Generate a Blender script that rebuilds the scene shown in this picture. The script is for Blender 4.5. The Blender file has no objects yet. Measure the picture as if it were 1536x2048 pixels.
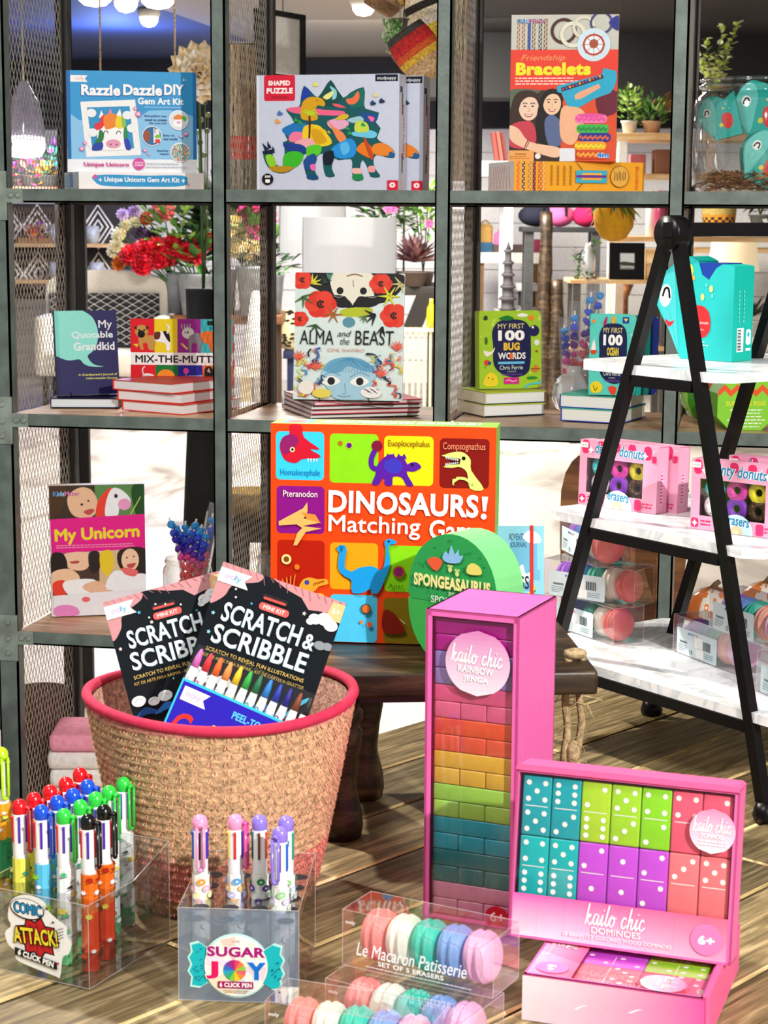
import bpy, bmesh, math, random
from mathutils import Vector as V, Matrix
SC = bpy.context.scene
COL = SC.collection
RN = random.Random(11)
PI = math.pi
# ---------------------------------------------------------------- camera (metres, shelf front = plane Y=0, floor z=0)
FPX = 3779.6
CAM = V((1.0189, -3.6024, 1.41))
YAW, PIT, ROL = 0.1850, 0.1574, 0.0064
FW = V((-math.sin(YAW)*math.cos(PIT), math.cos(YAW)*math.cos(PIT), -math.sin(PIT)))
RI = V((math.cos(YAW), math.sin(YAW), 0)); UP = RI.cross(FW)
RI, UP = math.cos(ROL)*RI + math.sin(ROL)*UP, -math.sin(ROL)*RI + math.cos(ROL)*UP
cd = bpy.data.cameras.new('camera'); cam = bpy.data.objects.new('camera', cd); COL.objects.link(cam)
cam.matrix_world = Matrix(((RI.x, UP.x, -FW.x, CAM.x), (RI.y, UP.y, -FW.y, CAM.y), (RI.z, UP.z, -FW.z, CAM.z), (0, 0, 0, 1)))
cd.sensor_fit = 'VERTICAL'; cd.sensor_height = 36; cd.lens = FPX/2048*36; cd.clip_start = .05; cd.clip_end = 100
cd.dof.use_dof = True; cd.dof.focus_distance = 2.5; cd.dof.aperture_fstop = 24
SC.camera = cam
# ---------------------------------------------------------------- world, lamps, exposure
SC.view_settings.view_transform = 'Standard'; SC.view_settings.look = 'None'
SC.view_settings.gamma = 1; SC.view_settings.exposure = 0.15; SC.view_settings.use_curve_mapping = False
wd = bpy.data.worlds.new('shop_ambient'); SC.world = wd; wd.use_nodes = True
wd.node_tree.nodes['Background'].inputs[0].default_value = (1.0, .985, .96, 1)
wd.node_tree.nodes['Background'].inputs[1].default_value = .30
def lamp(name, kind, loc, aim, power, size=.3, col=(1, .95, .88), angle=60, blend=.5):
    l = bpy.data.lights.new(name, kind); o = bpy.data.objects.new(name, l); COL.objects.link(o)
    l.energy = power; l.color = col; o.location = loc
    if kind == 'AREA': l.shape = 'DISK'; l.size = size
    else: l.shadow_soft_size = size
    if kind == 'SPOT': l.spot_size = math.radians(angle); l.spot_blend = blend
    if aim: o.rotation_euler = (V(aim)-V(loc)).to_track_quat('-Z', 'Y').to_euler()
    return o
lamp('spot_front', 'SPOT', (2.35, -3.6, 2.25), (.95, -1.7, .95), 310, .03, (1, .97, .92), 75)
lamp('spot_rear', 'SPOT', (-.55, -.9, 2.55), (.95, -1.7, .8), 230, .04, (1, .93, .82), 75)
lamp('shelf_wash', 'AREA', (.2, -2.6, 2.62), (.4, .1, 1.05), 26, .5, (1, .97, .93))  # soft overhead fill, added on the camera side without any fitting
lamp('shop_lamp_near', 'AREA', (-.6, 2.6, 2.58), (-.6, 2.6, 0), 80, .8)
lamp('shop_lamp_mid', 'AREA', (-1.2, 5.4, 2.58), (-1.2, 5.4, 0), 140, 1.2)
lamp('shop_lamp_far', 'AREA', (-1.2, 8.6, 2.58), (-1.2, 9.2, 0), 300, 1.6)
lamp('added_blue_tint_light', 'POINT', (-3.26, 9.13, 2.3), None, 60, .1, (.22, .36, 1))  # unseen blue light added to give the left ceiling its blue gradient

# ---------------------------------------------------------------- pixel rays -> places on known planes
def ray(px, py): return (FW + RI*((px-768)/FPX) - UP*((py-1024)/FPX))
def on_z(px, py, z):
    r = ray(px, py); return CAM + r*((z-CAM.z)/r.z)
def on_y(px, py, y):
    r = ray(px, py); return CAM + r*((y-CAM.y)/r.y)
def at_d(px, py, d): return CAM + ray(px, py)*d
def on_plane(px, py, p, n):
    r = ray(px, py); return CAM + r*((p-CAM).dot(n)/r.dot(n))

# ---------------------------------------------------------------- materials
def lin(c):
    if isinstance(c, str):
        c = [int(c[i:i+2], 16)/255 for i in (0, 2, 4)]
        return tuple(x/12.92 if x <= .04045 else ((x+.055)/1.055)**2.4 for x in c)
    return tuple(c)
def mat(name, rough=.5, metal=0, var=.0, vscale=40, bump=0, bscale=200, spec=.5, emit=0, stretch=None, coat=0):
    """principled surface whose own colour is the mesh colour attribute, with a little procedural variation"""
    m = bpy.data.materials.new(name); m.use_nodes = True; nt = m.node_tree; n = nt.nodes; b = n['Principled BSDF']
    a = n.new('ShaderNodeAttribute'); a.attribute_name = 'Col'
    out = a.outputs['Color']
    tc = n.new('ShaderNodeTexCoord'); src = tc.outputs['Object']
    if stretch:
        mp = n.new('ShaderNodeMapping'); mp.inputs['Scale'].default_value = stretch; nt.links.new(src, mp.inputs[0]); src = mp.outputs[0]
    if var:
        t = n.new('ShaderNodeTexNoise'); t.inputs['Scale'].default_value = vscale; t.inputs['Detail'].default_value = 6; nt.links.new(src, t.inputs['Vector'])
        r = n.new('ShaderNodeMapRange'); r.inputs[1].default_value = .3; r.inputs[2].default_value = .7
        r.inputs[3].default_value = 1-var; r.inputs[4].default_value = 1+var; nt.links.new(t.outputs[0], r.inputs[0])
        x = n.new('ShaderNodeMixRGB'); x.blend_type = 'MULTIPLY'; x.inputs[0].default_value = 1
        nt.links.new(out, x.inputs[1]); nt.links.new(r.outputs[0], x.inputs[2]); out = x.outputs[0]
    nt.links.new(out, b.inputs['Base Color'])
    b.inputs['Roughness'].default_value = rough; b.inputs['Metallic'].default_value = metal; b.inputs['Specular IOR Level'].default_value = spec
    if coat: b.inputs['Coat Weight'].default_value = coat; b.inputs['Coat Roughness'].default_value = .08
    if bump:
        t2 = n.new('ShaderNodeTexNoise'); t2.inputs['Scale'].default_value = bscale; t2.inputs['Detail'].default_value = 4; nt.links.new(src, t2.inputs['Vector'])
        bp = n.new('ShaderNodeBump'); bp.inputs['Strength'].default_value = bump; bp.inputs['Distance'].default_value = .002
        nt.links.new(t2.outputs[0], bp.inputs['Height']); nt.links.new(bp.outputs[0], b.inputs['Normal'])
    if emit:
        nt.links.new(a.outputs['Color'], b.inputs['Emission Color']); b.inputs['Emission Strength'].default_value = emit
    return m
def clear(name, tint=(1, 1, 1), gloss=.10, body=0, bodycol=(.8, .9, 1), rough=.04):
    """thin clear plastic or glass wall: see-through, with sharp reflections and an optional milky body"""
    m = bpy.data.materials.new(name); m.use_nodes = True; nt = m.node_tree; n = nt.nodes; n.remove(n['Principled BSDF'])
    t = n.new('ShaderNodeBsdfTransparent'); t.inputs[0].default_value = (*tint, 1)
    g = n.new('ShaderNodeBsdfGlossy'); g.inputs['Roughness'].default_value = rough
    last = t
    if body:
        d = n.new('ShaderNodeBsdfDiffuse'); d.inputs[0].default_value = (*bodycol, 1)
        mx = n.new('ShaderNodeMixShader'); mx.inputs[0].default_value = body; nt.links.new(t.outputs[0], mx.inputs[1]); nt.links.new(d.outputs[0], mx.inputs[2]); last = mx
    lw = n.new('ShaderNodeLayerWeight'); lw.inputs[0].default_value = .35
    mr = n.new('ShaderNodeMapRange'); mr.inputs[3].default_value = gloss*.45; mr.inputs[4].default_value = min(1, gloss*5); nt.links.new(lw.outputs['Facing'], mr.inputs[0])
    nz = n.new('ShaderNodeTexNoise'); nz.inputs['Scale'].default_value = 18
    bp = n.new('ShaderNodeBump'); bp.inputs['Strength'].default_value = .12; bp.inputs['Distance'].default_value = .004
    tc = n.new('ShaderNodeTexCoord'); nt.links.new(tc.outputs['Object'], nz.inputs['Vector']); nt.links.new(nz.outputs[0], bp.inputs['Height']); nt.links.new(bp.outputs[0], g.inputs['Normal'])
    m2 = n.new('ShaderNodeMixShader'); nt.links.new(mr.outputs[0], m2.inputs[0]); nt.links.new(last.outputs[0], m2.inputs[1]); nt.links.new(g.outputs[0], m2.inputs[2])
    nt.links.new(m2.outputs[0], n['Material Output'].inputs[0]); return m
def wood(name, c1, c2, c3, scale=(6, 60, 60), rough=.5, planks=None, bump=.25):
    m = bpy.data.materials.new(name); m.use_nodes = True; nt = m.node_tree; n = nt.nodes; b = n['Principled BSDF']
    tc = n.new('ShaderNodeTexCoord'); mp = n.new('ShaderNodeMapping'); mp.inputs['Scale'].default_value = scale; nt.links.new(tc.outputs['Object'], mp.inputs[0])
    a = n.new('ShaderNodeAttribute'); a.attribute_name = 'Col'   # one random value per plank
    ad = n.new('ShaderNodeVectorMath'); ad.operation = 'MULTIPLY_ADD'; ad.inputs[1].default_value = (40, 40, 40); nt.links.new(a.outputs['Color'], ad.inputs[0]); nt.links.new(mp.outputs[0], ad.inputs[2])
    t = n.new('ShaderNodeTexNoise'); t.inputs['Scale'].default_value = 1; t.inputs['Detail'].default_value = 7; t.inputs['Roughness'].default_value = .65; t.inputs['Distortion'].default_value = .6
    nt.links.new(ad.outputs[0], t.inputs['Vector'])
    r = n.new('ShaderNodeValToRGB'); e = r.color_ramp.elements
    e[0].position = .33; e[0].color = (*lin(c1), 1); e[1].position = .68; e[1].color = (*lin(c3), 1); k = r.color_ramp.elements.new(.5); k.color = (*lin(c2), 1)
    nt.links.new(t.outputs[0], r.inputs[0])
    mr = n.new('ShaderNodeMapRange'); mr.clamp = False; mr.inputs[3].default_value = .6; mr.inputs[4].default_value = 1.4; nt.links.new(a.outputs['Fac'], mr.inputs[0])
    x = n.new('ShaderNodeMixRGB'); x.blend_type = 'MULTIPLY'; x.inputs[0].default_value = 1; nt.links.new(r.outputs[0], x.inputs[1]); nt.links.new(mr.outputs[0], x.inputs[2])
    nt.links.new(x.outputs[0], b.inputs['Base Color']); b.inputs['Roughness'].default_value = rough
    bp = n.new('ShaderNodeBump'); bp.inputs['Strength'].default_value = bump; bp.inputs['Distance'].default_value = .003; nt.links.new(t.outputs[0], bp.inputs['Height']); nt.links.new(bp.outputs[0], b.inputs['Normal'])
    return m
M = dict(
    card=mat('printed_card', .42, var=.03, vscale=90, spec=.22), gloss=mat('glossy_plastic', .16, spec=.6), matte=mat('matte_surface', .75, var=.08, vscale=60),
    paint=mat('painted_block', .32, var=.05, vscale=120, bump=.08, bscale=160),
    steel=mat('weathered_green_steel', .45, .1, var=.3, vscale=26, bump=.25, bscale=120), black=mat('black_metal_tube', .32, 0, var=.2, vscale=60, spec=.25),
    wire=mat('expanded_metal', .45, .5, var=.2, vscale=50), straw=mat('woven_straw', .85, var=.5, vscale=190, bump=.8, bscale=300),
    cloth=mat('cloth', .9, var=.12, vscale=80, bump=.3, bscale=500), leaf=mat('leaf', .5, var=.25, vscale=60), petal=mat('petal', .6, var=.2, vscale=50),
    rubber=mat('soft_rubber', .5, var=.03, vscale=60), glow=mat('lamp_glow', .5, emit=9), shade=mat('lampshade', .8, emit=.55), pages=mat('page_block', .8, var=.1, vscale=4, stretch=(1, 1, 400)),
    clear=clear('clear_plastic', gloss=.12), glass=clear('clear_glass', (.97, .99, .98), gloss=.22), frost=clear('frosted_plastic', (.8, .86, .92), gloss=.05, body=.62, bodycol=(.2, .27, .36), rough=.3),
    bell=clear('smoky_bell_glass', (.7, .66, .78), gloss=.12, body=.45, bodycol=(.22, .2, .27), rough=.1), milk=clear('ribbed_pale_glass', gloss=.2, body=.72, bodycol=(.95, .96, .96), rough=.08), wrap=clear('candy_wrapper', gloss=.22, body=.05, bodycol=(.95, .96, 1), rough=.06), smoke=clear('thin_clear_plastic', (.86, .87, .89), gloss=.11),
    film=clear('shrink_film', gloss=.2, body=.5, bodycol=(.95, .93, .92), rough=.12),
    oak=wood('shelf_board_wood', 'b07a54', 'd8ab82', 'f0d8b8', (5, 40, 40), .35), floorboards=wood('platform_planks', '4f4228', '83714c', 'b7a178', (9, 120, 120), .5, bump=.4),
    darkwood=wood('dark_stained_wood', '1c130a', '3a2a18', '6b5437', (6, 50, 50), .4), pale=wood('pale_wood', 'b78a55', 'd2a873', 'e8c796', (4, 30, 30), .5), brown=wood('brown_wood', '4a2a14', '7a4a26', 'a06c3c', (4, 30, 30), .5),
)
def marble():
    m = bpy.data.materials.new('white_marble'); m.use_nodes = True; nt = m.node_tree; n = nt.nodes; b = n['Principled BSDF']
    tc = n.new('ShaderNodeTexCoord'); t = n.new('ShaderNodeTexNoise'); t.inputs['Scale'].default_value = 9; t.inputs['Detail'].default_value = 8; t.inputs['Distortion'].default_value = 2.2
    nt.links.new(tc.outputs['Object'], t.inputs['Vector']); r = n.new('ShaderNodeValToRGB'); e = r.color_ramp.elements
    e[0].position = .38; e[0].color = (.86, .87, .88, 1); e[1].position = .62; e[1].color = (.88, .89, .9, 1); k = e.new(.5); k.color = (.62, .67, .7, 1); k = e.new(.47); k.color = (.86, .87, .88, 1)
    nt.links.new(t.outputs[0], r.inputs[0]); nt.links.new(r.outputs[0], b.inputs['Base Color']); b.inputs['Roughness'].default_value = .25; return m
M['marble'] = marble()

# ---------------------------------------------------------------- mesh building
def tag(o, label=None, cat=None, group=None, kind=None):
    if label: o['label'] = label
    if cat: o['category'] = cat
    if group: o['group'] = group
    if kind: o['kind'] = kind
    return o
def frame(o, x, z=None):
    """matrix with local x along x, local z along z (up), local y = away"""
    x = V(x).normalized(); z = V(z or (0, 0, 1)); y = z.cross(x).normalized(); z = x.cross(y)
    return Matrix(((x.x, y.x, z.x, o[0]), (x.y, y.y, z.y, o[1]), (x.z, y.z, z.z, o[2]), (0, 0, 0, 1)))
def rotz(a, loc=(0, 0, 0)): return Matrix.Translation(loc) @ Matrix.Rotation(a, 4, 'Z')
class MB:
    def __init__(s, col='cccccc'):
        s.v, s.f, s.c, s.sm, s.col, s.T = [], [], [], [], col, Matrix()
    def add(s, vs, fs, col=None, smooth=False):
        b = len(s.v); s.v += [tuple(s.T @ V(p)) for p in vs]; c = col if col is not None else s.col
        for f in fs: s.f.append([b+i for i in f]); s.c.append(c); s.sm.append(smooth)
        return s
    def box(s, x0, y0, z0, x1, y1, z1, col=None):
        return s.add([(x0, y0, z0), (x1, y0, z0), (x1, y1, z0), (x0, y1, z0), (x0, y0, z1), (x1, y0, z1), (x1, y1, z1), (x0, y1, z1)],
                     [(0, 1, 5, 4), (1, 2, 6, 5), (2, 3, 7, 6), (3, 0, 4, 7), (4, 5, 6, 7), (3, 2, 1, 0)], col)
    def rbox(s, x0, y0, z0, x1, y1, z1, r, col=None):
        """box with chamfered edges"""
        bm = bmesh.new(); bmesh.ops.create_cube(bm, size=1)
        for v in bm.verts: v.co = ((x0+x1)/2+v.co.x*(x1-x0), (y0+y1)/2+v.co.y*(y1-y0), (z0+z1)/2+v.co.z*(z1-z0))
        bmesh.ops.bevel(bm, geom=bm.edges[:], offset=r, segments=2, affect='EDGES', profile=.6); bm.verts.index_update()
        s.add([v.co[:] for v in bm.verts], [[v.index for v in f.verts] for f in bm.faces], col, True); bm.free(); return s
    def prism(s, pts, y0, y1, col=None, side=None):
        """outline in local xz, pushed from y0 to y1"""
        n = len(pts); vs = [(p[0], y0, p[1]) for p in pts] + [(p[0], y1, p[1]) for p in pts]
        s.add(vs, [list(range(n)), list(range(2*n-1, n-1, -1))], col)
        return s.add(vs, [(i, i+n, (i+1) % n+n, (i+1) % n) for i in range(n)], side if side is not None else col)
    def slab(s, pts, z0, z1, col=None):
        n = len(pts); vs = [(p[0], p[1], z0) for p in pts] + [(p[0], p[1], z1) for p in pts]
        return s.add(vs, [list(range(n-1, -1, -1)), list(range(n, 2*n))] + [(i, (i+1) % n, (i+1) % n+n, i+n) for i in range(n)], col)
    def lathe(s, prof, n=20, col=None, ox=0, oy=0, cap=True):
        vs = []; fs = []
        for r, z in prof: vs += [(ox+r*math.cos(2*PI*i/n), oy+r*math.sin(2*PI*i/n), z) for i in range(n)]
        for k in range(len(prof)-1):
            for i in range(n): j = (i+1) % n; fs.append((k*n+i, k*n+j, (k+1)*n+j, (k+1)*n+i))
        if cap:
            if prof[0][0] > 1e-5: fs.append(list(range(n-1, -1, -1)))
            if prof[-1][0] > 1e-5: fs.append([(len(prof)-1)*n+i for i in range(n)])
        return s.add(vs, fs, col, True)
    def tube(s, path, r, n=8, col=None, closed=False, flat=1):
        P = [V(p) for p in path]; vs = []; fs = []; L = len(P)
        for k, p in enumerate(P):
            t = ((P[(k+1) % L] - P[k-1]) if closed else (P[min(k+1, L-1)] - P[max(k-1, 0)])).normalized()
            a = t.cross(V((0, 0, 1)) if abs(t.z) < .95 else V((1, 0, 0))).normalized(); b = t.cross(a)
            rr = r[k] if isinstance(r, (list, tuple)) else r
            vs += [tuple(p + a*rr*math.cos(2*PI*i/n+PI/4) + b*rr*flat*math.sin(2*PI*i/n+PI/4)) for i in range(n)]
        for k in range(L if closed else L-1):
            for i in range(n): j = (i+1) % n; q = (k+1) % L; fs.append((k*n+i, k*n+j, q*n+j, q*n+i))
        if not closed: fs += [list(range(n-1, -1, -1)), [(L-1)*n+i for i in range(n)]]
        return s.add(vs, fs, col, n > 4)
    def ball(s, c, r, col=None, sx=1, sy=1, sz=1, n=12, m=8):
        vs = [(c[0], c[1], c[2]-r*sz)]; fs = []
        for k in range(1, m):
            a = -PI/2+PI*k/m; vs += [(c[0]+r*sx*math.cos(a)*math.cos(2*PI*i/n), c[1]+r*sy*math.cos(a)*math.sin(2*PI*i/n), c[2]+r*sz*math.sin(a)) for i in range(n)]
        vs.append((c[0], c[1], c[2]+r*sz)); t = len(vs)-1
        for i in range(n):
            j = (i+1) % n; fs.append((0, 1+j, 1+i)); fs.append((t, t-n+i, t-n+j))
            for k in range(m-2): fs.append((1+k*n+i, 1+k*n+j, 1+(k+1)*n+j, 1+(k+1)*n+i))
        return s.add(vs, fs, col, True)
    def leafy(s, p, d, L, w, col=None, up=(0, 0, 1), fold=.15):
        d = V(d).normalized(); a = d.cross(V(up)); a = a.normalized() if a.length > 1e-4 else V((1, 0, 0)); b = a.cross(d); p = V(p)
        q = [p, p+d*L*.35+a*w*.5+b*w*fold, p+d*L*.75+a*w*.38+b*w*fold, p+d*L, p+d*L*.75-a*w*.38+b*w*fold, p+d*L*.35-a*w*.5+b*w*fold, p+d*L*.4, p+d*L*.75]
        return s.add([tuple(x) for x in q], [(0, 1, 6), (0, 6, 5), (1, 2, 7, 6), (6, 7, 4, 5), (2, 3, 7), (7, 3, 4)], col)
    def build(s, name, m='card', parent=None, mw=None):
        me = bpy.data.meshes.new(name); me.from_pydata(s.v, [], s.f); me.polygons.foreach_set('use_smooth', s.sm)
        ca = me.color_attributes.new('Col', 'FLOAT_COLOR', 'CORNER'); d = []; cache = {}
        for f, c in zip(s.f, s.c):
            if isinstance(c, list): cc = [lin(x) for x in c]
            else:
                k = c if isinstance(c, str) else tuple(c)
                if k not in cache: cache[k] = lin(c)
                cc = [cache[k]]*len(f)
            for x in cc: d += [x[0], x[1], x[2], 1.]
        ca.data.foreach_set('color', d)
        if any(s.sm) and not all(s.sm): pass
        me.materials.append(M[m] if isinstance(m, str) else m); me.update()
        o = bpy.data.objects.new(name, me); COL.objects.link(o)
        if parent: o.parent = parent
        if mw is not None:
            if parent: o.matrix_local = mw
            else: o.matrix_world = mw
        return o
def empty(name, mw, label=None, cat=None, group=None):
    o = bpy.data.objects.new(name, None); COL.objects.link(o); o.matrix_world = mw; o.empty_display_size = .05
    return tag(o, label, cat, group)
def dup(o, mw=None, label=None, group=None, parent=None):
    c = o.copy(); COL.objects.link(c)
    if parent: c.parent = parent
    elif mw is not None: c.matrix_world = mw
    if label: c['label'] = label
    if group: c['group'] = group
    for ch in list(o.children): dup(ch, parent=c)
    return c

# ---------------------------------------------------------------- flat printed artwork (drawn as filled outlines on its own face)
TX = {}
def text_mesh(s, bold, shear):
    k = (s, bold, shear)
    if k not in TX:
        c = bpy.data.curves.new('t', 'FONT'); c.body = s; c.size = 1; c.offset = bold; c.shear = shear; c.resolution_u = 3
        c.space_character = 1+bold*1.4
        o = bpy.data.objects.new('t', c); COL.objects.link(o); dg = bpy.context.evaluated_depsgraph_get(); me = o.evaluated_get(dg).to_mesh()
        vs = [(v.co.x, v.co.y) for v in me.vertices]; fs = [list(p.vertices) for p in me.polygons]
        o.evaluated_get(dg).to_mesh_clear(); bpy.data.objects.remove(o); bpy.data.curves.remove(c)
        TX[k] = (vs, fs)
    return TX[k]
def smooth(pts, closed=False, k=5):
    out = []; n = len(pts)
    for i in range(n if closed else n-1):
        g = (lambda j: pts[j % n]) if closed else (lambda j: pts[max(0, min(n-1, j))])
        a, b, c, d = g(i-1), g(i), g(i+1), g(i+2)
        for q in range(k):
            t = q/k; out.append(tuple(.5*(2*b[x]+(c[x]-a[x])*t+(2*a[x]-5*b[x]+4*c[x]-d[x])*t*t+(3*b[x]-a[x]-3*c[x]+d[x])*t**3) for x in (0, 1)))
    if not closed: out.append(pts[-1])
    return out
EPS = 4e-5
class Art(MB):
    """w,h: size of the face in metres; d: drawing box x0,y0,x1,y1 (y down) mapped onto it"""
    def __init__(s, w, h, d=(0, 0, 100, 100), lift=2e-4):
        super().__init__(); s.w, s.h, s.d, s.lay, s.lift = w, h, d, 0, lift; s.wrap = None; s.clip = True
    def p(s, x, y):
        d = s.d
        if s.clip: x = min(max(x, d[0]), d[2]); y = min(max(y, d[1]), d[3])     # print ends at the edge of its face
        X = (x-d[0])/(d[2]-d[0])*s.w; Z = (d[3]-y)/(d[3]-d[1])*s.h; e = s.lift+s.lay*EPS
        if s.wrap: a = (X-s.w/2)/s.wrap; return ((s.wrap+e)*math.sin(a), -(s.wrap+e)*math.cos(a), Z)
        return (X, -e, Z)
    def poly(s, pts, col):
        s.add([s.p(*q) for q in pts], [list(range(len(pts)))], col); s.lay += 1; return s
    def rect(s, x0, y0, x1, y1, col, r=0):
        if not r: return s.poly([(x0, y1), (x1, y1), (x1, y0), (x0, y0)], col)
        q = []
        for cx, cy, a0 in ((x1-r, y0+r, -90), (x1-r, y1-r, 0), (x0+r, y1-r, 90), (x0+r, y0+r, 180)):
            q += [(cx+r*math.cos(math.radians(a0+t)), cy+r*math.sin(math.radians(a0+t))) for t in (0, 30, 60, 90)]
        return s.poly(q, col)
    def grad(s, x0, y0, x1, y1, ct, cb, cols4=None):
        s.add([s.p(x0, y1), s.p(x1, y1), s.p(x1, y0), s.p(x0, y0)], [(0, 1, 2, 3)], cols4 or [cb, cb, ct, ct]); s.lay += 1; return s
    def ell(s, cx, cy, rx, ry=None, col='ffffff', rot=0, n=22):
        ry = ry or rx; c, q = math.cos(rot), math.sin(rot)
        return s.poly([(cx+rx*math.cos(2*PI*i/n)*c-ry*math.sin(2*PI*i/n)*q, cy+rx*math.cos(2*PI*i/n)*q+ry*math.sin(2*PI*i/n)*c) for i in range(n)], col)
    def blob(s, pts, col, k=4): return s.poly(smooth(pts, True, k), col)
    def line(s, pts, wd, col, sm=True, taper=False):
        P = smooth(pts) if sm and len(pts) > 2 else pts; n = len(P); L = []; Rr = []
        for i, p in enumerate(P):
            a, b = P[max(0, i-1)], P[min(n-1, i+1)]; t = (b[0]-a[0], b[1]-a[1]); l = math.hypot(*t) or 1
            w = wd/2*((1-.85*i/(n-1)) if taper else 1); L.append((p[0]-t[1]/l*w, p[1]+t[0]/l*w)); Rr.append((p[0]+t[1]/l*w, p[1]-t[0]/l*w))
        vs = [s.p(*q) for q in L]+[s.p(*q) for q in Rr]
        s.add(vs, [(i, i+1, n+i+1, n+i) for i in range(n-1)], col)
        for q in (P[0],) if taper else (P[0], P[-1]): s.add([s.p(q[0]+wd/2*math.cos(PI*i/4), q[1]+wd/2*math.sin(PI*i/4)) for i in range(8)], [list(range(8))], col)
        s.lay += 1; return s
    def text(s, t, x0, y0, x1, y1, col, bold=.0, shear=0, rot=0, arc=0, persp=0):
        """letters fitted into the box x0,y0 .. x1,y1 (y down)"""
        if bold > 0 and 'M' in t:      # this face breaks at sharp joints when fattened: overprint it instead
            b = bold*(y1-y0)*.8
            for k in ((-1, 0), (1, 0), (0, -1), (0, 1)): s.text(t, x0+k[0]*b, y0+k[1]*b, x1+k[0]*b, y1+k[1]*b, col, 0, shear, rot, arc)
            bold = 0
        vs, fs = text_mesh(t, bold, shear)
        if not vs: return s
        ax, bx = min(v[0] for v in vs), max(v[0] for v in vs); ay, by = min(v[1] for v in vs), max(v[1] for v in vs)
        cx, cy = (x0+x1)/2, (y0+y1)/2; c, q = math.cos(rot), math.sin(rot); out = []
        for x, y in vs:
            u = (x-ax)/(bx-ax or 1); X = x0+u*(x1-x0); Y = y1-(y-ay)/(by-ay or 1)*(y1-y0)
            Y += arc*(2*u-1)**2
            dx, dy = X-cx, Y-cy; out.append(s.p(cx+dx*c-dy*q, cy+dx*q+dy*c))
        s.add(out, fs, col); s.lay += 1; return s
    def lines(s, x0, y0, x1, n, dy, col, th=1.2, align='l', rnd=.35):
        """rows of print too small to read"""
        r = random.Random(int(x0*7+y0*3))
        for i in range(n):
            w = (x1-x0)*(1-rnd*r.random()); a = x0 if align == 'l' else (x0+x1)/2-w/2 if align == 'c' else x1-w; x = a
            while x < a+w:
                l = min(th*(2+4*r.random()), a+w-x); s.add([s.p(x, y0+i*dy+th), s.p(x+l, y0+i*dy+th), s.p(x+l, y0+i*dy), s.p(x, y0+i*dy)], [(0, 1, 2, 3)], col); x += l+th*.8
        s.lay += 1; return s
    def star(s, cx, cy, r, col, n=5, k=.45, rot=0): return s.poly([(cx+(r if i % 2 == 0 else r*k)*math.sin(PI*i/n+rot), cy-(r if i % 2 == 0 else r*k)*math.cos(PI*i/n+rot)) for i in range(2*n)], col)
# a joined-up script alphabet, drawn as strokes (x right, y down, x-height = 0..10)
SCRIPT = {'k': (9, [[(3.4, -8), (1.2, 10)], [(1.7, 5.4), (5, 1), (6, 2.6), (3, 5.4), (5, 9), (7, 10), (9, 7)]]),
          'a': (9, [[(6, 1.5), (3, 0.5), (.8, 5), (2, 9.5), (4.5, 8), (6.5, 1), (6, 8), (7, 10), (9, 7)]]),
          'i': (4.5, [[(0, 7), (2, 0.5), (1.2, 8), (2.2, 10), (4.5, 7)], [(2.7, -3.8), (2.8, -3.4)]]),
          'l': (5, [[(3.6, -8), (1.6, 6), (2.2, 9.6), (3.4, 9.6), (5, 7)]]),
          'o': (8, [[(0, 7), (1, 3), (3.4, 0), (1.4, 5), (2, 9.5), (5, 9), (6.4, 4), (4, 0.3), (4.4, 2.6), (8, 2)]]),
          'c': (7, [[(5.4, 2), (3.6, 0.2), (1, 5), (2, 9.6), (4, 9.6), (7, 7)]]),
          'h': (9, [[(3.4, -8), (1.2, 10)], [(1.7, 6), (4, 1.2), (5.6, 2), (5, 8), (6, 10), (9, 7)]]), ' ': (6, [])}
def script(a, t, x0, y0, x1, y1, col, wd, slope=0):
    tot = sum(SCRIPT[c][0] for c in t); u = (x1-x0)/tot; vs = (y1-y0)/18; x = 0
    for c in t:
        adv, st = SCRIPT[c]
        for k in st:
            a.line([(x0+(x+p[0]-.12*p[1])*u, y0+(p[1]+8)*vs+slope*(x+p[0])*u) for p in k], wd, col)
        x += adv
# ---------------------------------------------------------------- boxes stood by their bottom edge
def stand(bl, br, z, lean=0, top=None):
    """front-bottom edge seen at pixels bl, br on the level z; returns matrix, width, height"""
    p, q = on_z(*bl, z), on_z(*br, z); return pose(p, q-p, lean, top, w=(q-p).length)
def pose(p, x, lean=0, top=None, w=None, right=None):
    x = V(x); x.z = 0; x.normalize(); back = V((-x.y, x.x, 0)); up = V((0, 0, 1))*math.cos(lean)+back*math.sin(lean)
    n = x.cross(up); h = None
    if right: w = (on_plane(*right, p, n)-p).dot(x)
    if top: h = (on_plane(*top, p, n)-p).dot(up)
    return frame(p, x, up), w, h
def pose_y(bl, y, yaw, z=None, lean=0, top=None, right=None):
    p = on_y(*bl, y)
    if z is not None: p.z = z
    return pose(p, (math.cos(yaw), math.sin(yaw), 0), lean, top, None, right)
def carton(name, label, cat, mw, w, h, d, col='ffffff', side=None, top=None, group=None, m='card', r=0):
    b = MB(col)
    if r: b.rbox(0, 0, 0, w, d, h, r, col)
    else:
        b.add([(0, 0, 0), (w, 0, 0), (w, d, 0), (0, d, 0), (0, 0, h), (w, 0, h), (w, d, h), (0, d, h)], [(0, 1, 5, 4), (2, 3, 7, 6), (3, 2, 1, 0)], col)
        b.add([(0, 0, 0), (w, 0, 0), (w, d, 0), (0, d, 0), (0, 0, h), (w, 0, h), (w, d, h), (0, d, h)], [(1, 2, 6, 5), (3, 0, 4, 7)], side or col)
        b.add([(0, 0, h), (w, 0, h), (w, d, h), (0, d, h)], [(0, 1, 2, 3)], top or side or col)
    return tag(b.build(name, m, None, mw), label, cat, group)
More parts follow.
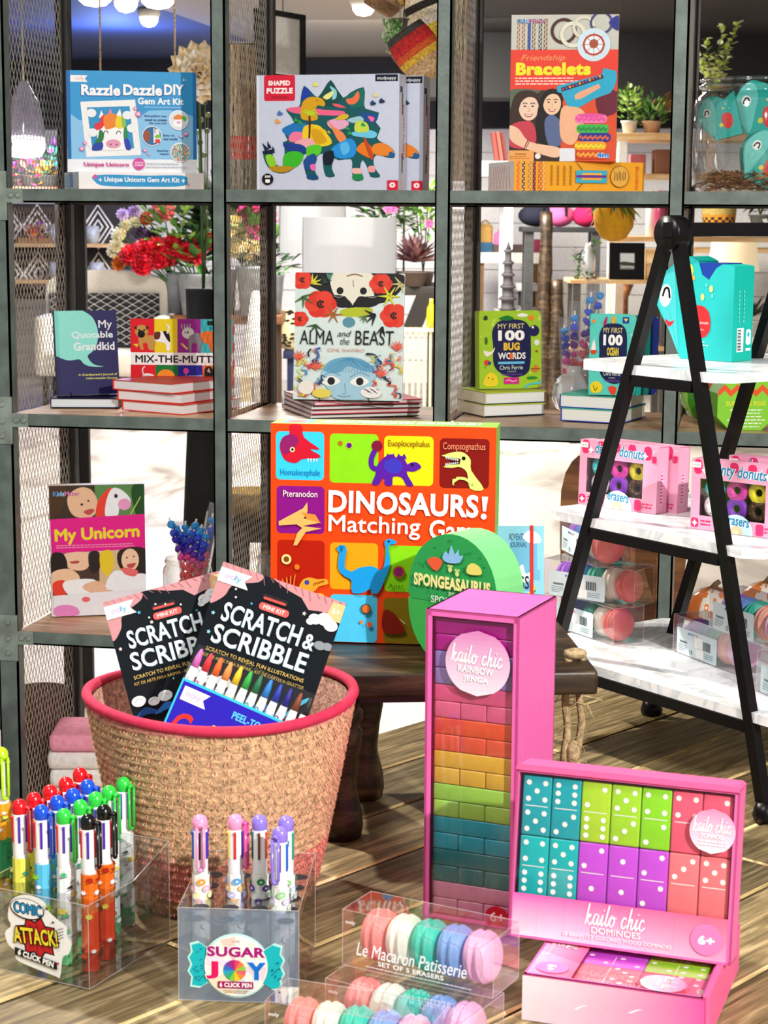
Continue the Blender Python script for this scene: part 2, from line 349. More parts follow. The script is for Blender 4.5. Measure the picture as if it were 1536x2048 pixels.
def side_face(w): return Matrix.Translation((w, 0, 0)) @ Matrix.Rotation(PI/2, 4, 'Z')      # art for the right-hand side: x runs backwards into depth
def top_face(h): return Matrix.Translation((0, 0, h)) @ Matrix.Rotation(-PI/2, 4, 'X')      # art for the lid: y runs away
EYE, TABLE, BA, BB, BC = 1.41, .76, 1.4514, 1.003, .5525
# ================================================================ SETTING
def floor_mat():
    m = bpy.data.materials.new('polished_pale_concrete'); m.use_nodes = True; nt = m.node_tree; n = nt.nodes; b = n['Principled BSDF']
    tc = n.new('ShaderNodeTexCoord'); mp = n.new('ShaderNodeMapping'); mp.inputs['Scale'].default_value = (1.2, .5, 1); mp.inputs['Rotation'].default_value = (0, 0, .5); nt.links.new(tc.outputs['Object'], mp.inputs[0])
    t = n.new('ShaderNodeTexNoise'); t.inputs['Scale'].default_value = 1.6; t.inputs['Detail'].default_value = 8; t.inputs['Distortion'].default_value = 1.2; nt.links.new(mp.outputs[0], t.inputs['Vector'])
    r = n.new('ShaderNodeValToRGB'); e = r.color_ramp.elements; e[0].position = .3; e[0].color = (*lin('786d60'), 1); e[1].position = .5; e[1].color = (*lin('d6cdc2'), 1)
    nt.links.new(t.outputs[0], r.inputs[0]); nt.links.new(r.outputs[0], b.inputs['Base Color']); b.inputs['Roughness'].default_value = .35; return m
M['floor'] = floor_mat()
tag(MB('ffffff').box(-9, -6, -.1, 6, 13, 0).build('floor', 'floor'), kind='structure')
tag(MB('8f867a').box(-2.62, -.8, 2.66, 6, 13, 2.76, '8f867a').box(-9, -.8, 2.66, -2.62, 13, 2.76, '3a4668').box(-.85, -.8, 2.655, 6, 13, 2.66, '15120f').build('ceiling', 'matte'), kind='structure')
b = MB('f2efe9')
for k in range(11): b.box(-9, 11.98-.006*(k % 2 == 0)*0, .19*k, 6, 12.1, .19*k+.183, 'f2efe9'); b.box(-9, 12.0, .19*k+.183, 6, 12.1, .19*k+.19, 'dcd8d0')
b.box(-9, 11.9, 2.09, 6, 12.1, 2.66, '120f0e')
tag(b.build('wall_back', 'matte'), kind='structure')

# ================================================================ STEEL SHELVING
PW = .0286; DEP = .36
STC = '66736d'
unit = empty('steel_shelving_unit', Matrix.Translation((0, 0, 0)), 'tall green-grey steel shelving unit with mesh side panels holding books and gift boxes', 'shelving unit')
XP = [-.421-.042, 0, .44, .88, 1.32]
def angle_post(x, w, y0, sgn, z0=0, z1=2.2, col=STC):
    b = MB(col); b.box(x, y0, z0, x+w, y0+sgn*.004, z1); b.box(x+w-.004, y0, z0, x+w, y0+sgn*.026, z1); b.box(x, y0, z0, x+.003, y0+sgn*.01, z1); return b
for i, x in enumerate(XP):
    w = .042 if i == 0 else PW
    angle_post(x, w, -.002, 1).build('post', 'steel', unit)
    xr = x+w-.003
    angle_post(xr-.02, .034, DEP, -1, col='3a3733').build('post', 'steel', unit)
for z in (BA, BB, BC, .16, 1.99):
    b = MB(STC); b.box(XP[0]+.01, 0, z-.027, XP[-1], .0035, z); b.box(XP[0]+.01, 0, z-.027, XP[-1], .026, z-.0235); b.build('crossbeam', 'steel', unit)
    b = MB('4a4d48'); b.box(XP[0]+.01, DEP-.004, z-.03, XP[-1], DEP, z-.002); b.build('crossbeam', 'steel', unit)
    for x in [p+PW-.004 for p in XP[1:]]+[XP[0]+.038]:
        MB('4d554f').box(x, .026, z-.027, x+.004, DEP-.004, z-.004).build('side_rail', 'steel', unit)
for z in (BA, BB, BC, .16):
    b = MB(); n = 9
    for i in range(4):
        x0 = XP[i]+(.042 if i == 0 else PW)+.001; x1 = XP[i+1]-.001
        if i > 0: x0 -= .0
        for k in range(4):
            y0 = .006+k*.088; b.box(x0, y0, z-.02, x1, y0+.0855, z-.0015+.0015*(k == 0), (RN.random(),)*3)
    b.build('shelf_board', 'oak', unit)
# expanded-metal side panels: zigzag strands joined at the nodes
def mesh_panel(x, z0, z1):
    b = MB('c2b9ae'); P, Q = .0185, .0172*2; y0, y1 = .028, DEP-.03; t = .0008
    nc = int((y1-y0)/P); nr = int((z1-z0)/(Q/2))
    for r in range(nr):
        za, zb = z0+r*Q/2, z0+(r+1)*Q/2
        for c in range(nc+1):
            ya = y0+c*P+(P/2 if r % 2 else 0)
            for yb in (ya-P/2, ya+P/2):
                if yb < y0-.001 or yb > y1 or ya > y1: continue
                b.add([(x-0.0004, ya-t, za), (x+0.0004, ya+t, za), (x+0.0004, yb+t, zb), (x-0.0004, yb-t, zb)], [(0, 1, 2, 3)])
    b.box(x-.002, y0-.003, z0, x+.002, y0+.003, z1, '8a8378'); b.box(x-.002, y1-.004, z0, x+.002, y1+.004, z1, '5b554e')
    return b
for i in range(4):
    x = XP[i]+(.042 if i == 0 else PW)-.002
    for z0, z1 in ((.165, BC-.03), (BC, BB-.03), (BB, BA-.03), (BA, 1.96)): mesh_panel(x, z0+.001, z1).build('mesh_panel', 'wire', unit)
# bolted corner plates on the left post
for z in (BA, BB, BC):
    b = MB('8a968d'); x = XP[0]; b.box(x-.001, -.0055, z-.062, x+.0425, -.002, z+.034); b.box(x+.0425, -.0045, z-.027, x+.076, -.0005, z+.0005)
    p = b.build('corner_bracket', 'steel', unit)
    for bx, bz in ((.022, .018), (.022, -.016), (.022, -.046), (.052, -.013), (.067, -.013)):
        q = MB('8f978f'); q.T = Matrix.Translation((x+bx, -.0055, z+bz)) @ Matrix.Rotation(PI/2, 4, 'X'); q.lathe([(.0062, 0), (.0058, .002), (.004, .0036), (.0022, .004), (.0018, .003), (0, .003)], 12); q.build('bolt', 'steel', p)

# ================================================================ PLANK-TOPPED DISPLAY TABLE
a0, a1 = on_z(1169, 1489, TABLE), on_z(1377, 1418, TABLE); PD = (a1-a0); PD.z = 0; PD.normalize(); PN = V((-PD.y, PD.x, 0))
edge = on_z(780, 1458, TABLE); TM = frame((edge.x, edge.y, TABLE), PD)      # local x along the planks, y away; back edge at y=0
tbl = empty('display_table', TM, 'low wide table of weathered wooden planks carrying the pens, games and basket', 'table')
b = MB(); RT = random.Random(5); y = 0; pw = .108
k = 0
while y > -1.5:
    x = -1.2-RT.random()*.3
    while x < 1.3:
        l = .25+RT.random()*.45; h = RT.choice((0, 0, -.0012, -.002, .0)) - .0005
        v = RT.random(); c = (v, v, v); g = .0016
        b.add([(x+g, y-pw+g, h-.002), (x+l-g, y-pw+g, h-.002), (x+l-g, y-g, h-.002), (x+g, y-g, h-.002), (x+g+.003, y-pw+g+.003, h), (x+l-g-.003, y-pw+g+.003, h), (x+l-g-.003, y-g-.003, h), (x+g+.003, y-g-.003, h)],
              [(4, 5, 6, 7)], c); b.f += [[i+len(b.v)-8 for i in q] for q in ((0, 1, 5, 4), (1, 2, 6, 5), (2, 3, 7, 6), (3, 0, 4, 7))]; b.c += [(2.6, 2.5, 2.2)]*4; b.sm += [False]*4  # bevels coloured far paler than the boards: lit plank edges put into the colour
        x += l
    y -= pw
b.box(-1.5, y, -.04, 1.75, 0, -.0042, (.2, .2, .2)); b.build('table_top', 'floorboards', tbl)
b = MB('2a2018'); b.box(-1.45, -.03, -.12, 1.7, -.01, -.04); b.build('apron', 'darkwood', tbl)
for x, y in ((-1.4, -.08), (1.6, -.08), (-1.4, -1.45), (1.6, -1.45)): MB('3a2a1c').box(x, y, -TABLE, x+.07, y+.07, -.04).build('leg', 'darkwood', tbl)
def tz(px, py): return on_z(px, py, TABLE)

# ================================================================ DARK BENCH
BH = .94
f0, f1 = on_z(578, 1350, BH), on_z(1197, 1342, BH); BM = frame(f0, f1-f0); BL = (f1-f0).length
bench = empty('low_wooden_bench', BM, 'small dark wooden bench with turned legs under the dinosaur game', 'bench')
b = MB(); b.rbox(0, 0, -.026, BL, .25, 0, .004, (.4, .4, .4)); b.build('seat', 'darkwood', bench)
b = MB(); b.box(.03, .02, -.036, BL-.12, .22, -.026, (.2, .2, .2)); b.build('apron', 'darkwood', bench)
iv = BM.inverted()
prof = [(.021, 0), (.0235, .012), (.022, .028), (.0165, .05), (.0155, .06), (.018, .085), (.0215, .105), (.022, .115), (.0175, .122), (.0225, .128), (.0225, .136), (.019, .14), (.019, .147)]
for px, py in ((682, 1672), (727, 1592)):
    q = iv @ tz(px, py)
    for xx in (q.x, BL-.12):
        b = MB((.35, .35, .35)); b.lathe([(r, z+TABLE-BH) for r, z in prof], 20, None, xx, q.y if q.y > 0 else .02); b.build('leg', 'darkwood', bench)
rp = MB('b8a078'); q = iv @ on_z(1150, 1322, BH)
def rope_path(x, y, z0, z1, w): return [(x+w*math.sin(i*1.1), y+w*math.cos(i*.8), z0+(z1-z0)*i/10) for i in range(11)]
rp.tube(rope_path(q.x-.008, q.y, .012, -.11, .002), .0042, 6); rp.tube(rope_path(q.x+.008, q.y+.004, .01, -.1, .002), .0042, 6); rp.ball((q.x, q.y, .008), .008, None, 1.6, 1, .8); rp.ball((q.x, q.y, -.1), .009, None, .9, 1, 1.5)
for i in range(26): a = RN.random()*6.28; z = -.02-RN.random()*.11; rp.tube([(q.x+RN.uniform(-.01, .01), q.y, z), (q.x+math.cos(a)*.016, q.y+math.sin(a)*.01, z-.004), (q.x+math.cos(a)*.022, q.y+math.sin(a)*.014, z-.016)], .0004, 3)
rp.tube([(q.x, q.y, -.1), (q.x-.012, q.y, -.13), (q.x-.016, q.y-.004, -.155)], .0035, 6); rp.tube([(q.x, q.y, -.1), (q.x+.012, q.y, -.13), (q.x+.022, q.y, -.158)], .003, 6)
rp.build('rope', 'straw', bench)

# ================================================================ A-FRAME LADDER SHELF
L1, L2 = tz(1068, 1475), tz(1531, 1640); sd = (L2-L1); sl = sd.length; LM = frame(L1, sd)     # local x along the side frame (L1 -> L2), y away (to the other side frame)
lad = empty('ladder_shelf', LM, 'black metal folding ladder shelf with three white marble shelves', 'ladder shelf')
LW = .20; LH = .633; AX = sl*.565
def leg(p, q, name='leg', r=.0088):
    b = MB('0d0b0c'); b.tube([p, q], r, 4); b.build(name, 'black', lad)
for y in (0, LW):
    leg((0, y, .012), (AX-.006, y, LH)); leg((sl, y, .004), (AX+.006, y, LH))
    b = MB('0d0b0c'); b.T = Matrix.Translation((AX, y-.011, LH-.004)) @ Matrix.Rotation(-PI/2, 4, 'X'); b.lathe([(.019, 0), (.02, .003), (.02, .019), (.019, .022)], 18); b.build('hinge', 'black', lad)
    for x in (0, sl): MB('080708').lathe([(.013, 0), (.015, .006), (.011, .02)], 12, None, x, y).build('foot', 'black', lad)
leg((AX+.004, -.012, LH), (AX+.004, LW+.012, LH), 'top_bar', .011)
SZ = [(.479, .104, .046), (.293, .092, .05), (.116, .08, .05)]
def legx(z): t = z/LH; return AX*t, sl+(AX-sl)*t
for z, o0, o1 in SZ:
    xa, xb = legx(z); c = .018; x0, x1, y0, y1 = xa-o0, xb+o1, -.004, LW+.07
    pts = [(x0+c, y0), (x1-c, y0), (x1, y0+c), (x1, y1-c), (x1-c, y1), (x0+c, y1), (x0, y1-c), (x0, y0+c)]
    b = MB(); b.slab(pts, z-.011, z); s = b.build('marble_shelf', 'marble', lad)
    for y in (0, LW):
        bb = MB('0d0b0c'); bb.box(xa, y-.006, z-.024, xb, y+.006, z-.0115); bb.build('shelf_bracket', 'black', lad)
def on_lad(px, py, k): return on_z(px, py, TABLE+SZ[k][0])
# ================================================================ TALL RAINBOW BLOCK GAME
KP = 'ee6bb4'
mw, w, h = stand((846, 1832), (1027, 1862), TABLE, 0, (841, 1216))
d = .105
g = empty('stacking_block_game', mw, 'tall pink open-fronted box of rainbow coloured wooden stacking blocks', 'game')
t = .0022; fl, fr, ft = .0055, .005, .006
b = MB(KP); b.box(0, 0, 0, t, d, h); b.box(w-t, 0, 0, w, d, h); b.box(0, d-t, 0, w, d, h); b.box(0, 0, h-t, w, d, h); b.box(0, 0, 0, w, d, t)
b.box(0, 0, 0, fl, t, h); b.box(w-fr, 0, 0, w, t, h); b.box(0, 0, h-ft, w, t, h); b.build('carton', 'card', g)
RB = ['b3108c', 'b3108c', '9a86cc', '9481c6', 'e4568e', 'e0608f', 'e4502e', 'e2553a', 'e0b034', 'dcb13e', '9ed552', 'a6da58', '14a6ba', '18a9bd', '0f7b84', '0e747c', 'e08eb4', 'e08eb4']
n = len(RB); x0, x1 = fl+.001, w-fr-.0015; z1 = h-ft-.002; rh = (z1-.003)/n; ln = x1-x0; bd = d-.012
for k, c in enumerate(RB):
    za, zb = z1-(k+1)*rh+.0002, z1-k*rh-.0002
    if k % 2 == 0:
        for j in range(3): MB().rbox(x0, .006+j*bd/3+.0002, za, x1, .006+(j+1)*bd/3-.0002, zb, .0012, c).build('block', 'paint', g)
    else:
        for j in range(3): MB().rbox(x0+j*ln/3+.0002, .006, za, x0+(j+1)*ln/3-.0002, .006+bd, zb, .0014, c).build('block', 'paint', g)
MB().add([(fl, .0035, 0), (w-fr, .0035, 0), (w-fr, .0035, h-ft), (fl, .0035, h-ft)], [(0, 1, 2, 3)]).build('clear_window', 'clear', g)
a = Art(w, h, (0, 0, 184, 620), lift=-.0005); cx, cy, r = 104, 98, 64
rows = 14
for i in range(rows):     # sticker printed with a pink-to-white blend
    ya, yb = cy-r+2*r*i/rows, cy-r+2*r*(i+1)/rows; xa, xb = math.sqrt(max(0, r*r-(ya-cy)**2)), math.sqrt(max(0, r*r-(yb-cy)**2)); t = i/(rows-1)
    a.poly([(cx-xa, ya), (cx+xa, ya), (cx+xb, yb), (cx-xb, yb)], tuple((1-t)*p+t*q for p, q in zip(lin('d886bd'), lin('f3e3ee'))))
script(a, 'kailo chic', cx-52, cy-36, cx+50, cy-2, 'ffffff', 3.0, .06)
a.text('RAINBOW', cx-38, cy+6, cx+32, cy+20, 'ffffff', .03, 0, .05); a.text('JENGA', cx-27, cy+26, cx+22, cy+39, 'ffffff', .03, 0, .05)
a.build('round_sticker', 'card', g)['label'] = 'round pink and white sticker on the window'
a = Art(w, h, (0, 0, 184, 620), lift=-.0003); a.ell(150, 600, 24, 24, 'cf1230'); a.text('6+', 136, 588, 166, 608, 'ffd9d9', .03); a.build('age_sticker', 'card', g)
JG = g

# ================================================================ DOMINO SETS
PIP = {0: [], 1: [(0, 0)], 2: [(1, -1), (-1, 1)], 3: [(1, -1), (0, 0), (-1, 1)], 4: [(-1, -1), (1, -1), (-1, 1), (1, 1)], 5: [(-1, -1), (1, -1), (0, 0), (-1, 1), (1, 1)], 6: [(-1, -1), (-1, 0), (-1, 1), (1, -1), (1, 0), (1, 1)]}
def domino_box(mw, w, h, d, label):
    g = empty('domino_set', mw, label, 'game', 'pink domino sets')
    t = .002; e = .004; b = MB('f06cae'); b.box(0, 0, 0, t, d, h); b.box(w-t, 0, 0, w, d, h); b.box(0, d-t, 0, w, d, h); b.box(0, 0, 0, w, d, t)
    b.prism([(0, h-t), (w, h-t), (w, h+.001), (w-.003, h+.003), (.003, h+.003), (0, h+.001)], -.002, d, 'f4659c'); b.box(0, 0, 0, e*.6, t, h); b.box(w-e, 0, 0, w, t, h); b.box(0, 0, h-e, w, t, h)
    b.build('carton', 'card', g)
    T1, T2, LI, GR, PK, PU, CO = '14a9b4', '06b8b8', 'b4dc30', '93e024', 'f4627f', 'cb50dc', 'f97f86'
    rows = [[(T1, 5, 5), (T1, 6, 3), (LI, 2, 6), ('a9de2c', 5, 3), (GR, 4, 2), (PK, 4, 0), (PK, 2, 0)], [(T2, 4, 6), (T2, 5, 6), (PU, 2, 1), (PU, 1, 1), (PU, 2, 2), (CO, 3, 0), (CO, 5, 0)]]
    cw = (w-2*e-.002)/7; ch = h*.355
    for r, row in enumerate(rows):
        for c, (col, p, q) in enumerate(row):
            x = e+.001+c*cw; z = h*.97-e*.6-(r+1)*ch
            m = MB(); m.rbox(.0003, 0, .0003, cw-.0003, .01, ch-.0003, .0015, col); o = m.build('domino', 'paint', g, Matrix.Translation((x, .004, z)))
            a = Art(cw, ch, (-50, -100, 50, 100)); a.rect(-38, -1.5, 38, 1.5, 'f8f4ee')
            for k, cy in ((p, -50), (q, 50)):
                for px, py in PIP[k]: a.ell(px*28, cy+py*27, 9, 9, 'fbf8f4', n=14)
            a.build('pips', 'card', o)
    a = Art(w, h, (0, 0, 100, 100), lift=-.001)
    pts = 8
    for i in range(pts):
        for j in range(3):
            xx, xy = .4+99*i/pts, .4+99*(i+1)/pts; ya, yb = 74+25.5*j/3, 74+25.5*(j+1)/3
            def cc(x, y): u, v = x/100, (y-74)/26; c = [lin('f45fb4'), lin('fbe6f0'), lin('ff6c86'), lin('f39ac8')]; return tuple((c[0][k]*(1-u)+c[2][k]*u)*(1-v)+(c[1][k]*(1-u)+c[3][k]*u)*v for k in range(3))
            a.grad(xx, ya, xy, yb, 0, 0, [cc(xx, yb), cc(xy, yb), cc(xy, ya), cc(xx, ya)])
    script(a, 'kailo chic', 35, 75, 62, 87, 'fff2f6', .75); a.text('DOMINOES', 38, 88.2, 60, 91.8, 'fff2f6', .03)
    a.text('28 BRIGHTLY COLORED WOOD DOMINOES', 25, 93, 74, 95.2, 'ffe3ec', .03); a.ell(89, 87, 7, 9, 'e77fb8'); a.text('6+', 85.4, 84.6, 92.6, 90, 'ffffff', .05)
    a.build('front_label', 'card', g)
    MB().add([(e*.6, .0025, 0), (w-e, .0025, 0), (w-e, .0025, h-e), (e*.6, .0025, h-e)], [(0, 1, 2, 3)]).build('clear_window', 'clear', g)
    a = Art(w, h, (0, 0, 100, 100), lift=.0001)
    for i in range(12):
        cx, cy, rx, ry = 89, 25, 10, 12.9; ya, yb = cy-ry+2*ry*i/12, cy-ry+2*ry*(i+1)/12; f = lambda y: rx*math.sqrt(max(0, 1-((y-cy)/ry)**2)); t = i/11
        a.poly([(cx-f(ya), ya), (cx+f(ya), ya), (cx+f(yb), yb), (cx-f(yb), yb)], tuple((1-t)*p+t*q for p, q in zip(lin('f490b8'), lin('f8dfeb'))))
    script(a, 'kailo chic', 80.5, 17, 97, 25.5, 'ffffff', .5); a.text('DOMINOES', 84, 26.5, 94, 29, 'ffffff', .02); a.lines(82, 30.5, 97, 2, 1.8, 'fff3f8', .7, 'c'); a.build('round_sticker', 'card', g)
    return g
LT = TABLE+.0386
p0, p1 = on_z(1047, 1947, LT), on_z(1411, 1998, LT); q = p1-p0; q.z = 0; q.normalize(); back = V((-q.y, q.x, 0)); lw = (p1-p0).length
# lying set: its face looks up, its long side towards us
mw = frame(p0+V((0, 0, 0)), q, back*-1); 
lh = .165
lmw = Matrix.Translation(p0+back*lh) @ Matrix(((-back.x, 0, q.x, 0), (-back.y, 0, q.y, 0), (0, -1, 0, 0), (0, 0, 0, 1)))
DL = domino_box(lmw, lh, lw, .0382, 'pink domino box lying flat under the upright domino set')
a = Art(lw, .0382, (0, 0, 100, 100)); a.grad(0, 0, 100, 100, 0, 0, [lin('f8e4ec'), lin('f25fae'), lin('ee58a8'), lin('fbeff2')]); a.line([(30, 60), (33, 52), (36, 48)], 1.6, 'fff5fa'); a.line([(60, 50), (64, 42), (66, 40)], 1.6, 'fff5fa')
# the long side that faces the viewer (bottom rim of the lying box)
a.build('printed_side', 'card', DL, lmw.inverted() @ frame(p0+V((0, 0, -.0382))-back*.003, q))
mw, w, h = stand((1016, 1871), (1461, 1932), LT+.0022, math.radians(7.6), (1034, 1533))
domino_box(mw, w, h, .032, 'upright pink window box of colourful dominoes leaning back on a second set')

# ================================================================ MACARON ERASERS IN CLEAR BOXES
MAC = ['fb8f8c', 'f4eee2', '35c9b0', '7fa6e4', 'f1b6de']
def macaron(col, R=.0205, T=.0235):
    b = MB(col); h = T/2
    half = [(0, h), (R*.5, h*.97), (R*.8, h*.84), (R*.95, h*.62), (R*.97, h*.42), (R*1.0, h*.4), (R*1.03, h*.3), (R*1.0, h*.2), (R*.93, h*.17)]
    prof = [(r, -z) for r, z in half]+[(r, z) for r, z in reversed(half)]
    b.lathe(prof, 26); return b
def macaron_box(mw, label, cols, front=True, L=.135, S=.047, group='clear macaron eraser boxes'):
    g = empty('macaron_eraser_box', mw, label, 'eraser set', group)
    b = MB('ffffff'); v = [(0, 0, 0), (L, 0, 0), (L, S, 0), (0, S, 0), (0, 0, S), (L, 0, S), (L, S, S), (0, S, S)]
    b.add(v, [(0, 1, 5, 4), (1, 2, 6, 5), (2, 3, 7, 6), (3, 0, 4, 7), (4, 5, 6, 7), (3, 2, 1, 0)]); b.build('clear_box', 'clear', g)
    eb = MB('f2f4f6'); r = .00022
    for i, j in ((0, 1), (1, 5), (5, 4), (4, 0), (2, 3), (3, 7), (7, 6), (6, 2), (1, 2), (5, 6), (0, 3), (4, 7)): eb.tube([v[i], v[j]], r, 4)
    eb.build('fold_edge', 'film', g)
    for i, c in enumerate(cols):
        m = macaron(c); m.build('macaron_eraser', 'rubber', g, Matrix.Translation((.011+(i+.5)*(L-.02)/5, S/2, .0218)) @ Matrix.Rotation(PI/2-.1, 4, 'Y'))
    a = Art(L, S, (0, 0, 135, 47))
    if front:
        a.rect(38, 3, 90, 8, 'f2f5f4') if False else None
        a.text('Le Macaron Patisserie', 13, 25, 112, 36, 'ffffff', .01, .25); a.text('SET OF 5 ERASERS', 33, 37.5, 92, 41.5, 'ffffff', .02); a.lines(22, 43.5, 118, 1, 2, 'eef4f6', .7); a.text('ooly', 3, 8, 12, 12, 'ffffff', .02)
        a.build('printed_lettering', 'card', g)
    else:
        a.rect(8, 14, 92, 46, 'd9eaf0', 2); a.text('WARNING', 14, 29, 30, 32, '223344', .05); a.lines(12, 34, 32, 4, 2.2, '5c7484', .7); a.rect(46, 20, 62, 33, 'f8fbfc')
        for i in range(9): a.rect(64+i*1.7, 22, 64+i*1.7+(.6 if i % 2 else 1.1), 33, '202428')
        a.rect(50, 33, 66, 44, 'ffffff'); a.lines(68, 36, 90, 3, 2.4, '6b8796', .7)
        for i, c in enumerate(('4d62b8', '5d87d8', '38b0b4', 'f2c9d2', 'f08c94')): a.ell(34+i*4.4, 18.5, 1.4, 1.4, c, n=10)
        a.text('CE', 36, 38, 42, 43, '2a3038', .01); a.build('paper_label', 'card', g)['label'] = 'white and pale blue paper label with a barcode'
    return g
p0, p1 = on_z(685, 1929, TABLE+.0475), on_z(987, 1997, TABLE+.0475); MD = (p1-p0).normalized()
macaron_box(frame(p0, MD), 'clear box of five pastel macaron erasers, topmost of the pile before the rainbow blocks', MAC)
p = on_z(651, 1957, TABLE+.047); p.z = TABLE+.0003; macaron_box(frame(p, MD+V((.0, -.02, 0))), 'clear box of macaron erasers lying directly beneath the topmost macaron box', MAC)
p = on_z(532, 1989, TABLE+.047); q = on_z(855, 2040, TABLE+.047)-p; p.z = TABLE+.0003; p -= FH*.013 if False else V((FW.x,FW.y,0))*.013; macaron_box(frame(p, q), 'clear macaron eraser box nearest the candy pen display, cut by the photo bottom', MAC)
a = None
# small price card behind the front box
p = on_z(531, 1999, TABLE+.028); p.z = TABLE+.0003
MC = [p]

# ================================================================ CLICK PENS AND THEIR DISPLAY BOXES
def cyl_half(b, r, z0, z1, col, n=16): b.lathe([(r, z0), (r, z1)], n, col)
def pen(mw, label, group, ball, clip, clipdir, slots, art, length=.139):
    g = empty('click_pen', mw, label, 'pen', group); r = .0066; L = length
    b = MB('f4f3f0'); b.lathe([(.0016, 0), (.0024, .006), (.0058, .012), (r, .018), (r, L-.052), (r*.99, L-.0518)], 18, 'f4f3f0')
    b.lathe([(.0017, .0), (.0026, .006), (.006, .012), (r*1.03, .018), (r*1.03, .032)], 18, ball); b.build('barrel', 'gloss', g)
    a = Art(2*PI*r, L-.052, (0, 0, 100, 200), lift=2e-4); a.wrap = r; art(a); a.build('printed_wrap', 'card', g)
    b = MB('fbfbfa'); b.lathe([(r*.99, L-.052), (r, L-.051), (r*.98, L-.014), (r*.9, L-.011)], 18); b.build('sleeve', 'gloss', g)
    for k, c in enumerate(slots):
        an = k*PI/3; s = MB(c); s.T = Matrix.Rotation(an, 4, 'Z'); l = .024
        s.rbox(-.0011, -r-.0009, L-.014-l, .0011, -r+.001, L-.014, .0006, c); s.ball((0, -r-.001, L-.015), .0014, c, n=8, m=5); s.build('slider', 'gloss', g)
    b = MB(ball); b.lathe([(r*.96, L-.0125), (r*1.0, L-.0105), (r*1.03, L-.006)]+[(r*1.03*math.cos(t), L-.0066+.0068*math.sin(t)) for t in (.1, .4, .7, 1.0, 1.25, 1.45, PI/2)], 18, cap=False); b.build('cap', 'gloss', g)
    if clip:
        c = MB(clip); c.T = Matrix.Rotation(clipdir, 4, 'Z'); ww = .0029; za, zb = L-.047, L-.008; y = -r-.0036
        loop = [(-ww, y, zb), (-ww, y, za+.003), (-ww*.7, y, za+.0008), (0, y, za), (ww*.7, y, za+.0008), (ww, y, za+.003), (ww, y, zb)]
        c.tube(loop, .0013, 6); c.tube([(-ww, y, zb), (0, y+.0008, zb+.002), (ww, y, zb)], .0014, 6); c.tube([(0, y, zb), (0, -r+.001, zb+.001)], .002, 6); c.tube([(0, y+.0003, za+.001), (0, -r, za+.002)], .001, 5); c.build('clip', 'gloss', g)
    return g
def wrap_comic(c1, c2, c3):
    def f(a):
        r = random.Random(hash(c1) % 97 if False else sum(map(ord, c1)))
        for i in range(10):
            for j in range(5):
                a.rect(i*10, j*40, i*10+10, j*40+40, c1 if j < 2 else c2 if j < 4 else c3)
        for k in range(26):
            x, y = r.uniform(8, 92), r.uniform(8, 190); a.star(x, y, r.uniform(4, 9), r.choice((c3, 'ffffff', '1b1b1b', c2, 'f7e34a')), 7, .5, r.random())
            a.line([(x-6, y+8), (x+5, y+4)], 1.2, '1b1b1b', False)
    return f
def wrap_sweet(c1, c2, c3):
    def f(a):
        r = random.Random(sum(map(ord, c1)))
        for i in range(10):
            for j in range(5): a.rect(i*10, j*40, i*10+10, j*40+40, ('fbf7ef', c1)[j % 2] if (i // 3+j) % 2 else 'fdfbf8')
        for k in range(12): x, y, c = 5+k*8, 12+(k % 3)*14, (c2, c3, c1)[k % 3]; a.ell(x, y, 6.5, 7, c, n=14); a.ell(x, y, 2, 2.2, 'ffffff', n=8)
        for k in range(9):
            x, y, c = 8+k*10.5+r.uniform(-2, 2), 15+(k*47) % 150, (c2, c3, 'fbf9f6')[k % 3]; a.ell(x, y, 6, 8, c, n=14); a.ell(x, y, 2.2, 3, 'ffffff', n=10)
    return f
PT = TABLE+.139-.0068
def yaw_m(p, yaw, z): return Matrix.Translation((p.x, p.y, z)) @ Matrix.Rotation(yaw, 4, 'Z')
CYAW = YAW
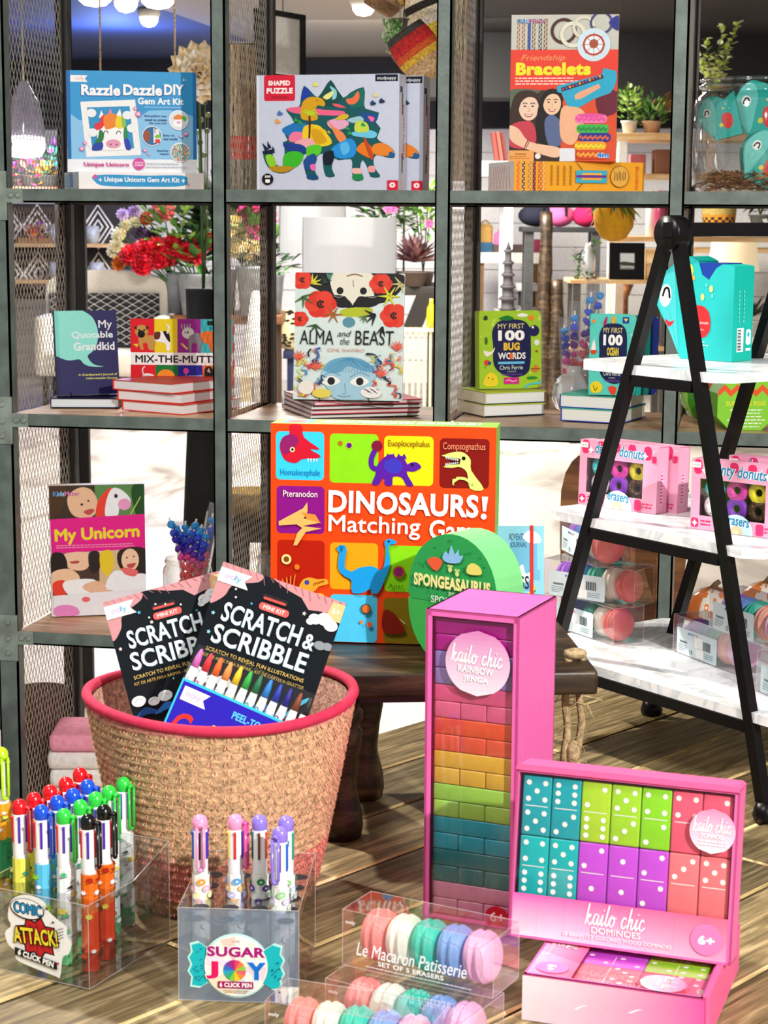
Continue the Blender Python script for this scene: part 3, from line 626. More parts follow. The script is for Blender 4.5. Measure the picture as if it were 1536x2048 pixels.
def display_box(name, label, mw, w, d, hf, hb, m, holes):
    g = empty(name, mw, label, 'pen display')
    b = MB('dfe6ee'); t = .0008
    b.add([(0, 0, 0), (w, 0, 0), (w, 0, hf), (0, 0, hf)], [(0, 1, 2, 3)]); b.build('front_panel', m, g)
    b = MB('dfe6ee'); b.add([(0, 0, 0), (0, d, 0), (0, d, hb), (0, d*.55, hf), (0, 0, hf), (w, 0, 0), (w, d, 0), (w, d, hb), (w, d*.55, hf), (w, 0, hf)], [(0, 1, 2, 3, 4), (5, 6, 7, 8, 9)]); b.add([(0, d, 0), (w, d, 0), (w, d, hb), (0, d, hb)], [(0, 1, 2, 3)]); b.build('side_panels', 'smoke', g)
    b = MB('8f98a8'); b.add([(0, 0, .0006), (w, 0, .0006), (w, d, .0006), (0, d, .0006)], [(0, 1, 2, 3)]); b.build('bottom_panel', 'smoke', g)
    b = MB('aeb4c2'); zs = .066
    b.add([(.001, .001, zs), (w-.001, .001, zs), (w-.001, d-.001, zs), (.001, d-.001, zs)], [(0, 1, 2, 3)]); b.build('inner_tray', 'smoke', g)
    hb_ = MB('2c2932'); nx, ny = holes
    for i in range(nx):
        for j in range(ny): hb_.lathe([(0, zs+.0004), (.0072, zs+.0004)], 16, None, (i+.5)*w/nx, (j+.5)*d/ny, False)
    if nx: hb_.build('tray_holes', 'matte', g)
    eb = MB('e6ecf2')
    for P, Q in (((0, 0, 0), (0, 0, hf)), ((w, 0, 0), (w, 0, hf)), ((0, 0, hf), (w, 0, hf)), ((0, 0, hf), (0, d*.55, hf)), ((w, 0, hf), (w, d*.55, hf)), ((0, d*.55, hf), (0, d, hb)), ((w, d*.55, hf), (w, d, hb)), ((0, d, hb), (w, d, hb)), ((w, 0, 0), (w, d, 0)), ((0, 0, 0), (w, 0, 0)), ((w, d, 0), (w, d, hb))): eb.tube([P, Q], .0003, 4)
    eb.build('fold_edge', 'film', g); return g
# --- candy pens
p0, p1 = tz(358, 2000), tz(598, 2008); w = (p1-p0).length; mw = frame(p0+V((0, 0, .0004)), p1-p0)
SJ = display_box('candy_pen_display', 'frosted pen display box with a round candy-shaped sticker', mw, w, .132, .0805, .084, 'frost', (4, 5))
a = Art(w, .0805, (0, 0, 100, 80.5)); cx, cy = 48, 49
def wing(s, k, col):
    return [(cx+s*(17+k*-1), cy-9), (cx+s*(30+k), cy-19-k), (cx+s*(37+k), cy-17-k), (cx+s*(36+k), cy-11), (cx+s*(39+k), cy-6), (cx+s*(36.5+k), cy), (cx+s*(39+k), cy+6), (cx+s*(36+k), cy+11), (cx+s*(37+k), cy+18+k), (cx+s*(29+k), cy+19+k), (cx+s*(17-k), cy+10)]
for s in (-1, 1): a.poly(wing(s, 1.6, 0), 'bff0ea')
a.ell(cx, cy, 28, 28, 'c8f0e8', n=36)
for s in (-1, 1):
    a.poly(wing(s, 0, 0), '18b8c2')
    for i in range(14): x, y = cx+s*(29+RN.random()*7), cy-14+RN.random()*28; a.line([(x, y), (x+1.3, y-1)], .9, '0c7f90', False)
a.ell(cx, cy, 26.3, 26.3, 'fbf6ef', n=36)
for k, c in enumerate(('f6d9e4', 'd8eef6', 'f7e3c4', 'e9e0f2', 'f5d3c8', 'dff2e6')): t = k*PI/3; a.poly([(cx, cy), (cx+26*math.cos(t), cy+26*math.sin(t)), (cx+26*math.cos(t+.5), cy+26*math.sin(t+.5))], c)
a.text('ooly', cx-3.5, cy-23, cx+3.5, cy-20, 'b07a8a', .0)
a.text('SUGAR', cx-24.5, cy-17.5, cx+25, cy-7.5, 'fbf6ef', .11); a.text('SUGAR', cx-24, cy-17, cx+24.5, cy-8, 'a8127c', .045)
a.text('J', cx-26, cy-4.5, cx-14, cy+12, 'fbf6ef', .1); a.text('J', cx-25, cy-4, cx-14.5, cy+11.5, 'dd1762', .05); a.text('Y', cx+8, cy-4.5, cx+26, cy+12, 'fbf6ef', .1); a.text('Y', cx+9, cy-4, cx+25, cy+11.5, '1173d4', .06)
for k, c in enumerate(('f0607c', 'f58a3c', 'f7c531', '8cc63f', '2fae6e', '29a6c9', '2f6fcf', '7b3fa0', 'b51e78', 'e0446e', 'f2823e', '8fc94a')):
    t = k*PI/6; a.poly([(cx-1, cy+3.5)]+[(cx-1+9.3*math.cos(t+u*PI/18), cy+3.5+9.3*math.sin(t+u*PI/18)) for u in range(4)], c)
a.rect(cx-15, cy+13, cx+14.5, cy+19, 'a1145f', .8); a.text('6 CLICK PEN', cx-13.5, cy+14, cx+13, cy+18, 'ffffff', .03); a.lines(cx-12, cy+20.6, cx+12, 2, 1.6, 'c8963c', .7, 'c')
a.build('candy_sticker', 'card', SJ)
a = Art(w, .0805, (0, 0, 100, 80.5), lift=.0004); a.rect(80, 66, 100, 80, 'f8f8f4'); a.ell(84, 71, 1, 1, '222222'); a.build('price_sticker', 'card', SJ)
PKB, PUB = 'f59ac6', '8f7ade'
for (px, py, bal, cl, cdx, sl, wr, lab) in (
        (400, 1647, PKB, 'f59ac8', .12, ['2a1320', '3b27a8', '5a1fa0', '888888', '2c68d8', '1c5fd0'], wrap_sweet('f3ecb0', 'f2a13c', 'f0b4c8'), 'pink-capped candy pen, leftmost in the frosted display box'),
        (471, 1646, PKB, 'e0559f', 1.25, ['e8202c', '5531c0', 'e84fa0', '888888', 'f0b02c', 'e8c040'], wrap_sweet('c9c4ee', '5aa6e0', 'f2c27c'), 'pink-capped candy pen with red slider, second from left in frosted box'),
        (519, 1647, PUB, None, 0, ['6a3c22', 'e2502c', '888888', '888888', '1c6f78', '145d68'], wrap_sweet('e8f2ea', '2a8f4a', '5c4a9c'), 'purple-capped candy pen without visible clip in the frosted box'),
        (572, 1649, PUB, None, 0, ['1f66d6', '22a08c', '888888', '888888', '3a52c8', '1f66d6'], wrap_sweet('e6f4ea', '8fd28c', 'cfe0f6'), 'rearmost purple-capped candy pen at the right end of the frosted box'),
        (560, 1671, PUB, '8a72dc', -.35, ['2b2358', '1f66d6', '22a08c', '888888', '888888', '3a52c8'], wrap_sweet('e9f6e4', '9fdc94', 'd8d2f0'), 'purple-capped candy pen with purple clip in front, frosted box')):
    p = on_z(px, py, PT); pen(yaw_m(p, CYAW, TABLE+.001), lab, 'candy click pens', bal, cl, cdx, sl, wr)
# --- comic pens
p0, p1 = tz(-40, 1930), tz(179, 1979); w = (p1-p0).length; mw = frame(p0+V((0, 0, .0004)), p1-p0)
CB = display_box('comic_pen_display', 'clear pen display box with a red comic burst sticker', mw, w, .125, .0735, .092, 'smoke', (0, 0))
a = Art(w, .0735, (-40, 0, 179, 172))
burst = [(58+(46+10*(i % 2))*math.cos(i*PI/9), 98-8+(48+9*(i % 2))*math.sin(i*PI/9)) for i in range(18)]
a.blob([(20, 55), (30, 18), (60, 2), (92, 8), (100, 25), (118, 40), (136, 52), (138, 72), (146, 84), (140, 108), (128, 118), (122, 160), (110, 160), (40, 146), (34, 128), (18, 112), (14, 90), (26, 74)], 'fdfdfb')
a.star(78, 88, 46, '16110f', 9, .72, .2); a.star(78, 88, 42, 'c8202a', 9, .7, .2)
for i in range(12): t = i*PI/6; a.line([(78+14*math.cos(t), 88+14*math.sin(t)), (78+30*math.cos(t), 88+30*math.sin(t))], 1.6, 'a0141c', False)
a.ell(60, 32, 34, 22, '16110f'); a.ell(60, 31, 32, 20, 'fdfdfb'); a.text('COMIC', 34, 20, 88, 42, '12304a', .1); a.text('COMIC', 35, 21, 87, 41, '2a9ad8', .03)
a.text('ATTACK!', 30, 66, 122, 104, '16110f', .1, 0, -.1); a.text('ATTACK!', 32, 68, 120, 102, 'f5e03a', .03, 0, -.1)
a.poly([(34, 116), (118, 130), (118, 146), (34, 132)], '16110f'); a.text('6 CLICK PEN', 40, 124, 112, 137, 'ffffff', .05, 0, .165)
for x, y in ((112, 48), (120, 132), (100, 22)): a.star(x, y, 4, 'c8202a' if y > 100 else '3a3a20')
for k in range(4): a.line([(122, 60+k*7), (132, 56+k*6)], 1.3, '16110f', False)
a.text('ooly', 92, 16, 104, 22, '777777', .0); a.build('burst_sticker', 'card', CB)
rowsC = [('d8121c', 'd8121c', [(39, 1616), (68, 1602), (100, 1587), (132, 1571), (160, 1552)], wrap_comic('e8e25a', '5cc4b0', '1f9a8e'), 'red'),
         ('1450d2', '1450d2', [(83, 1627), (115, 1608), (146, 1594), (175, 1576)], wrap_comic('5cc0e6', '9ad72a', '1a6bd0'), 'blue'),
         ('2fc943', '2fc943', [(128, 1635), (161, 1617), (191, 1601), (218, 1588), (247, 1571)], wrap_comic('eef4f2', 'dfeaea', '3dbb7c'), 'green'),
         ('0c0b0d', '0c0b0d', [(176, 1646), (208, 1627)], wrap_comic('f0701c', 'e4441c', 'b52012'), 'black')]
ordn = ['foremost', 'second', 'third', 'fourth', 'rearmost']
for bal, cl, pts, wr, nm in rowsC:
    for k, (px, py) in enumerate(pts):
        p = on_z(px, py, PT); o = ordn[k] if k < len(pts)-1 or k == 0 else 'rearmost'
        g = pen(yaw_m(p, CYAW+(.1 if nm != 'green' or k < 3 else -.25), TABLE+.0012), f'{o} {nm}-capped comic pen in the clear display box', 'comic click pens', bal, cl, 1.15, ['4a22b8', 'd8202c' if nm == 'black' else '4a22b8', '888888', '888888', 'f0b02c', 'c01824'], wr)
# --- lime pen at the edge of the photo, in its own clear stand
p = on_z(2, 1512, PT+.02); LP = pen(yaw_m(p, CYAW, TABLE+.0215), 'lime-capped click pen in a clear stand left of the comic pen box', 'neon pens', 'b6f01e', 'b6f01e', .55, ['222222', '3a9a3a', '888888', '888888', '888888', '888888'], wrap_comic('f0a82c', '2f8f5c', '4a3a30'))
b = MB('dfe6ee'); b.box(p.x-.03, p.y-.01, TABLE+.0003, p.x+.0075, p.y+.03, TABLE+.02); tag(b.build('pen_stand', 'smoke'), 'low clear pen stand at the left edge of the table', 'pen stand')

# ================================================================ STRAW BASKET WITH CARDS AND CRAYONS
BD = 1.803; c = at_d(442, 1387, BD); BZ = .196; bc = V((c.x, c.y, TABLE))
bask = empty('straw_basket', Matrix.Translation(bc), 'large pink and natural woven straw basket with a raspberry rim', 'basket')
def brad(t): return .086+(.1262-.086)*t**.85
b = MB('d0a880'); NC = 24; prof = []
for k in range(NC):
    for u in (0, .5):
        t = (k+u)/NC; prof.append((brad(t)+(.0034 if u else .0), .002+t*(BZ-.004)))
prof.append((brad(1), BZ-.002)); prof = [(0, .002)]+prof
n = 56; b.lathe(prof, n, cap=False)
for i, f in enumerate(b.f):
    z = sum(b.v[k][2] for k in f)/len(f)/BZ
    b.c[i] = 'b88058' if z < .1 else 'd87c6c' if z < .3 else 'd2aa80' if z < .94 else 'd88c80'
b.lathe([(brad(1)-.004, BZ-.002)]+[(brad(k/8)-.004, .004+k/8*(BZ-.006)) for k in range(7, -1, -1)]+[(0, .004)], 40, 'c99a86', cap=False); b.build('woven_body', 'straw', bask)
b = MB('e88478'); RS = random.Random(3)
for k in range(NC):
    t0, t1 = k/NC, (k+1)/NC; pr = .9
    for i in range(104):
        a0 = 2*PI*(i+(k % 2)*.5)/104+RS.uniform(-.008, .008); a1 = a0+.022*(1 if (i+k) % 2 else -1); ra, rb, rm = brad(t0)+.0006, brad(t1)+.0006, brad((t0+t1)/2)+.0039; z0, z1 = t0*BZ, t1*BZ
        am = (a0+a1)/2; wv = .0006
        b.add([((ra)*math.cos(a0), ra*math.sin(a0), z0), (ra*math.cos(a0)-wv*math.sin(a0)*2, ra*math.sin(a0)+wv*2*math.cos(a0), z0), (rm*math.cos(am)-wv*math.sin(am)*2, rm*math.sin(am)+wv*2*math.cos(am), (z0+z1)/2), (rm*math.cos(am), rm*math.sin(am), (z0+z1)/2), (rb*math.cos(a1), rb*math.sin(a1), z1), (rb*math.cos(a1)-wv*2*math.sin(a1), rb*math.sin(a1)+wv*2*math.cos(a1), z1)], [(0, 1, 2, 3), (3, 2, 5, 4)], 'f09a8c' if (t0 < .32 or t0 > .93) else 'dfa487')
b.build('stitching', 'straw', bask)
b = MB('c8284c'); b.tube([((brad(1)+.0005)*math.cos(2*PI*i/56), (brad(1)+.0005)*math.sin(2*PI*i/56), BZ+.0035*math.sin(2*PI*i/56*2+.6)) for i in range(56)], .0052, 8, closed=True); b.build('rim', 'cloth', bask)
def hang(tl, tr, dist, yaw, lean, h):
    """a flat card held in the basket: top corners seen at tl, tr on a leaning plane"""
    xh = V((math.cos(yaw), math.sin(yaw), 0)); back = V((-xh.y, xh.x, 0)); up = V((0, 0, math.cos(lean)))+back*math.sin(lean); nrm = xh.cross(up)
    p = at_d(tl[0], tl[1], dist); q = on_plane(*tr, p, nrm); x = (q-p); w = x.length; x.normalize(); z = x.cross(nrm)*-1
    if z.z < 0: z = -z
    return frame(p-z*h, x, z), w
def scratch_card(mw, w, h, label):
    g = carton('craft_kit_card', label, 'craft kit', mw, w, h, .0016, '121a20', group='scratch craft kits'); a = Art(w, h, (0, 0, 100, 100*h/w)); H = 100*h/w
    a.poly([(0, 0), (100, 0), (100, H), (0, H)], '0e151b')
    pk = 'c98e92'
    a.blob([(0, -.0), (14, 0), (32, 0), (31, 6), (20, 11), (12, 16), (9, 25), (0, 33), (0, 16)], pk); a.poly([(40, 0), (99.8, 0), (99.8, 15), (93, 17), (84, 12), (74, 14), (66, 7), (55, 5)], pk)
    for i in range(16): x = 2+i*6.2; a.line([(x, .5), (x+3, 3+2*(i % 3))], .5, 'a86a70', False)
    a.poly([(-1, 4), (25, 4), (20.5, 9.5), (25, 15), (-1, 15)], 'f6f4f2'); a.text('ooly', 5, 6.5, 18, 12.8, 'b48ac8', .0); a.text('ly', 12.6, 6.5, 18, 12.8, '38b8c8', .0)
    a.poly([(90, 2), (100, 2), (100, 16), (88, 16)], 'f0c088'); a.text('6+', 91.5, 6, 97.5, 11, 'fff6ea', .0)
    for cx, cy, r in ((81, 19, 5), (88, 17, 6), (94, 20, 5.5), (78, 22, 3)): a.ell(cx, cy, r, r*.8, 'e8eaec'); a.line([(cx-r*.5, cy), (cx, cy-r*.4), (cx+r*.4, cy)], .5, 'a8b0b4')
    for cx, cy, r in ((91, 37, 4.5), (97, 36, 4)): a.ell(cx, cy, r, r*.75, '8a9298')
    a.ell(102, 31, 3.6, 3.6, 'a84ab0') if False else None
    a.rect(37, 12.8, 58, 17.4, '2a2226', 2); a.rect(38.5, 15, 56.5, 17, 'c8504a', .8); a.rect(37, 19.6, 61, 25.4, 'e2605c', 2.6); a.text('MINI KIT', 40.5, 21, 57.5, 24, 'ffe9e6', .03)
    for dx, dy, c in ((.5, .5, '5a7c88'), (0, 0, 'e6f4f6')):
        a.text('SCRATCH', 12+dx, 28+dy, 75+dx, 43+dy, c, .018); a.text('&', 78+dx, 31+dy, 87+dx, 43+dy, c, .015); a.text('SCRIBBLE', 10+dx, 46+dy, 86+dx, 61+dy, c, .018)
    a.text('SCRATCH TO REVEAL FUN ILLUSTRATIONS', 9, 65, 88, 68, 'e4c36a', .0); a.text('KIT DE ARTE PARA RASPAR - KIT DE CARTES A GRATTER', 8, 70.5, 90, 73, 'd0ae58', .0)
    r = random.Random(int(w*1e5))
    for i in range(34):
        x, y = r.uniform(4, 96), r.uniform(12, 80)
        if not (10 < x < 88 and 27 < y < 74): (a.star(x, y, r.choice((1.2, 1.8)), r.choice(('8fd4e8', 'f0d8d0', '46b4e0'))) if i % 2 else a.ell(x, y, .8, .8, 'f4f6f6', n=8))
    for cx, cy, s in ((8, 86, 1), (20, 89, .8), (30, 87, 1)): a.ell(cx, cy, 6*s, 4.4*s, 'dfe6e8'); a.line([(cx-3, cy), (cx, cy-2), (cx+3, cy)], .5, '98a4a8')
    for k in range(5): x = 12+k*18; a.poly(smooth([(x-12, 100), (x-6, 95), (x, 92), (x+8, 96), (x+12, 100), (x, 98)], True, 3), '2a6cc0' if k % 2 else '1c4c8c')
    for k in range(6): x = 8+k*17; a.line([(x, H-4), (x+3, H-16-3*(k % 2)), (x+9, H-22)], 2.6, ('46c0e0', '8fd42a', '46c0e0')[k % 3])
    for k in range(5): a.line([(82+k*2, 98-k*3), (90+k*1.4, 84-k), (96, 78)], 1.3, '4cc8e8')
    a.build('printed_front', 'card', g); return g
mw, w = hang((205, 1205), (441, 1141), 1.80, YAW+.05, .2, .165); scratch_card(mw, w, .165, 'black scratch kit card tilted left, behind, in the straw basket')
mw, w = hang((447, 1123), (693, 1207), 1.775, YAW-.05, .2, .175); scratch_card(mw, w, .175, 'black scratch kit card tilted right, in front of its twin in the basket')
# crayons
mw, w = hang((396, 1287), (636, 1392), 1.738, YAW-.03, .2, .098); h = .098
cr = empty('crayon_box', mw, 'clear-topped box of twelve patterned crayons with a deep blue label in the basket', 'crayons')
b = MB(); b.add([(0, 0, 0), (w, 0, 0), (w, 0, h), (0, 0, h), (0, .013, 0), (w, .013, 0), (w, .013, h), (0, .013, h)], [(0, 1, 2, 3), (4, 5, 6, 7), (0, 4, 7, 3), (1, 5, 6, 2), (3, 2, 6, 7)]); b.build('clear_box', 'clear', cr)
for i, (c, c2) in enumerate((('e070c8', 'f7b6c8'), ('e02838', 'd8405a'), ('f06a1c', 'f0a04c'), ('f4984c', 'f8d8a0'), ('f4d018', 'f4e48a'), ('2cb440', '8fd42a'), ('147848', '2a9a78'), ('2488d8', '3aa0d8'), ('2038b0', '3a6ac0'), ('1c1c90', '4a3a8c'), ('8a4428', 'e8d8c8'), ('202024', '888890'))):
    x = (i+.5)*w/12; r = w/12*.44; o = MB('faf8f4'); o.lathe([(r, .004), (r, h*.66), (r*.8, h*.78)], 14, 'faf8f4', x, .0065); p = o.build('crayon', 'gloss', cr)
    o = MB(c); o.lathe([(r*.8, h*.78), (r*.72, h*.87), (r*.35, h*.95), (.0003, h*.965)], 14, c, x, .0065); o.build('crayon_tip', 'rubber', p)
    a = Art(2*PI*r, h*.64, (0, 0, 100, 200), lift=1e-4); a.wrap = r
    for k in range(11):
        for j in range(3): a.ell(20+j*30+(15 if k % 2 else 0)-8, 12+k*12, 8, 5, c2, n=8) if i % 3 != 2 else a.rect(12+j*26, 8+k*14, 12+j*26+24, 14+k*14, c2)
    a.build('crayon_print', 'card', p, Matrix.Translation((x, .0065, .006)))
a = Art(w, h, (0, 0, 100, 100*h/w)); H = 100*h/w
a.poly([(0, 28), (100, 28), (100, H), (0, H)], '3ac4e8'); a.poly([(1.5, 30), (98.5, 30), (98.5, H), (1.5, H)], '2a20b4'); a.poly([(4, 33), (25, 33), (21, 38.5), (25, 44), (4, 44)], 'faf8f6'); a.text('ooly', 7, 35.5, 19, 41.5, 'b48ac8', 0)
a.text('PEEL-TO-REVEAL', 46, 36, 92, 42, '58c8f0', .03)
x = 6
for ch, c, wd in (('C', 'e8342c', 14), ('o', 'f0902c', 10), ('l', 'f4c82c', 5), ('o', '8fd43a', 10), ('r', '2fb86a', 7)): a.text(ch, x, 52 if ch in 'Cl' else 58, x+wd, 72, c, .03, .2); x += wd+1.5
a.text('Appeel', 58, 52, 92, 74, '46c0e8', .03, .2); a.build('front_label', 'card', cr)

# ================================================================ DINOSAUR MATCHING GAME
mw, w, h = stand((541, 1279), (986, 1294), BH+.0017, math.radians(1.5), (538, 846))
dn = carton('matching_game_box', 'large orange dinosaur matching game box standing on the dark bench', 'game', mw, w, h, .062, 'e4430c', '7ac83c', '8fd04a')
a = Art(w, h, (95, 62, 1255, 1172)); O = 'e8450e'; a.rect(95, 62, 1255, 1172, O)
def tile(x0, y0, x1, y1, c): a.rect(x0, y0, x1, y1, c, 22)
tile(122, 102, 372, 347, '36c6ee'); tile(402, 108, 652, 356, '86d414'); tile(682, 114, 935, 362, 'e4da10'); tile(967, 120, 1220, 370, '7e0f06')
tile(126, 378, 376, 620, '860f80'); tile(130, 654, 378, 892, 'b01c04'); tile(406, 660, 656, 900, 'e8a010'); tile(690, 668, 940, 905, '86d414'); tile(968, 672, 1222, 910, '9a1444')
tile(134, 924, 380, 1150, 'f0c828'); tile(408, 926, 654, 1170, '4cc4ec'); tile(688, 936, 936, 1170, '7e6a0c'); tile(968, 940, 1222, 1172, '36c6ee')
# head in the first tile
a.poly(smooth([(195, 70), (255, 70), (268, 130), (350, 188), (300, 190), (355, 222), (330, 236), (262, 240), (225, 262), (175, 250), (150, 215), (142, 170), (160, 130), (192, 115)], True, 3), 'c8142c')
a.blob([(145, 175), (165, 128), (215, 118), (240, 150), (205, 200), (165, 220)], '8a1a62'); a.ell(208, 193, 13, 13, 'f4e8a0'); a.ell(208, 193, 7, 7, '101010')
for x in (285, 300, 315, 330): a.poly([(x, 238), (x+9, 236), (x+6, 258)], 'ffffff')
a.text('Homalocephale', 146, 292, 352, 334, '1478b4', .0)
a.ell(456, 156, 12, 12, 'b46414'); a.ell(502, 166, 17, 17, 'e8b86a'); a.ell(502, 166, 14, 14, '4a1e78')
# club-tailed one
P2 = '56189a'
a.line([(640, 180), (618, 230), (625, 275), (680, 285)], 26, P2); a.ell(646, 166, 28, 28, '7a1034')
a.poly(smooth([(645, 270), (680, 225), (720, 205), (745, 222), (775, 212), (800, 250), (815, 275), (800, 300), (835, 360), (800, 362), (775, 322), (730, 320), (725, 362), (690, 362), (680, 325), (655, 362), (622, 358), (640, 310)], True, 3), P2)
a.blob([(690, 240), (740, 228), (775, 255), (765, 295), (715, 300), (685, 275)], '3c34b4'); a.poly(smooth([(790, 275), (815, 248), (850, 244), (874, 268), (845, 288), (812, 290)], True, 3), P2); a.ell(828, 258, 8, 8, '10102a')
for x in (690, 718, 746, 774): a.poly([(x, 228), (x+12, 200), (x+26, 226)], P2)
a.text('Euoplocephalus', 704, 134, 916, 176, '8a4a10', .0)
# green head tile
G2 = 'd0e478'
a.poly(smooth([(985, 205), (1040, 188), (1090, 190), (1125, 225), (1130, 280), (1195, 370), (1125, 370), (1108, 290), (1070, 262), (1030, 268), (988, 262), (1060, 236), (985, 210)], True, 3), G2)
a.poly([(992, 210), (1075, 222), (1070, 248), (992, 256), (1030, 236)], '3a0604'); a.ell(1090, 219, 10, 10, '101010')
for k in range(7): a.poly([(996+k*10, 210+k*2), (1004+k*10, 212+k*2), (1001+k*10, 226+k*1.5)], 'ffffff'); a.poly([(996+k*10, 256-k*2), (1004+k*10, 255-k*2), (1000+k*10, 242-k)], 'ffffff')
a.line([(1140, 350), (1100, 322), (1060, 318)], 14, G2); [a.line([(1070, 320), (1038, 326+k*8), (1042, 332+k*10)], 6, G2) for k in range(3)]
a.text('Compsognathus', 984, 140, 1200, 186, 'f0906a', .0)
a.text('Pteranodon', 162, 400, 340, 432, 'f8f0e0', .0)
T3 = 'f0b464'
a.poly([(138, 560), (265, 490), (288, 458), (290, 505), (270, 540), (360, 560), (300, 572), (262, 580), (362, 590), (280, 610), (235, 680), (216, 680), (235, 618), (262, 590), (232, 572), (140, 580)], T3); a.poly([(255, 510), (330, 520), (358, 564), (290, 545)], 'd88c3c')
for t, y0, y1, x0, x1, bo in (('DINOSAURS', 396, 512, 398, 1170, .035), ('Matching', 522, 632, 400, 872, .016), ('Game', 532, 632, 920, 1205, .02)): a.text(t, x0, y0, x1, y1, 'fbf4ea', bo, 0, .012)
a.poly([(1186, 408), (1218, 408), (1208, 482), (1192, 482)], 'fbf4ea'); a.ell(1197, 508, 15, 15, 'fbf4ea')
a.ell(180, 752, 26, 26, 'f4d890'); a.ell(180, 752, 15, 15, '7a4410'); a.ell(236, 790, 14, 14, 'e87820')
a.poly(smooth([(245, 915), (262, 860), (300, 842), (345, 850), (390, 848), (398, 872), (350, 888), (320, 915)], True, 3), 'f0a02c'); a.ell(288, 868, 13, 13, '2a4aa0')
for k in range(6): a.line([(322+k*10, 884-k*4), (328+k*10, 870-k*3)], 4, '7a2a08', False)
for k in range(4): a.line([(170+k*16, 890), (160+k*22, 855-8*k)], 7, 'd87a2a')
# long-neck
B4 = '189ae0'
a.line([(460, 690), (478, 690), (470, 740), (475, 800), (540, 830)], 34, B4); a.poly(smooth([(500, 820), (560, 785), (630, 775), (680, 790), (700, 700), (690, 650), (715, 632), (752, 645), (745, 658), (712, 672), (720, 760), (690, 850), (660, 910), (625, 912), (620, 890), (580, 912), (525, 912), (520, 850), (480, 828)], True, 3), B4); a.ell(712, 646, 6, 6, '0c2040')
a.ell(766, 800, 32, 32, 'a05a10'); a.ell(766, 800, 24, 24, '8a1a62'); a.text('Apat', 712, 860, 792, 895, '3c7a14', .0)
a.ell(598, 994, 26, 26, '5a4a3a'); a.ell(598, 994, 20, 20, 'd8702c'); a.ell(574, 1062, 9, 9, 'e87a2c'); a.ell(617, 1074, 14, 14, 'e8602c')
a.poly(smooth([(690, 1000), (740, 1010), (780, 1060), (800, 1110), (690, 1110)], True, 3), '7a1a08'); a.poly([(765, 1032), (800, 1060), (800, 1066)], 'f4e8c0')
a.build('printed_front', 'card', dn)
a = Art(w, .062, (0, 0, 100, 24)); a.rect(4, 3, 17, 20, '58b4d8'); a.ell(10, 12, 4.5, 7, 'e05a4a'); a.text('DINOSAURS! MATCHING GAME', 22, 5, 92, 18, 'eef6dc', .03, 0, PI); a.build('printed_lid', 'card', dn, top_face(h))

# ================================================================ EGG-SHAPED SPONGE BOX
RH = V((RI.x, RI.y, 0)).normalized(); FH = V((FW.x, FW.y, 0)).normalized()
xd = RH*.80-FH*.60; cb = on_z(902, 1338, BH); EWd, EHt, ETh = .112, .142, .05
mw = frame(cb-xd*EWd/2+V((0, 0, .0005)), xd)
eg = empty('egg_shaped_sponge_box', mw, 'green egg-shaped gift box with dinosaur shapes and an orange seam standing behind the rainbow blocks', 'gift box')
def egg_half(top):
    n = 18; cx, cz = EWd/2, EHt*.5; q = []
    for i in range(n+1):
        t = PI*i/n; q.append((cx+EWd/2*math.cos(t), cz+.004+(EHt/2-.004)*math.sin(t)**.9) if top else (cx-EWd/2*math.cos(t), cz-.002-(EHt/2-.003)*math.sin(t)**.9))
    if top: q = [(EWd-.004, cz-.003)]+q+[(.004, cz-.003)]
    return q
b = MB('2fa052'); b.prism(egg_half(True), 0, ETh, '2fa052', '7fd888'); b.build('upper_shell', 'card', eg)
b = MB('2fa052'); b.prism(egg_half(False), 0, ETh, '3aa84c', '58c268'); b.build('lower_shell', 'card', eg)
b = MB('e8502c'); b.box(.006, .003, EHt*.5-.004, EWd-.006, ETh-.003, EHt*.5); b.build('orange_seam', 'card', eg)
a = Art(EWd, EHt, (0, 0, 100, 127))
for i in range(60):
    x, y = RN.uniform(4, 96), RN.uniform(4, 62)
    if ((x-50)/47)**2+((y-62)/58)**2 < 1: a.rect(x, y, x+1.6, y+1.2, '17803e')
a.poly(smooth([(40, 22), (44, 16), (47, 19), (50, 10), (54, 18), (58, 13), (59, 19), (63, 18), (60, 25), (50, 27), (43, 26)], True, 2), '8ec4ec'); a.blob([(23, 27), (32, 23), (40, 26), (38, 32), (33, 36), (27, 33)], 'e8603c'); a.blob([(68, 28), (74, 24), (82, 27), (84, 33), (76, 35), (68, 34)], 'e6e070')
for x, y in ((49, 33), (57, 36)): a.ell(x, y, 2.2, 2.6, 'd8e88a', n=10); [a.ell(x-2+2*k, y-3.4, .8, 1.2, 'd8e88a', n=8) for k in range(3)]
a.text('SPONGEASAURUS', 8, 40, 94, 52, 'f0ec9c', .05); a.text('BY', 48, 54, 54, 57.5, 'dff0cc', .0); a.text('SPONGELLE', 28, 59.5, 76, 66, 'f4faf0', .0); a.build('printed_front', 'card', eg)

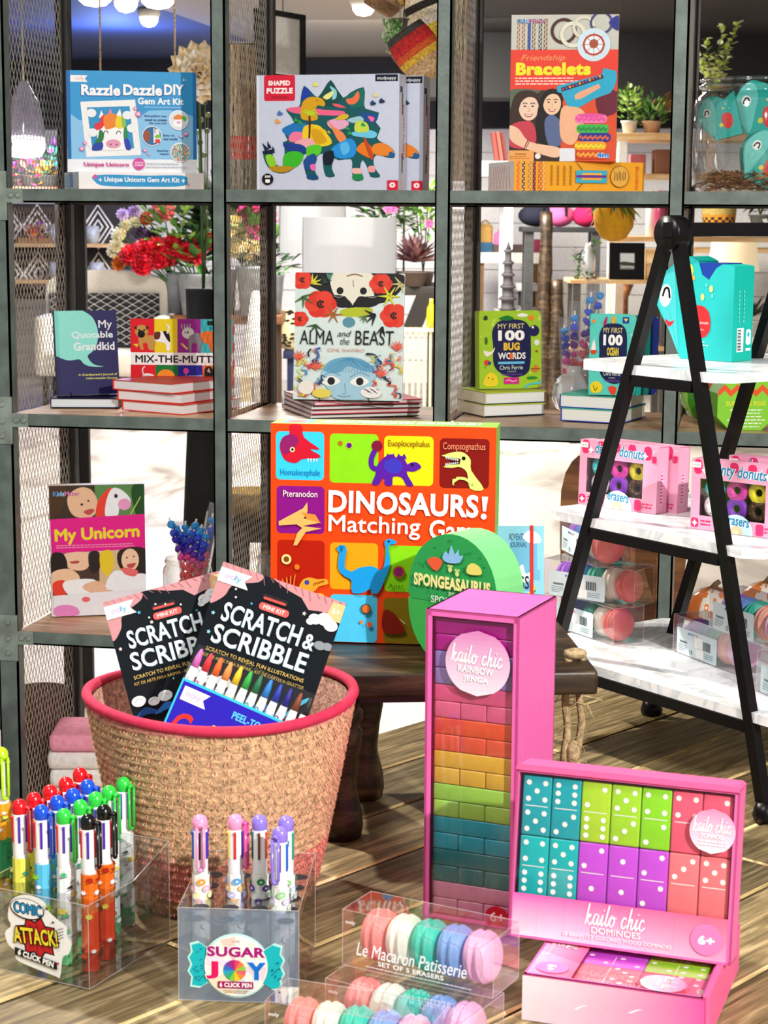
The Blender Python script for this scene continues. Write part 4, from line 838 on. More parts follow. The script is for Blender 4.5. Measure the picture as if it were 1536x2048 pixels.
# ================================================================ TRAVEL NOTEBOOK
mw, w = hang((960, 1071), (1066, 1062), 2.10, YAW, .22, .13); mw = mw @ Matrix.Rotation(.09, 4, 'Y'); o = mw.translation.copy(); o.z = BH+.002; mw.translation = o
nb = carton('notebook', 'pale blue illustrated journal with a red elastic strap beside the dinosaur box', 'notebook', mw, w, .128, .012, '7fc0dc', 'f4f0e6')
a = Art(w, .128, (0, 0, 100, 120)); a.rect(0, 0, 100, 120, '86c4de', 5); a.rect(0, 82, 100, 120, 'e8d048', 3)
for i in range(16): a.rect(RN.uniform(30, 90), RN.uniform(4, 80), RN.uniform(34, 96), RN.uniform(8, 84), '6aaed0') if i % 3 == 0 else None
a.text('ADVENTURE', 34, 8, 72, 15, '123a5c', .0); a.text('JOURNAL', 36, 17, 68, 24, '123a5c', .0); a.blob([(60, 12), (72, 5), (90, 9), (94, 17), (74, 18)], 'f0f6f8'); a.blob([(50, 48), (60, 40), (66, 50), (80, 46), (70, 58), (56, 58)], 'e8eef0')
a.text('GS', 50, 52, 72, 66, '16243a', .02); a.text('Y', 58, 70, 72, 88, '16243a', .02); a.line([(66, 74), (84, 64)], 3, 'e8d048', False); a.line([(66, 77), (84, 67)], 1.6, '1c7a4a', False); a.build('printed_cover', 'card', nb)
MB('e02818').box(w*.74, -.0016, 0, w*.80, .0135, .1285).build('elastic_strap', 'cloth', nb)
# ================================================================ ON THE LADDER SHELF
z = TABLE+SZ[0][0]+.0004
xd = RH*.70-FH*.71; p = on_z(1352, 716, z); ww, wh, wt = .092, .122, .04
wm = frame(p-xd*.012, xd)
whl = empty('fish_box', wm, 'teal fish-shaped gift box with a winking eye on the top marble shelf', 'gift box')
out = smooth([(.018, 0), (.002, .03), (-.022, .07), (-.014, .095), (.0, .108), (.022, .121), (.04, .116)], False, 5)+[(.046, .1), (.056, .094), (.066, .108), (.075, .113), (ww, .111), (ww, 0), (.046, 0), (.045, .02), (.038, .02), (.036, 0)]
TE = '1fb3ae'
b = MB(TE); b.prism(out, 0, wt, '2ab6b4', '10b0a0'); b.build('body', 'card', whl)
a = Art(ww+.022, wh, (-22, 0, 92, 122)); 
a.poly([(-20, 52), (-12, 27), (6, 12), (10, 60), (16, 120), (17, 121), (2, 92)], '46bcc0')
a.ell(-6, 48, 8.5, 13.5, 'fbfbfa', .1); a.line([(-10, 48), (-7, 40), (-2, 40), (0, 50)], 3, '151515'); a.poly(smooth([(-6, 76), (2, 79), (8, 77), (3, 84), (-2, 84)], True, 3), 'e2343c')
a.ell(27, 18, 6.5, 9, 'f0dc50'); a.ell(34, 26, 2.4, 3, 'e0a840'); a.ell(60, 38, 2.6, 4, 'e8e07a'); a.ell(48, 48, 2.6, 4, 'e8e07a'); a.ell(62, 46, 1.6, 2.4, '6adcd8'); a.ell(53, 34, 1.4, 2, '6adcd8')
a.blob([(30, 62), (46, 58), (58, 66), (60, 86), (50, 96), (34, 92), (27, 80)], 'e62c30'); a.text('Huge Animals', 30, 76, 58, 81, 'f6c8c8', .0); a.text('puzzle', 36, 85, 52, 88, 'f0a8a8', .0); a.lines(30, 100, 60, 2, 4, 'd8f2f0', 1.4)
a.build('printed_face', 'card', whl, Matrix.Translation((-.022, 0, 0)))
b = MB('1a3c9a'); b.T = Matrix.Rotation(PI/2, 4, 'X'); b.box(.03, .09, -wt+.001, .075, .114, -.001); b.build('blue_window', 'gloss', whl)
a = Art(wt, .111, (0, 0, 40, 111)); a.rect(9, 72, 22, 100, 'f4f8f8'); [a.rect(10, 74+i*1.9, 17, 74+i*1.9+(.7 if i % 2 else 1.3), '181818') for i in range(13)]; a.rect(26, 74, 36, 92, 'f0f6f6', 3); a.ell(31, 80, 2.4, 3, '1fb3ae'); a.rect(26, 96, 36, 99, 'f0f6f6')
for k in range(2): [a.rect(10+k*9, 28+i*5, 11.5+k*9, 31+i*5, '8fdcd4') for i in range(8)]
a.build('printed_side', 'card', whl, side_face(ww))

def donut(col, glaze, sprk):
    b = MB(); R, r = .0115, .0062; vs = []; fs = []; n, m = 20, 10
    for i in range(n):
        t = 2*PI*i/n
        for j in range(m): u = 2*PI*j/m; vs.append(((R+r*math.cos(u))*math.cos(t), -r*.8*math.sin(u), (R+r*math.cos(u))*math.sin(t)))
    for i in range(n):
        for j in range(m): fs.append((i*m+j, ((i+1) % n)*m+j, ((i+1) % n)*m+(j+1) % m, i*m+(j+1) % m))
    b.add(vs, fs, col, True)
    for k, f in enumerate(b.f):
        if k % m < m//2: b.c[k] = glaze
    for k in range(10): t = RN.random()*6.28; q = R+RN.uniform(-.003, .003); b.ball((q*math.cos(t), -r*.8, q*math.sin(t)), .0008, sprk, n=5, m=3)
    return b
def donut_box(mw, w, h, d, label, full=True):
    g = empty('donut_eraser_box', mw, label, 'eraser set', 'pink donut eraser boxes'); P, D = 'f3a8c6', 'e4336c'
    b = MB(P); x0, x1, z0, z1 = w*.095, w*.82, h*.2, h*.73; t = .0012
    b.box(0, t, 0, t, d, h); b.box(w-t, t, 0, w, d, h); b.box(0, d-t, 0, w, d, h); b.box(0, t, 0, w, d, t); b.box(0, t, h-t, w, d, h)
    b.box(0, 0, 0, w, t, z0); b.box(0, 0, z1, w, t, h); b.box(0, 0, z0, x0, t, z1); b.box(x1, 0, z0, w, t, z1); b.box(t, d-2*t, t, w-t, d-t, h-t, '4a4644'); b.build('carton', 'card', g)
    cs = [('e8c070', '2ec4c4', 'f4f8f8'), ('f0d060', 'e83cb4', '8a1a5c'), ('e8c070', 'e8dc20', 'f8f4c0'), ('f0d8e0', 'f2eef0', 'd83c8c'), ('e4c060', '8a2cc8', '5a1490'), ('e0c040', '4a2a18', 'c8a060')]
    for i, (c, gl, sp) in enumerate(cs):
        k = i % 3; r = i//3; donut(c, gl, sp).build('donut_eraser', 'rubber', g, Matrix.Translation((x0+(k+.5)*(x1-x0)/3, d*.5, z1-(r+.5)*(z1-z0)/2)) @ Matrix.Scale((x1-x0)/3/.0365, 4))
    MB().add([(x0, .0006, z0), (x1, .0006, z0), (x1, .0006, z1), (x0, .0006, z1)], [(0, 1, 2, 3)]).build('clear_window', 'clear', g)
    a = Art(w, h, (0, 0, 150, 100))
    for i in range(5): a.rect(4+i*30, 0, 18+i*30, 21, D, 6) if i not in (1, 2, 3) else a.rect(4+i*30, 0, 18+i*30, 14, D, 5)
    a.rect(1, 4, 16, 12, 'f8f6f4'); a.text('ooly', 3, 6, 14, 10.5, '8a90a0', .0)
    for dx, c, bo in ((0, 'f8f4f8', .09), (0, '2a88b4', .02)): a.text('dainty donuts', 30, 4, 124, 25, c, bo, .15, .03)
    for x in (22, 126): a.star(x, 15, 6, 'fdf6f8', 4, .5)
    a.rect(2, 84, 14, 97, D, 3); a.star(8, 91, 5, 'ffffff', 4, .5); a.lines(18, 86, 40, 2, 5, D, 2); [a.ell(44+i*4, 90, 3, 5, D) for i in range(3)]
    a.poly([(52, 100)]+[(78+27*math.cos(PI+PI*i/12), 96+24*math.sin(PI+PI*i/12)) for i in range(13)]+[(105, 100)], 'cfe9f4'); a.text('erasers', 58, 78, 99, 88, '2a88b4', .02, .1, .05); a.ell(78, 97, 10, 9, 'f2c8a0'); a.ell(78, 98, 4, 4, 'f8f0c0')
    a.rect(110, 82, 122, 98, D, 3); a.lines(124, 86, 146, 2, 5, D, 2, 'l'); a.rect(140, 14, 148, 24, D, 2); a.text('6+', 141, 4, 148, 9, 'fbe0ea', .0); a.build('printed_front', 'card', g)
    a = Art(d, h, (0, 0, 30, 100)); a.rect(8, 40, 18, 88, 'f6bcd4', 3); a.lines(9, 42, 17, 9, 5, 'd84880', 2); a.build('printed_side', 'card', g, side_face(w)); return g
z1_ = TABLE+SZ[1][0]+.0004
mw, w, h = stand((1156, 1007), (1311, 1029), z1_, .03, (1154, 877)); donut_box(mw, w, h, .022, 'pink donut eraser box at the left of the middle marble shelf')
DW, DH = w, h
donut_box(mw @ Matrix.Translation((.012, .026, 0)) @ Matrix.Rotation(-.0, 4, 'Z'), w, h, .022, 'pink donut eraser box standing right behind the left donut box')
p, q = on_z(1380, 1056, z1_), on_z(1534, 1077, z1_); mw = frame(p, q-p); donut_box(mw, DW, DH, .022, 'pink donut eraser box at the right of the middle marble shelf')
donut_box(mw @ Matrix.Translation((.03, .03, 0)), DW, DH+.004, .022, 'pink donut eraser box standing behind the right donut box')

z = TABLE+SZ[2][0]+.0004; S = .047
RED = ['f1726e', 'f4eee2', '35c9b0', '7fa6e4', 'c79be0']; REV = ['a05ad0', '5a8ad8', '2fb8a4', 'f0a090', 'f1b6de']
def mac_end(px, py, zz, dirv, label, cols=None):
    """box whose near end stands with its lower front-left corner at the pixel"""
    p = on_z(px, py, zz); xd = V(dirv); xd.z = 0; xd.normalize(); o = p-xd*.135; return macaron_box(frame(o, xd), label, cols or ['a05ad0', '5a8ad8', '2fb8a4', 'f4eee2', 'f1726e'], False)
fwd = -FH
mac_end(1226, 1292, z, fwd*.87+RH*.5, 'clear macaron eraser box at the bottom of the left stack on the lowest marble shelf')
mac_end(1268, 1216, z+S+.0006, fwd*.62+RH*.78, 'clear macaron eraser box in the middle of the left stack, label showing')
mac_end(1192, 1135, z+2*S+.0012, fwd*.97+RH*.25, 'clear macaron eraser box with its red end facing, top of left stack')
p, q = on_z(1346, 1302, z), on_z(1442, 1338, z); macaron_box(frame(p, q-p), 'clear macaron eraser box lowest of the right pile on the marble shelf', REV, False)
p2, q2 = on_z(1418, 1254, z+S+.0006), on_z(1536, 1297, z+S+.0006); macaron_box(frame(p2, q2-p2), 'clear macaron eraser box on top of the right pile', REV, False)
p3 = on_z(1512, 1382, z); macaron_box(frame(p3, q-p), 'clear macaron eraser box nearest us on the lowest marble shelf', REV, False)
# ================================================================ TOP SHELF OF THE STEEL UNIT
R_ = math.radians
def face_art(o, name, a, mw=None): return a.build(name, 'card', o, mw)
# gem art kit lying, and one standing on it
mw, w, h = pose_y((158, 376), .035, R_(31), BA+.0006, 0, (158, 343), (408, 376)); d = .15
kit = carton('gem_art_kit', 'white and blue gem art kit box lying flat under the standing one', 'craft kit', mw, w, h, d, 'f6f3f2', 'cfe0f0', 'f0eeee', group='gem art kits')
a = Art(w, h, (0, 0, 250, 32)); a.blob([(28, 8), (60, 5), (130, 6), (205, 5), (216, 14), (206, 25), (130, 27), (50, 26), (30, 17)], '2a9ad4'); a.text('Unique Unicorn Gem Art Kit', 50, 9, 200, 21, 'fdfdfd', .03)
for x in (42, 208): a.star(x, 15, 5, 'ffffff', 4, .3)
a.ell(32, 9, 4, 4, 'e84a9a'); a.ell(218, 22, 3, 3, 'f0a0c4'); face_art(kit, 'printed_front', a)
a = Art(d, h, (0, 0, 100, 40)); a.rect(5, 6, 60, 36, '9cc0e4'); a.rect(40, 6, 60, 36, '6aa2dc'); face_art(kit, 'printed_end', a, Matrix.Rotation(-PI/2, 4, 'Z') @ Matrix.Translation((-d, 0, 0)))
KZ = BA+h+.0005
mw, w, h = pose_y((136, 343), .085, R_(21), KZ, .0, (128, 140), (394, 343)); d = .045
kit = carton('gem_art_kit', 'blue unicorn gem art kit standing on a lying box, top shelf', 'craft kit', mw, w, h, d, '3aa0d8', '1c6cb4', '4ab0e0', group='gem art kits')
a = Art(w, h, (375, 410, 1175, 1035)); a.rect(375, 410, 1175, 1035, '8cc8ee'); a.poly([(375, 410), (1175, 410), (1175, 690)]+[(1100, 660), (1000, 645), (880, 650), (800, 700), (600, 720), (450, 715), (375, 660)], '2f9ad6')
a.rect(375, 410, 398, 1035, '1668b0'); a.rect(1152, 410, 1175, 1035, '1c78c0'); a.poly([(375, 955), (1175, 950), (1175, 1035), (375, 1035)], 'f4f6f8')
a.poly([(400, 440), (505, 440), (488, 460), (505, 480), (400, 480)], 'fbf6f4'); a.text('ooly', 430, 447, 484, 473, 'e8907a', .0); a.text('8+', 1090, 448, 1114, 466, 'd8ecf8', .0)
for t, x0, y0, x1, y1 in (('Razzle', 465, 495, 705, 562), ('Dazzle', 722, 490, 962, 558), ('DIY', 975, 486, 1098, 552)): a.text(t, x0-4, y0+4, x1+5, y1+6, '1a5ea8', .05); a.text(t, x0, y0, x1, y1, 'fdfdfd', .04)
a.text('Gem Art Kit', 812, 570, 1094, 612, 'fdfdfd', .035); a.line([(850, 628), (1080, 628)], 3, 'bfe0f4', False)
a.poly([(458, 602), (795, 583), (828, 925), (490, 940)], 'f8f6f4'); a.poly([(498, 636), (760, 624), (785, 885), (528, 902)], '2a94cc')
for i in range(40): a.ell(RN.uniform(505, 770), RN.uniform(640, 880), 3, 3, '58b4e0', n=6)
for x, y in ((525, 670), (745, 680), (530, 790), (770, 760)): a.ell(x, y, 30, 26, 'f4f6f8')
a.poly(smooth([(560, 770), (585, 735), (720, 730), (745, 800), (735, 885), (700, 895), (590, 898), (560, 860)], True, 3), 'fbfafa')
a.poly([(570, 700), (585, 652), (605, 695)], 'fbfafa'); a.poly([(672, 690), (700, 640), (712, 690)], 'fbfafa'); a.poly([(625, 680), (640, 635), (656, 680)], 'e888b4')
a.blob([(545, 735), (548, 770), (580, 768), (610, 730), (612, 680), (585, 690), (575, 725)], 'e8283c'); a.blob([(600, 690), (650, 670), (685, 690), (680, 745), (630, 768), (605, 760)], 'f0862a'); a.blob([(680, 690), (710, 690), (720, 740), (700, 765), (672, 750)], 'f0d428'); a.blob([(708, 690), (732, 710), (735, 760), (715, 755)], '8cc83c')
a.blob([(575, 770), (600, 800), (585, 850), (540, 855), (562, 820)], '1c7a3c'); a.blob([(540, 860), (590, 850), (585, 895), (525, 898)], '1c3ca4'); a.blob([(722, 770), (740, 750), (745, 830), (722, 830)], '1c8a4a'); a.blob([(722, 830), (750, 830), (765, 888), (735, 890)], '2a3cb0')
for x in (612, 690): a.line([(x-14, 796), (x-8, 782), (x+6, 780), (x+14, 792)], 5, '202020')
a.ell(656, 858, 46, 28, 'e89cb8'); a.ell(640, 862, 5, 5, '6a2a4a'); a.ell(676, 862, 5, 5, '6a2a4a')
for i, (t0, y) in enumerate((('Everything you', 676), ('need to create', 698), ('the gem art!', 720), ('Easy to', 795), ('use tools', 815), ('Sparkly', 890), ('gems!', 910))): x = (852, 855, 878, 966, 968, 925, 942)[i]; x1 = (988, 988, 988, 1036, 1054, 998, 998)[i]; a.text(t0, x, y, x1, y+15, '144a8c', .02)
for cx, cy in ((1062, 706), (896, 806), (1070, 906)):
    a.ell(cx, cy, 62, 62, 'f4f6f8'); a.ell(cx, cy, 57, 57, {1062: 'dfeaf0', 896: '2c6a9c', 1070: 'f0f0ec'}[cx])
a.blob([(1030, 690), (1062, 670), (1095, 690), (1080, 700), (1040, 702)], 'f0862a'); a.blob([(1085, 680), (1112, 690), (1105, 712), (1090, 705)], '6ac83c'); a.blob([(1030, 715), (1050, 705), (1080, 705), (1085, 745), (1035, 745)], 'fbfafa'); a.ell(1062, 720, 12, 7, 'e89cb8')
a.blob([(850, 780), (880, 780), (876, 840), (850, 830)], 'a84a24'); a.poly([(905, 755), (940, 770), (950, 840), (905, 850)], 'f0f0ee'); a.line([(914, 752), (914, 788)], 4, '202020', False); a.rect(915, 826, 945, 850, 'e03a3a'); a.blob([(912, 808), (940, 795), (950, 812), (925, 820)], '7ac83c')
cl = ('2aa04a', '1c5cb0', '18b0c0', 'e03a3a', 'f0c428', '1c2c8c', 'f08a2a', '38b070')
for r in range(6):
    for i in range(4+r*4): t = 2*PI*i/(4+r*4)+r; a.ell(1070+r*10*math.cos(t), 906+r*10*math.sin(t), 4.6, 4.6, cl[(i*3+r) % 8], n=8)
a.text('Unique Unicorn', 474, 972, 750, 1006, 'd8288c', .03); a.ell(812, 980, 37, 37, 'd8489c'); a.text("WHAT'S", 785, 968, 840, 978, 'ffffff', .02); a.text('INSIDE', 787, 983, 838, 993, 'ffffff', .02); a.lines(860, 976, 1110, 2, 20, 'b0b8c4', 5)
for x, y, r in ((482, 855, 11), (462, 890, 14), (795, 638, 11), (812, 672, 17), (850, 895, 11), (1104, 790, 13), (1076, 806, 8), (872, 918, 7)): a.ell(x, y, r, r, 'e87ab4'); a.ell(x, y, r*.55, r*.55, 'f8d8e8')
face_art(kit, 'printed_front', a)

# shaped puzzle
mw, w, h = pose_y((514, 382), .05, R_(-5), BA+.0005, 0, (511, 151), (797, 382)); d = .05
PZ = 'c9cfe2'
def puzzle(mw, label):
    o = carton('puzzle_box', label, 'puzzle', mw, w, h, d, PZ, 'd8d8e4', 'e4e6ee', group='dinosaur puzzle boxes')
    a = Art(w, h, (330, 452, 1190, 1138)); a.rect(330, 452, 1190, 1138, PZ); a.rect(330, 452, 345, 1138, 'dfe3ee')
    a.rect(376, 452, 566, 606, 'd8203c', 12); a.text('SHAPED', 402, 484, 536, 514, 'fbf0f0', .05); a.text('PUZZLE', 392, 528, 552, 562, 'fbf0f0', .05); a.text('DINOSAURS', 424, 576, 518, 592, '5a0a1a', .0)
    a.rect(1048, 456, 1182, 496, '0e1c2c'); a.text('mudpuppy', 1060, 466, 1172, 492, 'f4f6f8', .0)
    body = smooth([(590, 640), (600, 590), (620, 516), (670, 560), (705, 585), (745, 530), (782, 484), (820, 540), (858, 590), (900, 560), (980, 528), (985, 600), (990, 655), (1072, 680), (1052, 735), (1082, 772), (1060, 830), (1100, 860), (1150, 890), (1168, 925), (1160, 948), (1120, 945), (1060, 930), (1040, 960), (1050, 1010), (1080, 1050), (1070, 1064), (1022, 1060), (1005, 1010), (975, 960), (960, 1010), (978, 1060), (975, 1080), (920, 1080), (912, 1000), (905, 955), (830, 962), (800, 950), (790, 1010), (808, 1050), (800, 1060), (752, 1058), (735, 980), (735, 920), (690, 950), (680, 1010), (708, 1065), (700, 1078), (650, 1075), (620, 1000), (640, 920), (600, 950), (560, 1010), (500, 1040), (430, 1030), (385, 980), (370, 910), (430, 925), (440, 980), (490, 995), (500, 940), (500, 880), (490, 850), (520, 840), (490, 770), (560, 735), (515, 670), (520, 650)], True, 2)
    a.poly(body, '16585c')
    P = lambda pts, c: a.blob(pts, c, 3)
    a.poly([(600, 590), (622, 518), (664, 556), (640, 620)], '1c3ca0'); a.poly([(705, 588), (782, 488), (855, 588), (800, 640), (740, 640)], '124a44'); a.poly([(866, 588), (980, 530), (984, 640), (900, 650)], '1a6a5c'); P([(775, 520), (815, 545), (815, 590), (790, 600), (795, 560)], '8cd0d8')
    P([(515, 650), (620, 642), (740, 660), (860, 670), (845, 695), (700, 690), (560, 678)], 'f0648c'); P([(600, 690), (610, 620), (650, 585), (720, 590), (748, 620), (740, 640), (700, 635), (690, 680), (700, 720), (620, 720)], 'd8a018'); a.ell(700, 606, 4, 4, '201408', n=8)
    P([(735, 585), (770, 560), (800, 548), (790, 580), (760, 600)], 'e8e48a'); P([(875, 600), (915, 590), (945, 552), (955, 590), (930, 625), (890, 628)], 'f0724c'); P([(790, 625), (830, 628), (860, 640), (870, 650), (820, 645)], 'e85a6a')
    P([(960, 680), (1060, 690), (1050, 735), (990, 730)], '1c4c90'); P([(1005, 700), (1045, 710), (1030, 735)], 'f06aa0'); P([(880, 720), (960, 700), (980, 730), (920, 740)], '9ccad0'); P([(760, 735), (830, 710), (890, 735), (870, 770), (800, 780)], 'e8a8c8')
    P([(490, 770), (560, 740), (640, 745), (640, 800), (560, 830), (500, 800)], '1c74b8'); P([(530, 820), (560, 790), (620, 800), (640, 850), (540, 850)], 'f07a9c'); P([(620, 760), (700, 750), (750, 790), (790, 860), (700, 880), (620, 850)], 'f0cc1c'); P([(665, 780), (720, 785), (760, 850), (690, 860)], 'd8a018')
    for k in range(6): a.poly([(640+k*24, 762+k*6), (652+k*24, 744+k*8), (664+k*24, 770+k*7)], 'e8b818')
    a.line([(652, 860), (656, 760), (654, 690)], 12, '5a2418'); [a.line([(654, 690), (654+40*math.cos(t), 680+26*math.sin(t)), (654+58*math.cos(t), 700+30*math.sin(t))], 12, 'b8d42a', taper=True) for t in (-2.8, -2.2, -1.4, -.8, -.2, .4)]
    P([(765, 720), (800, 760), (860, 800), (880, 850), (850, 862), (820, 830), (790, 770)], 'f08a4c'); P([(590, 840), (660, 830), (690, 870), (620, 900), (560, 870)], 'f0a8b0'); P([(500, 860), (600, 865), (640, 900), (590, 925), (510, 890)], '1c3c8c')
    P([(500, 930), (560, 905), (620, 930), (580, 1000), (500, 1000)], '3cb828'); P([(385, 935), (430, 930), (450, 990), (410, 1000)], '8cd02a'); P([(410, 1000), (500, 995), (560, 1005), (500, 1035), (430, 1025)], 'b88c1c'); P([(640, 880), (720, 870), (720, 920), (650, 950)], '58c82c')
    P([(800, 880), (900, 830), (940, 880), (920, 940), (840, 950), (790, 920)], '2490dc'); P([(840, 870), (880, 850), (900, 900), (860, 930)], '58b8ec'); P([(900, 800), (1000, 780), (1060, 800), (1040, 830), (940, 820)], '6cc8e8'); P([(940, 890), (990, 850), (1040, 900), (1030, 950), (960, 920)], 'e87a1c'); P([(980, 820), (1010, 860), (1040, 930), (1030, 960), (1000, 900)], 'c0481c')
    P([(1040, 870), (1100, 860), (1150, 890), (1160, 930), (1100, 935), (1040, 920)], 'e8842a'); P([(1140, 910), (1168, 925), (1160, 945), (1130, 940)], '1c5c98'); P([(620, 960), (680, 920), (700, 960), (660, 1020), (630, 1010)], '1c4c90'); P([(660, 990), (690, 985), (690, 1020), (668, 1020)], 'f06ab0'); P([(740, 920), (800, 905), (795, 980), (745, 985)], '101c2c'); P([(640, 1050), (700, 1050), (705, 1075), (650, 1075)], '144a7a')
    P([(915, 1010), (965, 1010), (970, 1040), (920, 1040)], 'f0b8b0'); P([(920, 1045), (975, 1045), (975, 1078), (922, 1078)], '1c8a4c'); P([(1010, 1000), (1045, 995), (1050, 1030), (1015, 1030)], 'f0a09c'); P([(850, 690), (890, 690), (880, 715), (810, 720)], 'd8b82a'); P([(940, 730), (1000, 740), (1010, 790), (930, 790)], 'c8d84c')
    for x, y in ((575, 720), (600, 735), (885, 770), (900, 800), (980, 750)): P([(x-14, y+8), (x-4, y-14), (x+6, y-4), (x+16, y+10)], '2a9a4c')
    for k, (x, y) in enumerate(((392, 860), (410, 850), (430, 880))): a.poly([(x-10, y+44), (x-26+k*14, y-6), (x+14, y+34)], '101c3c')
    a.poly([(368, 905), (446, 892), (430, 918), (370, 922)], '101c3c')
    for x, y, c in ((690, 512, 'e8e070'), (1050, 578, 'e0d098'), (1035, 626, '1c3c6c'), (1088, 614, '1c3048'), (474, 682, '4a70b0'), (460, 730, 'e8a04c')): a.rect(x-13, y-10, x+13, y+10, c); a.ell(x, y-13, 6, 6, c, n=10); a.ell(x+15, y, 6, 6, c, n=10)
    a.ell(400, 1075, 35, 35, '141414'); a.text('300', 382, 1052, 418, 1066, 'ffffff', .03); a.rect(386, 1076, 414, 1096, 'ffffff', 4); a.rect(1126, 1080, 1190, 1138, 'd8203c'); a.ell(1156, 1108, 18, 16, 'fbf0f0'); a.star(1156, 1108, 10, 'd8203c', 6, .4)
    face_art(o, 'printed_front', a)
    a = Art(d, h, (0, 0, 60, 230)); a.rect(8, 24, 30, 36, '0e1c2c'); a.rect(24, 36, 34, 80, '5a3828', 4); a.rect(24, 156, 34, 196, '5a3828', 4); a.text('SHAPED PUZZLE', -14, 108, 96, 120, 'e0486c', .02, 0, PI/2); face_art(o, 'printed_side', a, side_face(w))
    return o
puzzle(mw, 'grey dinosaur-shaped puzzle box in front, centre of the top shelf'); puzzle(mw @ Matrix.Translation((.032, d+.012, 0)), 'grey dinosaur puzzle box mostly hidden behind its twin')

# friendship bracelets: lying yellow kit and standing red one
mw, w, h = pose_y((1027, 384), .03, R_(24), BA+.0005, 0, (1027, 322), (1287, 384)); d = .17
k = carton('bracelet_kit', 'yellow bracelet kit box lying on its side under the standing red kit', 'craft kit', mw, w, h, d, 'f0a81c', 'f4f1ee', 'f0b43c', group='friendship bracelet kits')
a = Art(w, h, (582, 1132, 1495, 1332)); a.rect(582, 1132, 1495, 1332, 'f0a820')
for x, c, c2 in ((612, 'e8642a', 'f4a45c'), (648, '1c2468', 'f0c060'), (690, 'c8843c', 'e8c070'), (722, '1c2468', 'e85a2a'), (760, 'd85a1c', 'f0b050'), (786, 'e8a050', 'f0c878')):
    a.rect(x-9, 1134, x+9, 1330, c)
    for i in range(11): a.ell(x+(4 if i % 2 else -4), 1142+i*18, 6, 7, c2, .6, 8)
for k0 in range(4): x = 832+k0*44; [a.rect(x+(i % 2)*2, 1160+i*9, x+16, 1164+i*9, '9c6a10') for i in range(15)]
a.rect(1008, 1190, 1226, 1275, '38b0c8'); a.rect(1050, 1208, 1190, 1222, 'f0b040'); a.rect(1050, 1240, 1190, 1256, 'e8a838'); a.rect(1010, 1222, 1222, 1240, '6a3090'); a.line([(1010, 1136), (1054, 1186)], 4, '3a2410', False); a.line([(1054, 1280), (1014, 1328)], 4, '3a2410', False)
a.ell(1316, 1230, 66, 74, '8a4a14', n=40); a.ell(1316, 1230, 62, 70, 'e8b048', n=30); [a.rect(1276+i*11, 1190+(i % 3)*8, 1280+i*11, 1262-(i % 2)*10, '4a2c10') for i in range(8)]; a.text('Bracelets', 1362, 1228, 1520, 1252, 'e0502c', .0, 0, PI/2); face_art(k, 'printed_front', a)
a = Art(d, h, (0, 0, 100, 60)); a.rect(0, 0, 100, 60, 'f6f3f1')
for i in range(7): a.line([(8+i*13, 56), (30+i*9, 8)], .9, 'e8906a', False); a.line([(90-i*13, 54), (64-i*9, 10)], .9, 'f0b48c', False)
face_art(k, 'wrapped_end', a, Matrix.Rotation(-PI/2, 4, 'Z') @ Matrix.Translation((-d, 0, 0)))
KZ = BA+h+.001
mw, w, h = pose_y((1018, 322), .075, R_(3), KZ, .03, (1020, 30), (1231, 322)); d = .035
k = carton('bracelet_kit', 'tall red bracelet kit picturing two girls, standing on the top shelf', 'craft kit', mw, w, h, d, 'e8422c', 'e8d8a8', 'f0ece4', group='friendship bracelet kits')
def person_pic(a, cx, cy, s, skin, hair, smile=True):
    a.ell(cx, cy, 62*s, 80*s, skin, n=28)
    a.blob([(cx-70*s, cy+40*s), (cx-76*s, cy-40*s), (cx-30*s, cy-98*s), (cx+30*s, cy-98*s), (cx+76*s, cy-40*s), (cx+66*s, cy-10*s), (cx+40*s, cy-58*s), (cx-10*s, cy-66*s), (cx-50*s, cy-30*s)], hair)
    for sx in (-24, 24): a.ell(cx+sx*s, cy-10*s, 9*s, 5*s, '2a1a12', n=12); a.line([(cx+sx*s-13*s, cy-26*s), (cx+sx*s, cy-31*s), (cx+sx*s+13*s, cy-26*s)], 5*s, hair)
    a.line([(cx-2*s, cy-4*s), (cx+5*s, cy+18*s), (cx-4*s, cy+22*s)], 3*s, 'c08a6c'); a.blob([(cx-26*s, cy+36*s), (cx, cy+42*s), (cx+26*s, cy+36*s), (cx+14*s, cy+56*s), (cx-14*s, cy+56*s)], 'b84a4a')
    if smile: a.blob([(cx-20*s, cy+40*s), (cx, cy+45*s), (cx+20*s, cy+40*s), (cx+10*s, cy+50*s), (cx-10*s, cy+50*s)], 'fbf6f2')
a = Art(w, h, (555, 100, 1300, 1128)); a.rect(555, 100, 1300, 345, 'c9c8bc')
for i, (x, c) in enumerate(((605, 'a06a4c'), (640, '9c5a2c'), (680, '2a3c78'), (712, '6a6a58'), (758, '20243c'), (795, '7a4c38'))): a.rect(x-10, 130, x+10, 345, c); [a.ell(x+(3 if q % 2 else -3), 142+q*16, 6, 8, 'd8c8b0' if i != 2 else '4a68c0', .5, 8) for q in range(13)]
for cx, cy, r, c, wd in ((920, 215, 80, '4a2418', 20), (985, 240, 78, 'e4e0cc', 26), (1060, 190, 70, 'dcd8c4', 22), (1180, 160, 72, '3c3c7c', 14)): a.line([(cx+r*math.cos(t*.5), cy+r*math.sin(t*.5)) for t in range(14)], wd, c)
a.blob([(1235, 150), (1295, 110), (1300, 210), (1250, 185)], '2c3090'); a.poly([(1200, 390), (1292, 440), (1284, 460), (1195, 410)], '8a2018')
a.rect(555, 345, 1300, 628, 'e8402c'); a.text("KidzMaker", 598, 130, 792, 158, 'f4f8fb', .06); a.text("Kidz", 598, 130, 672, 158, '1c8ad0', .03); a.text("Maker", 680, 130, 792, 158, 'b8488c', .03)
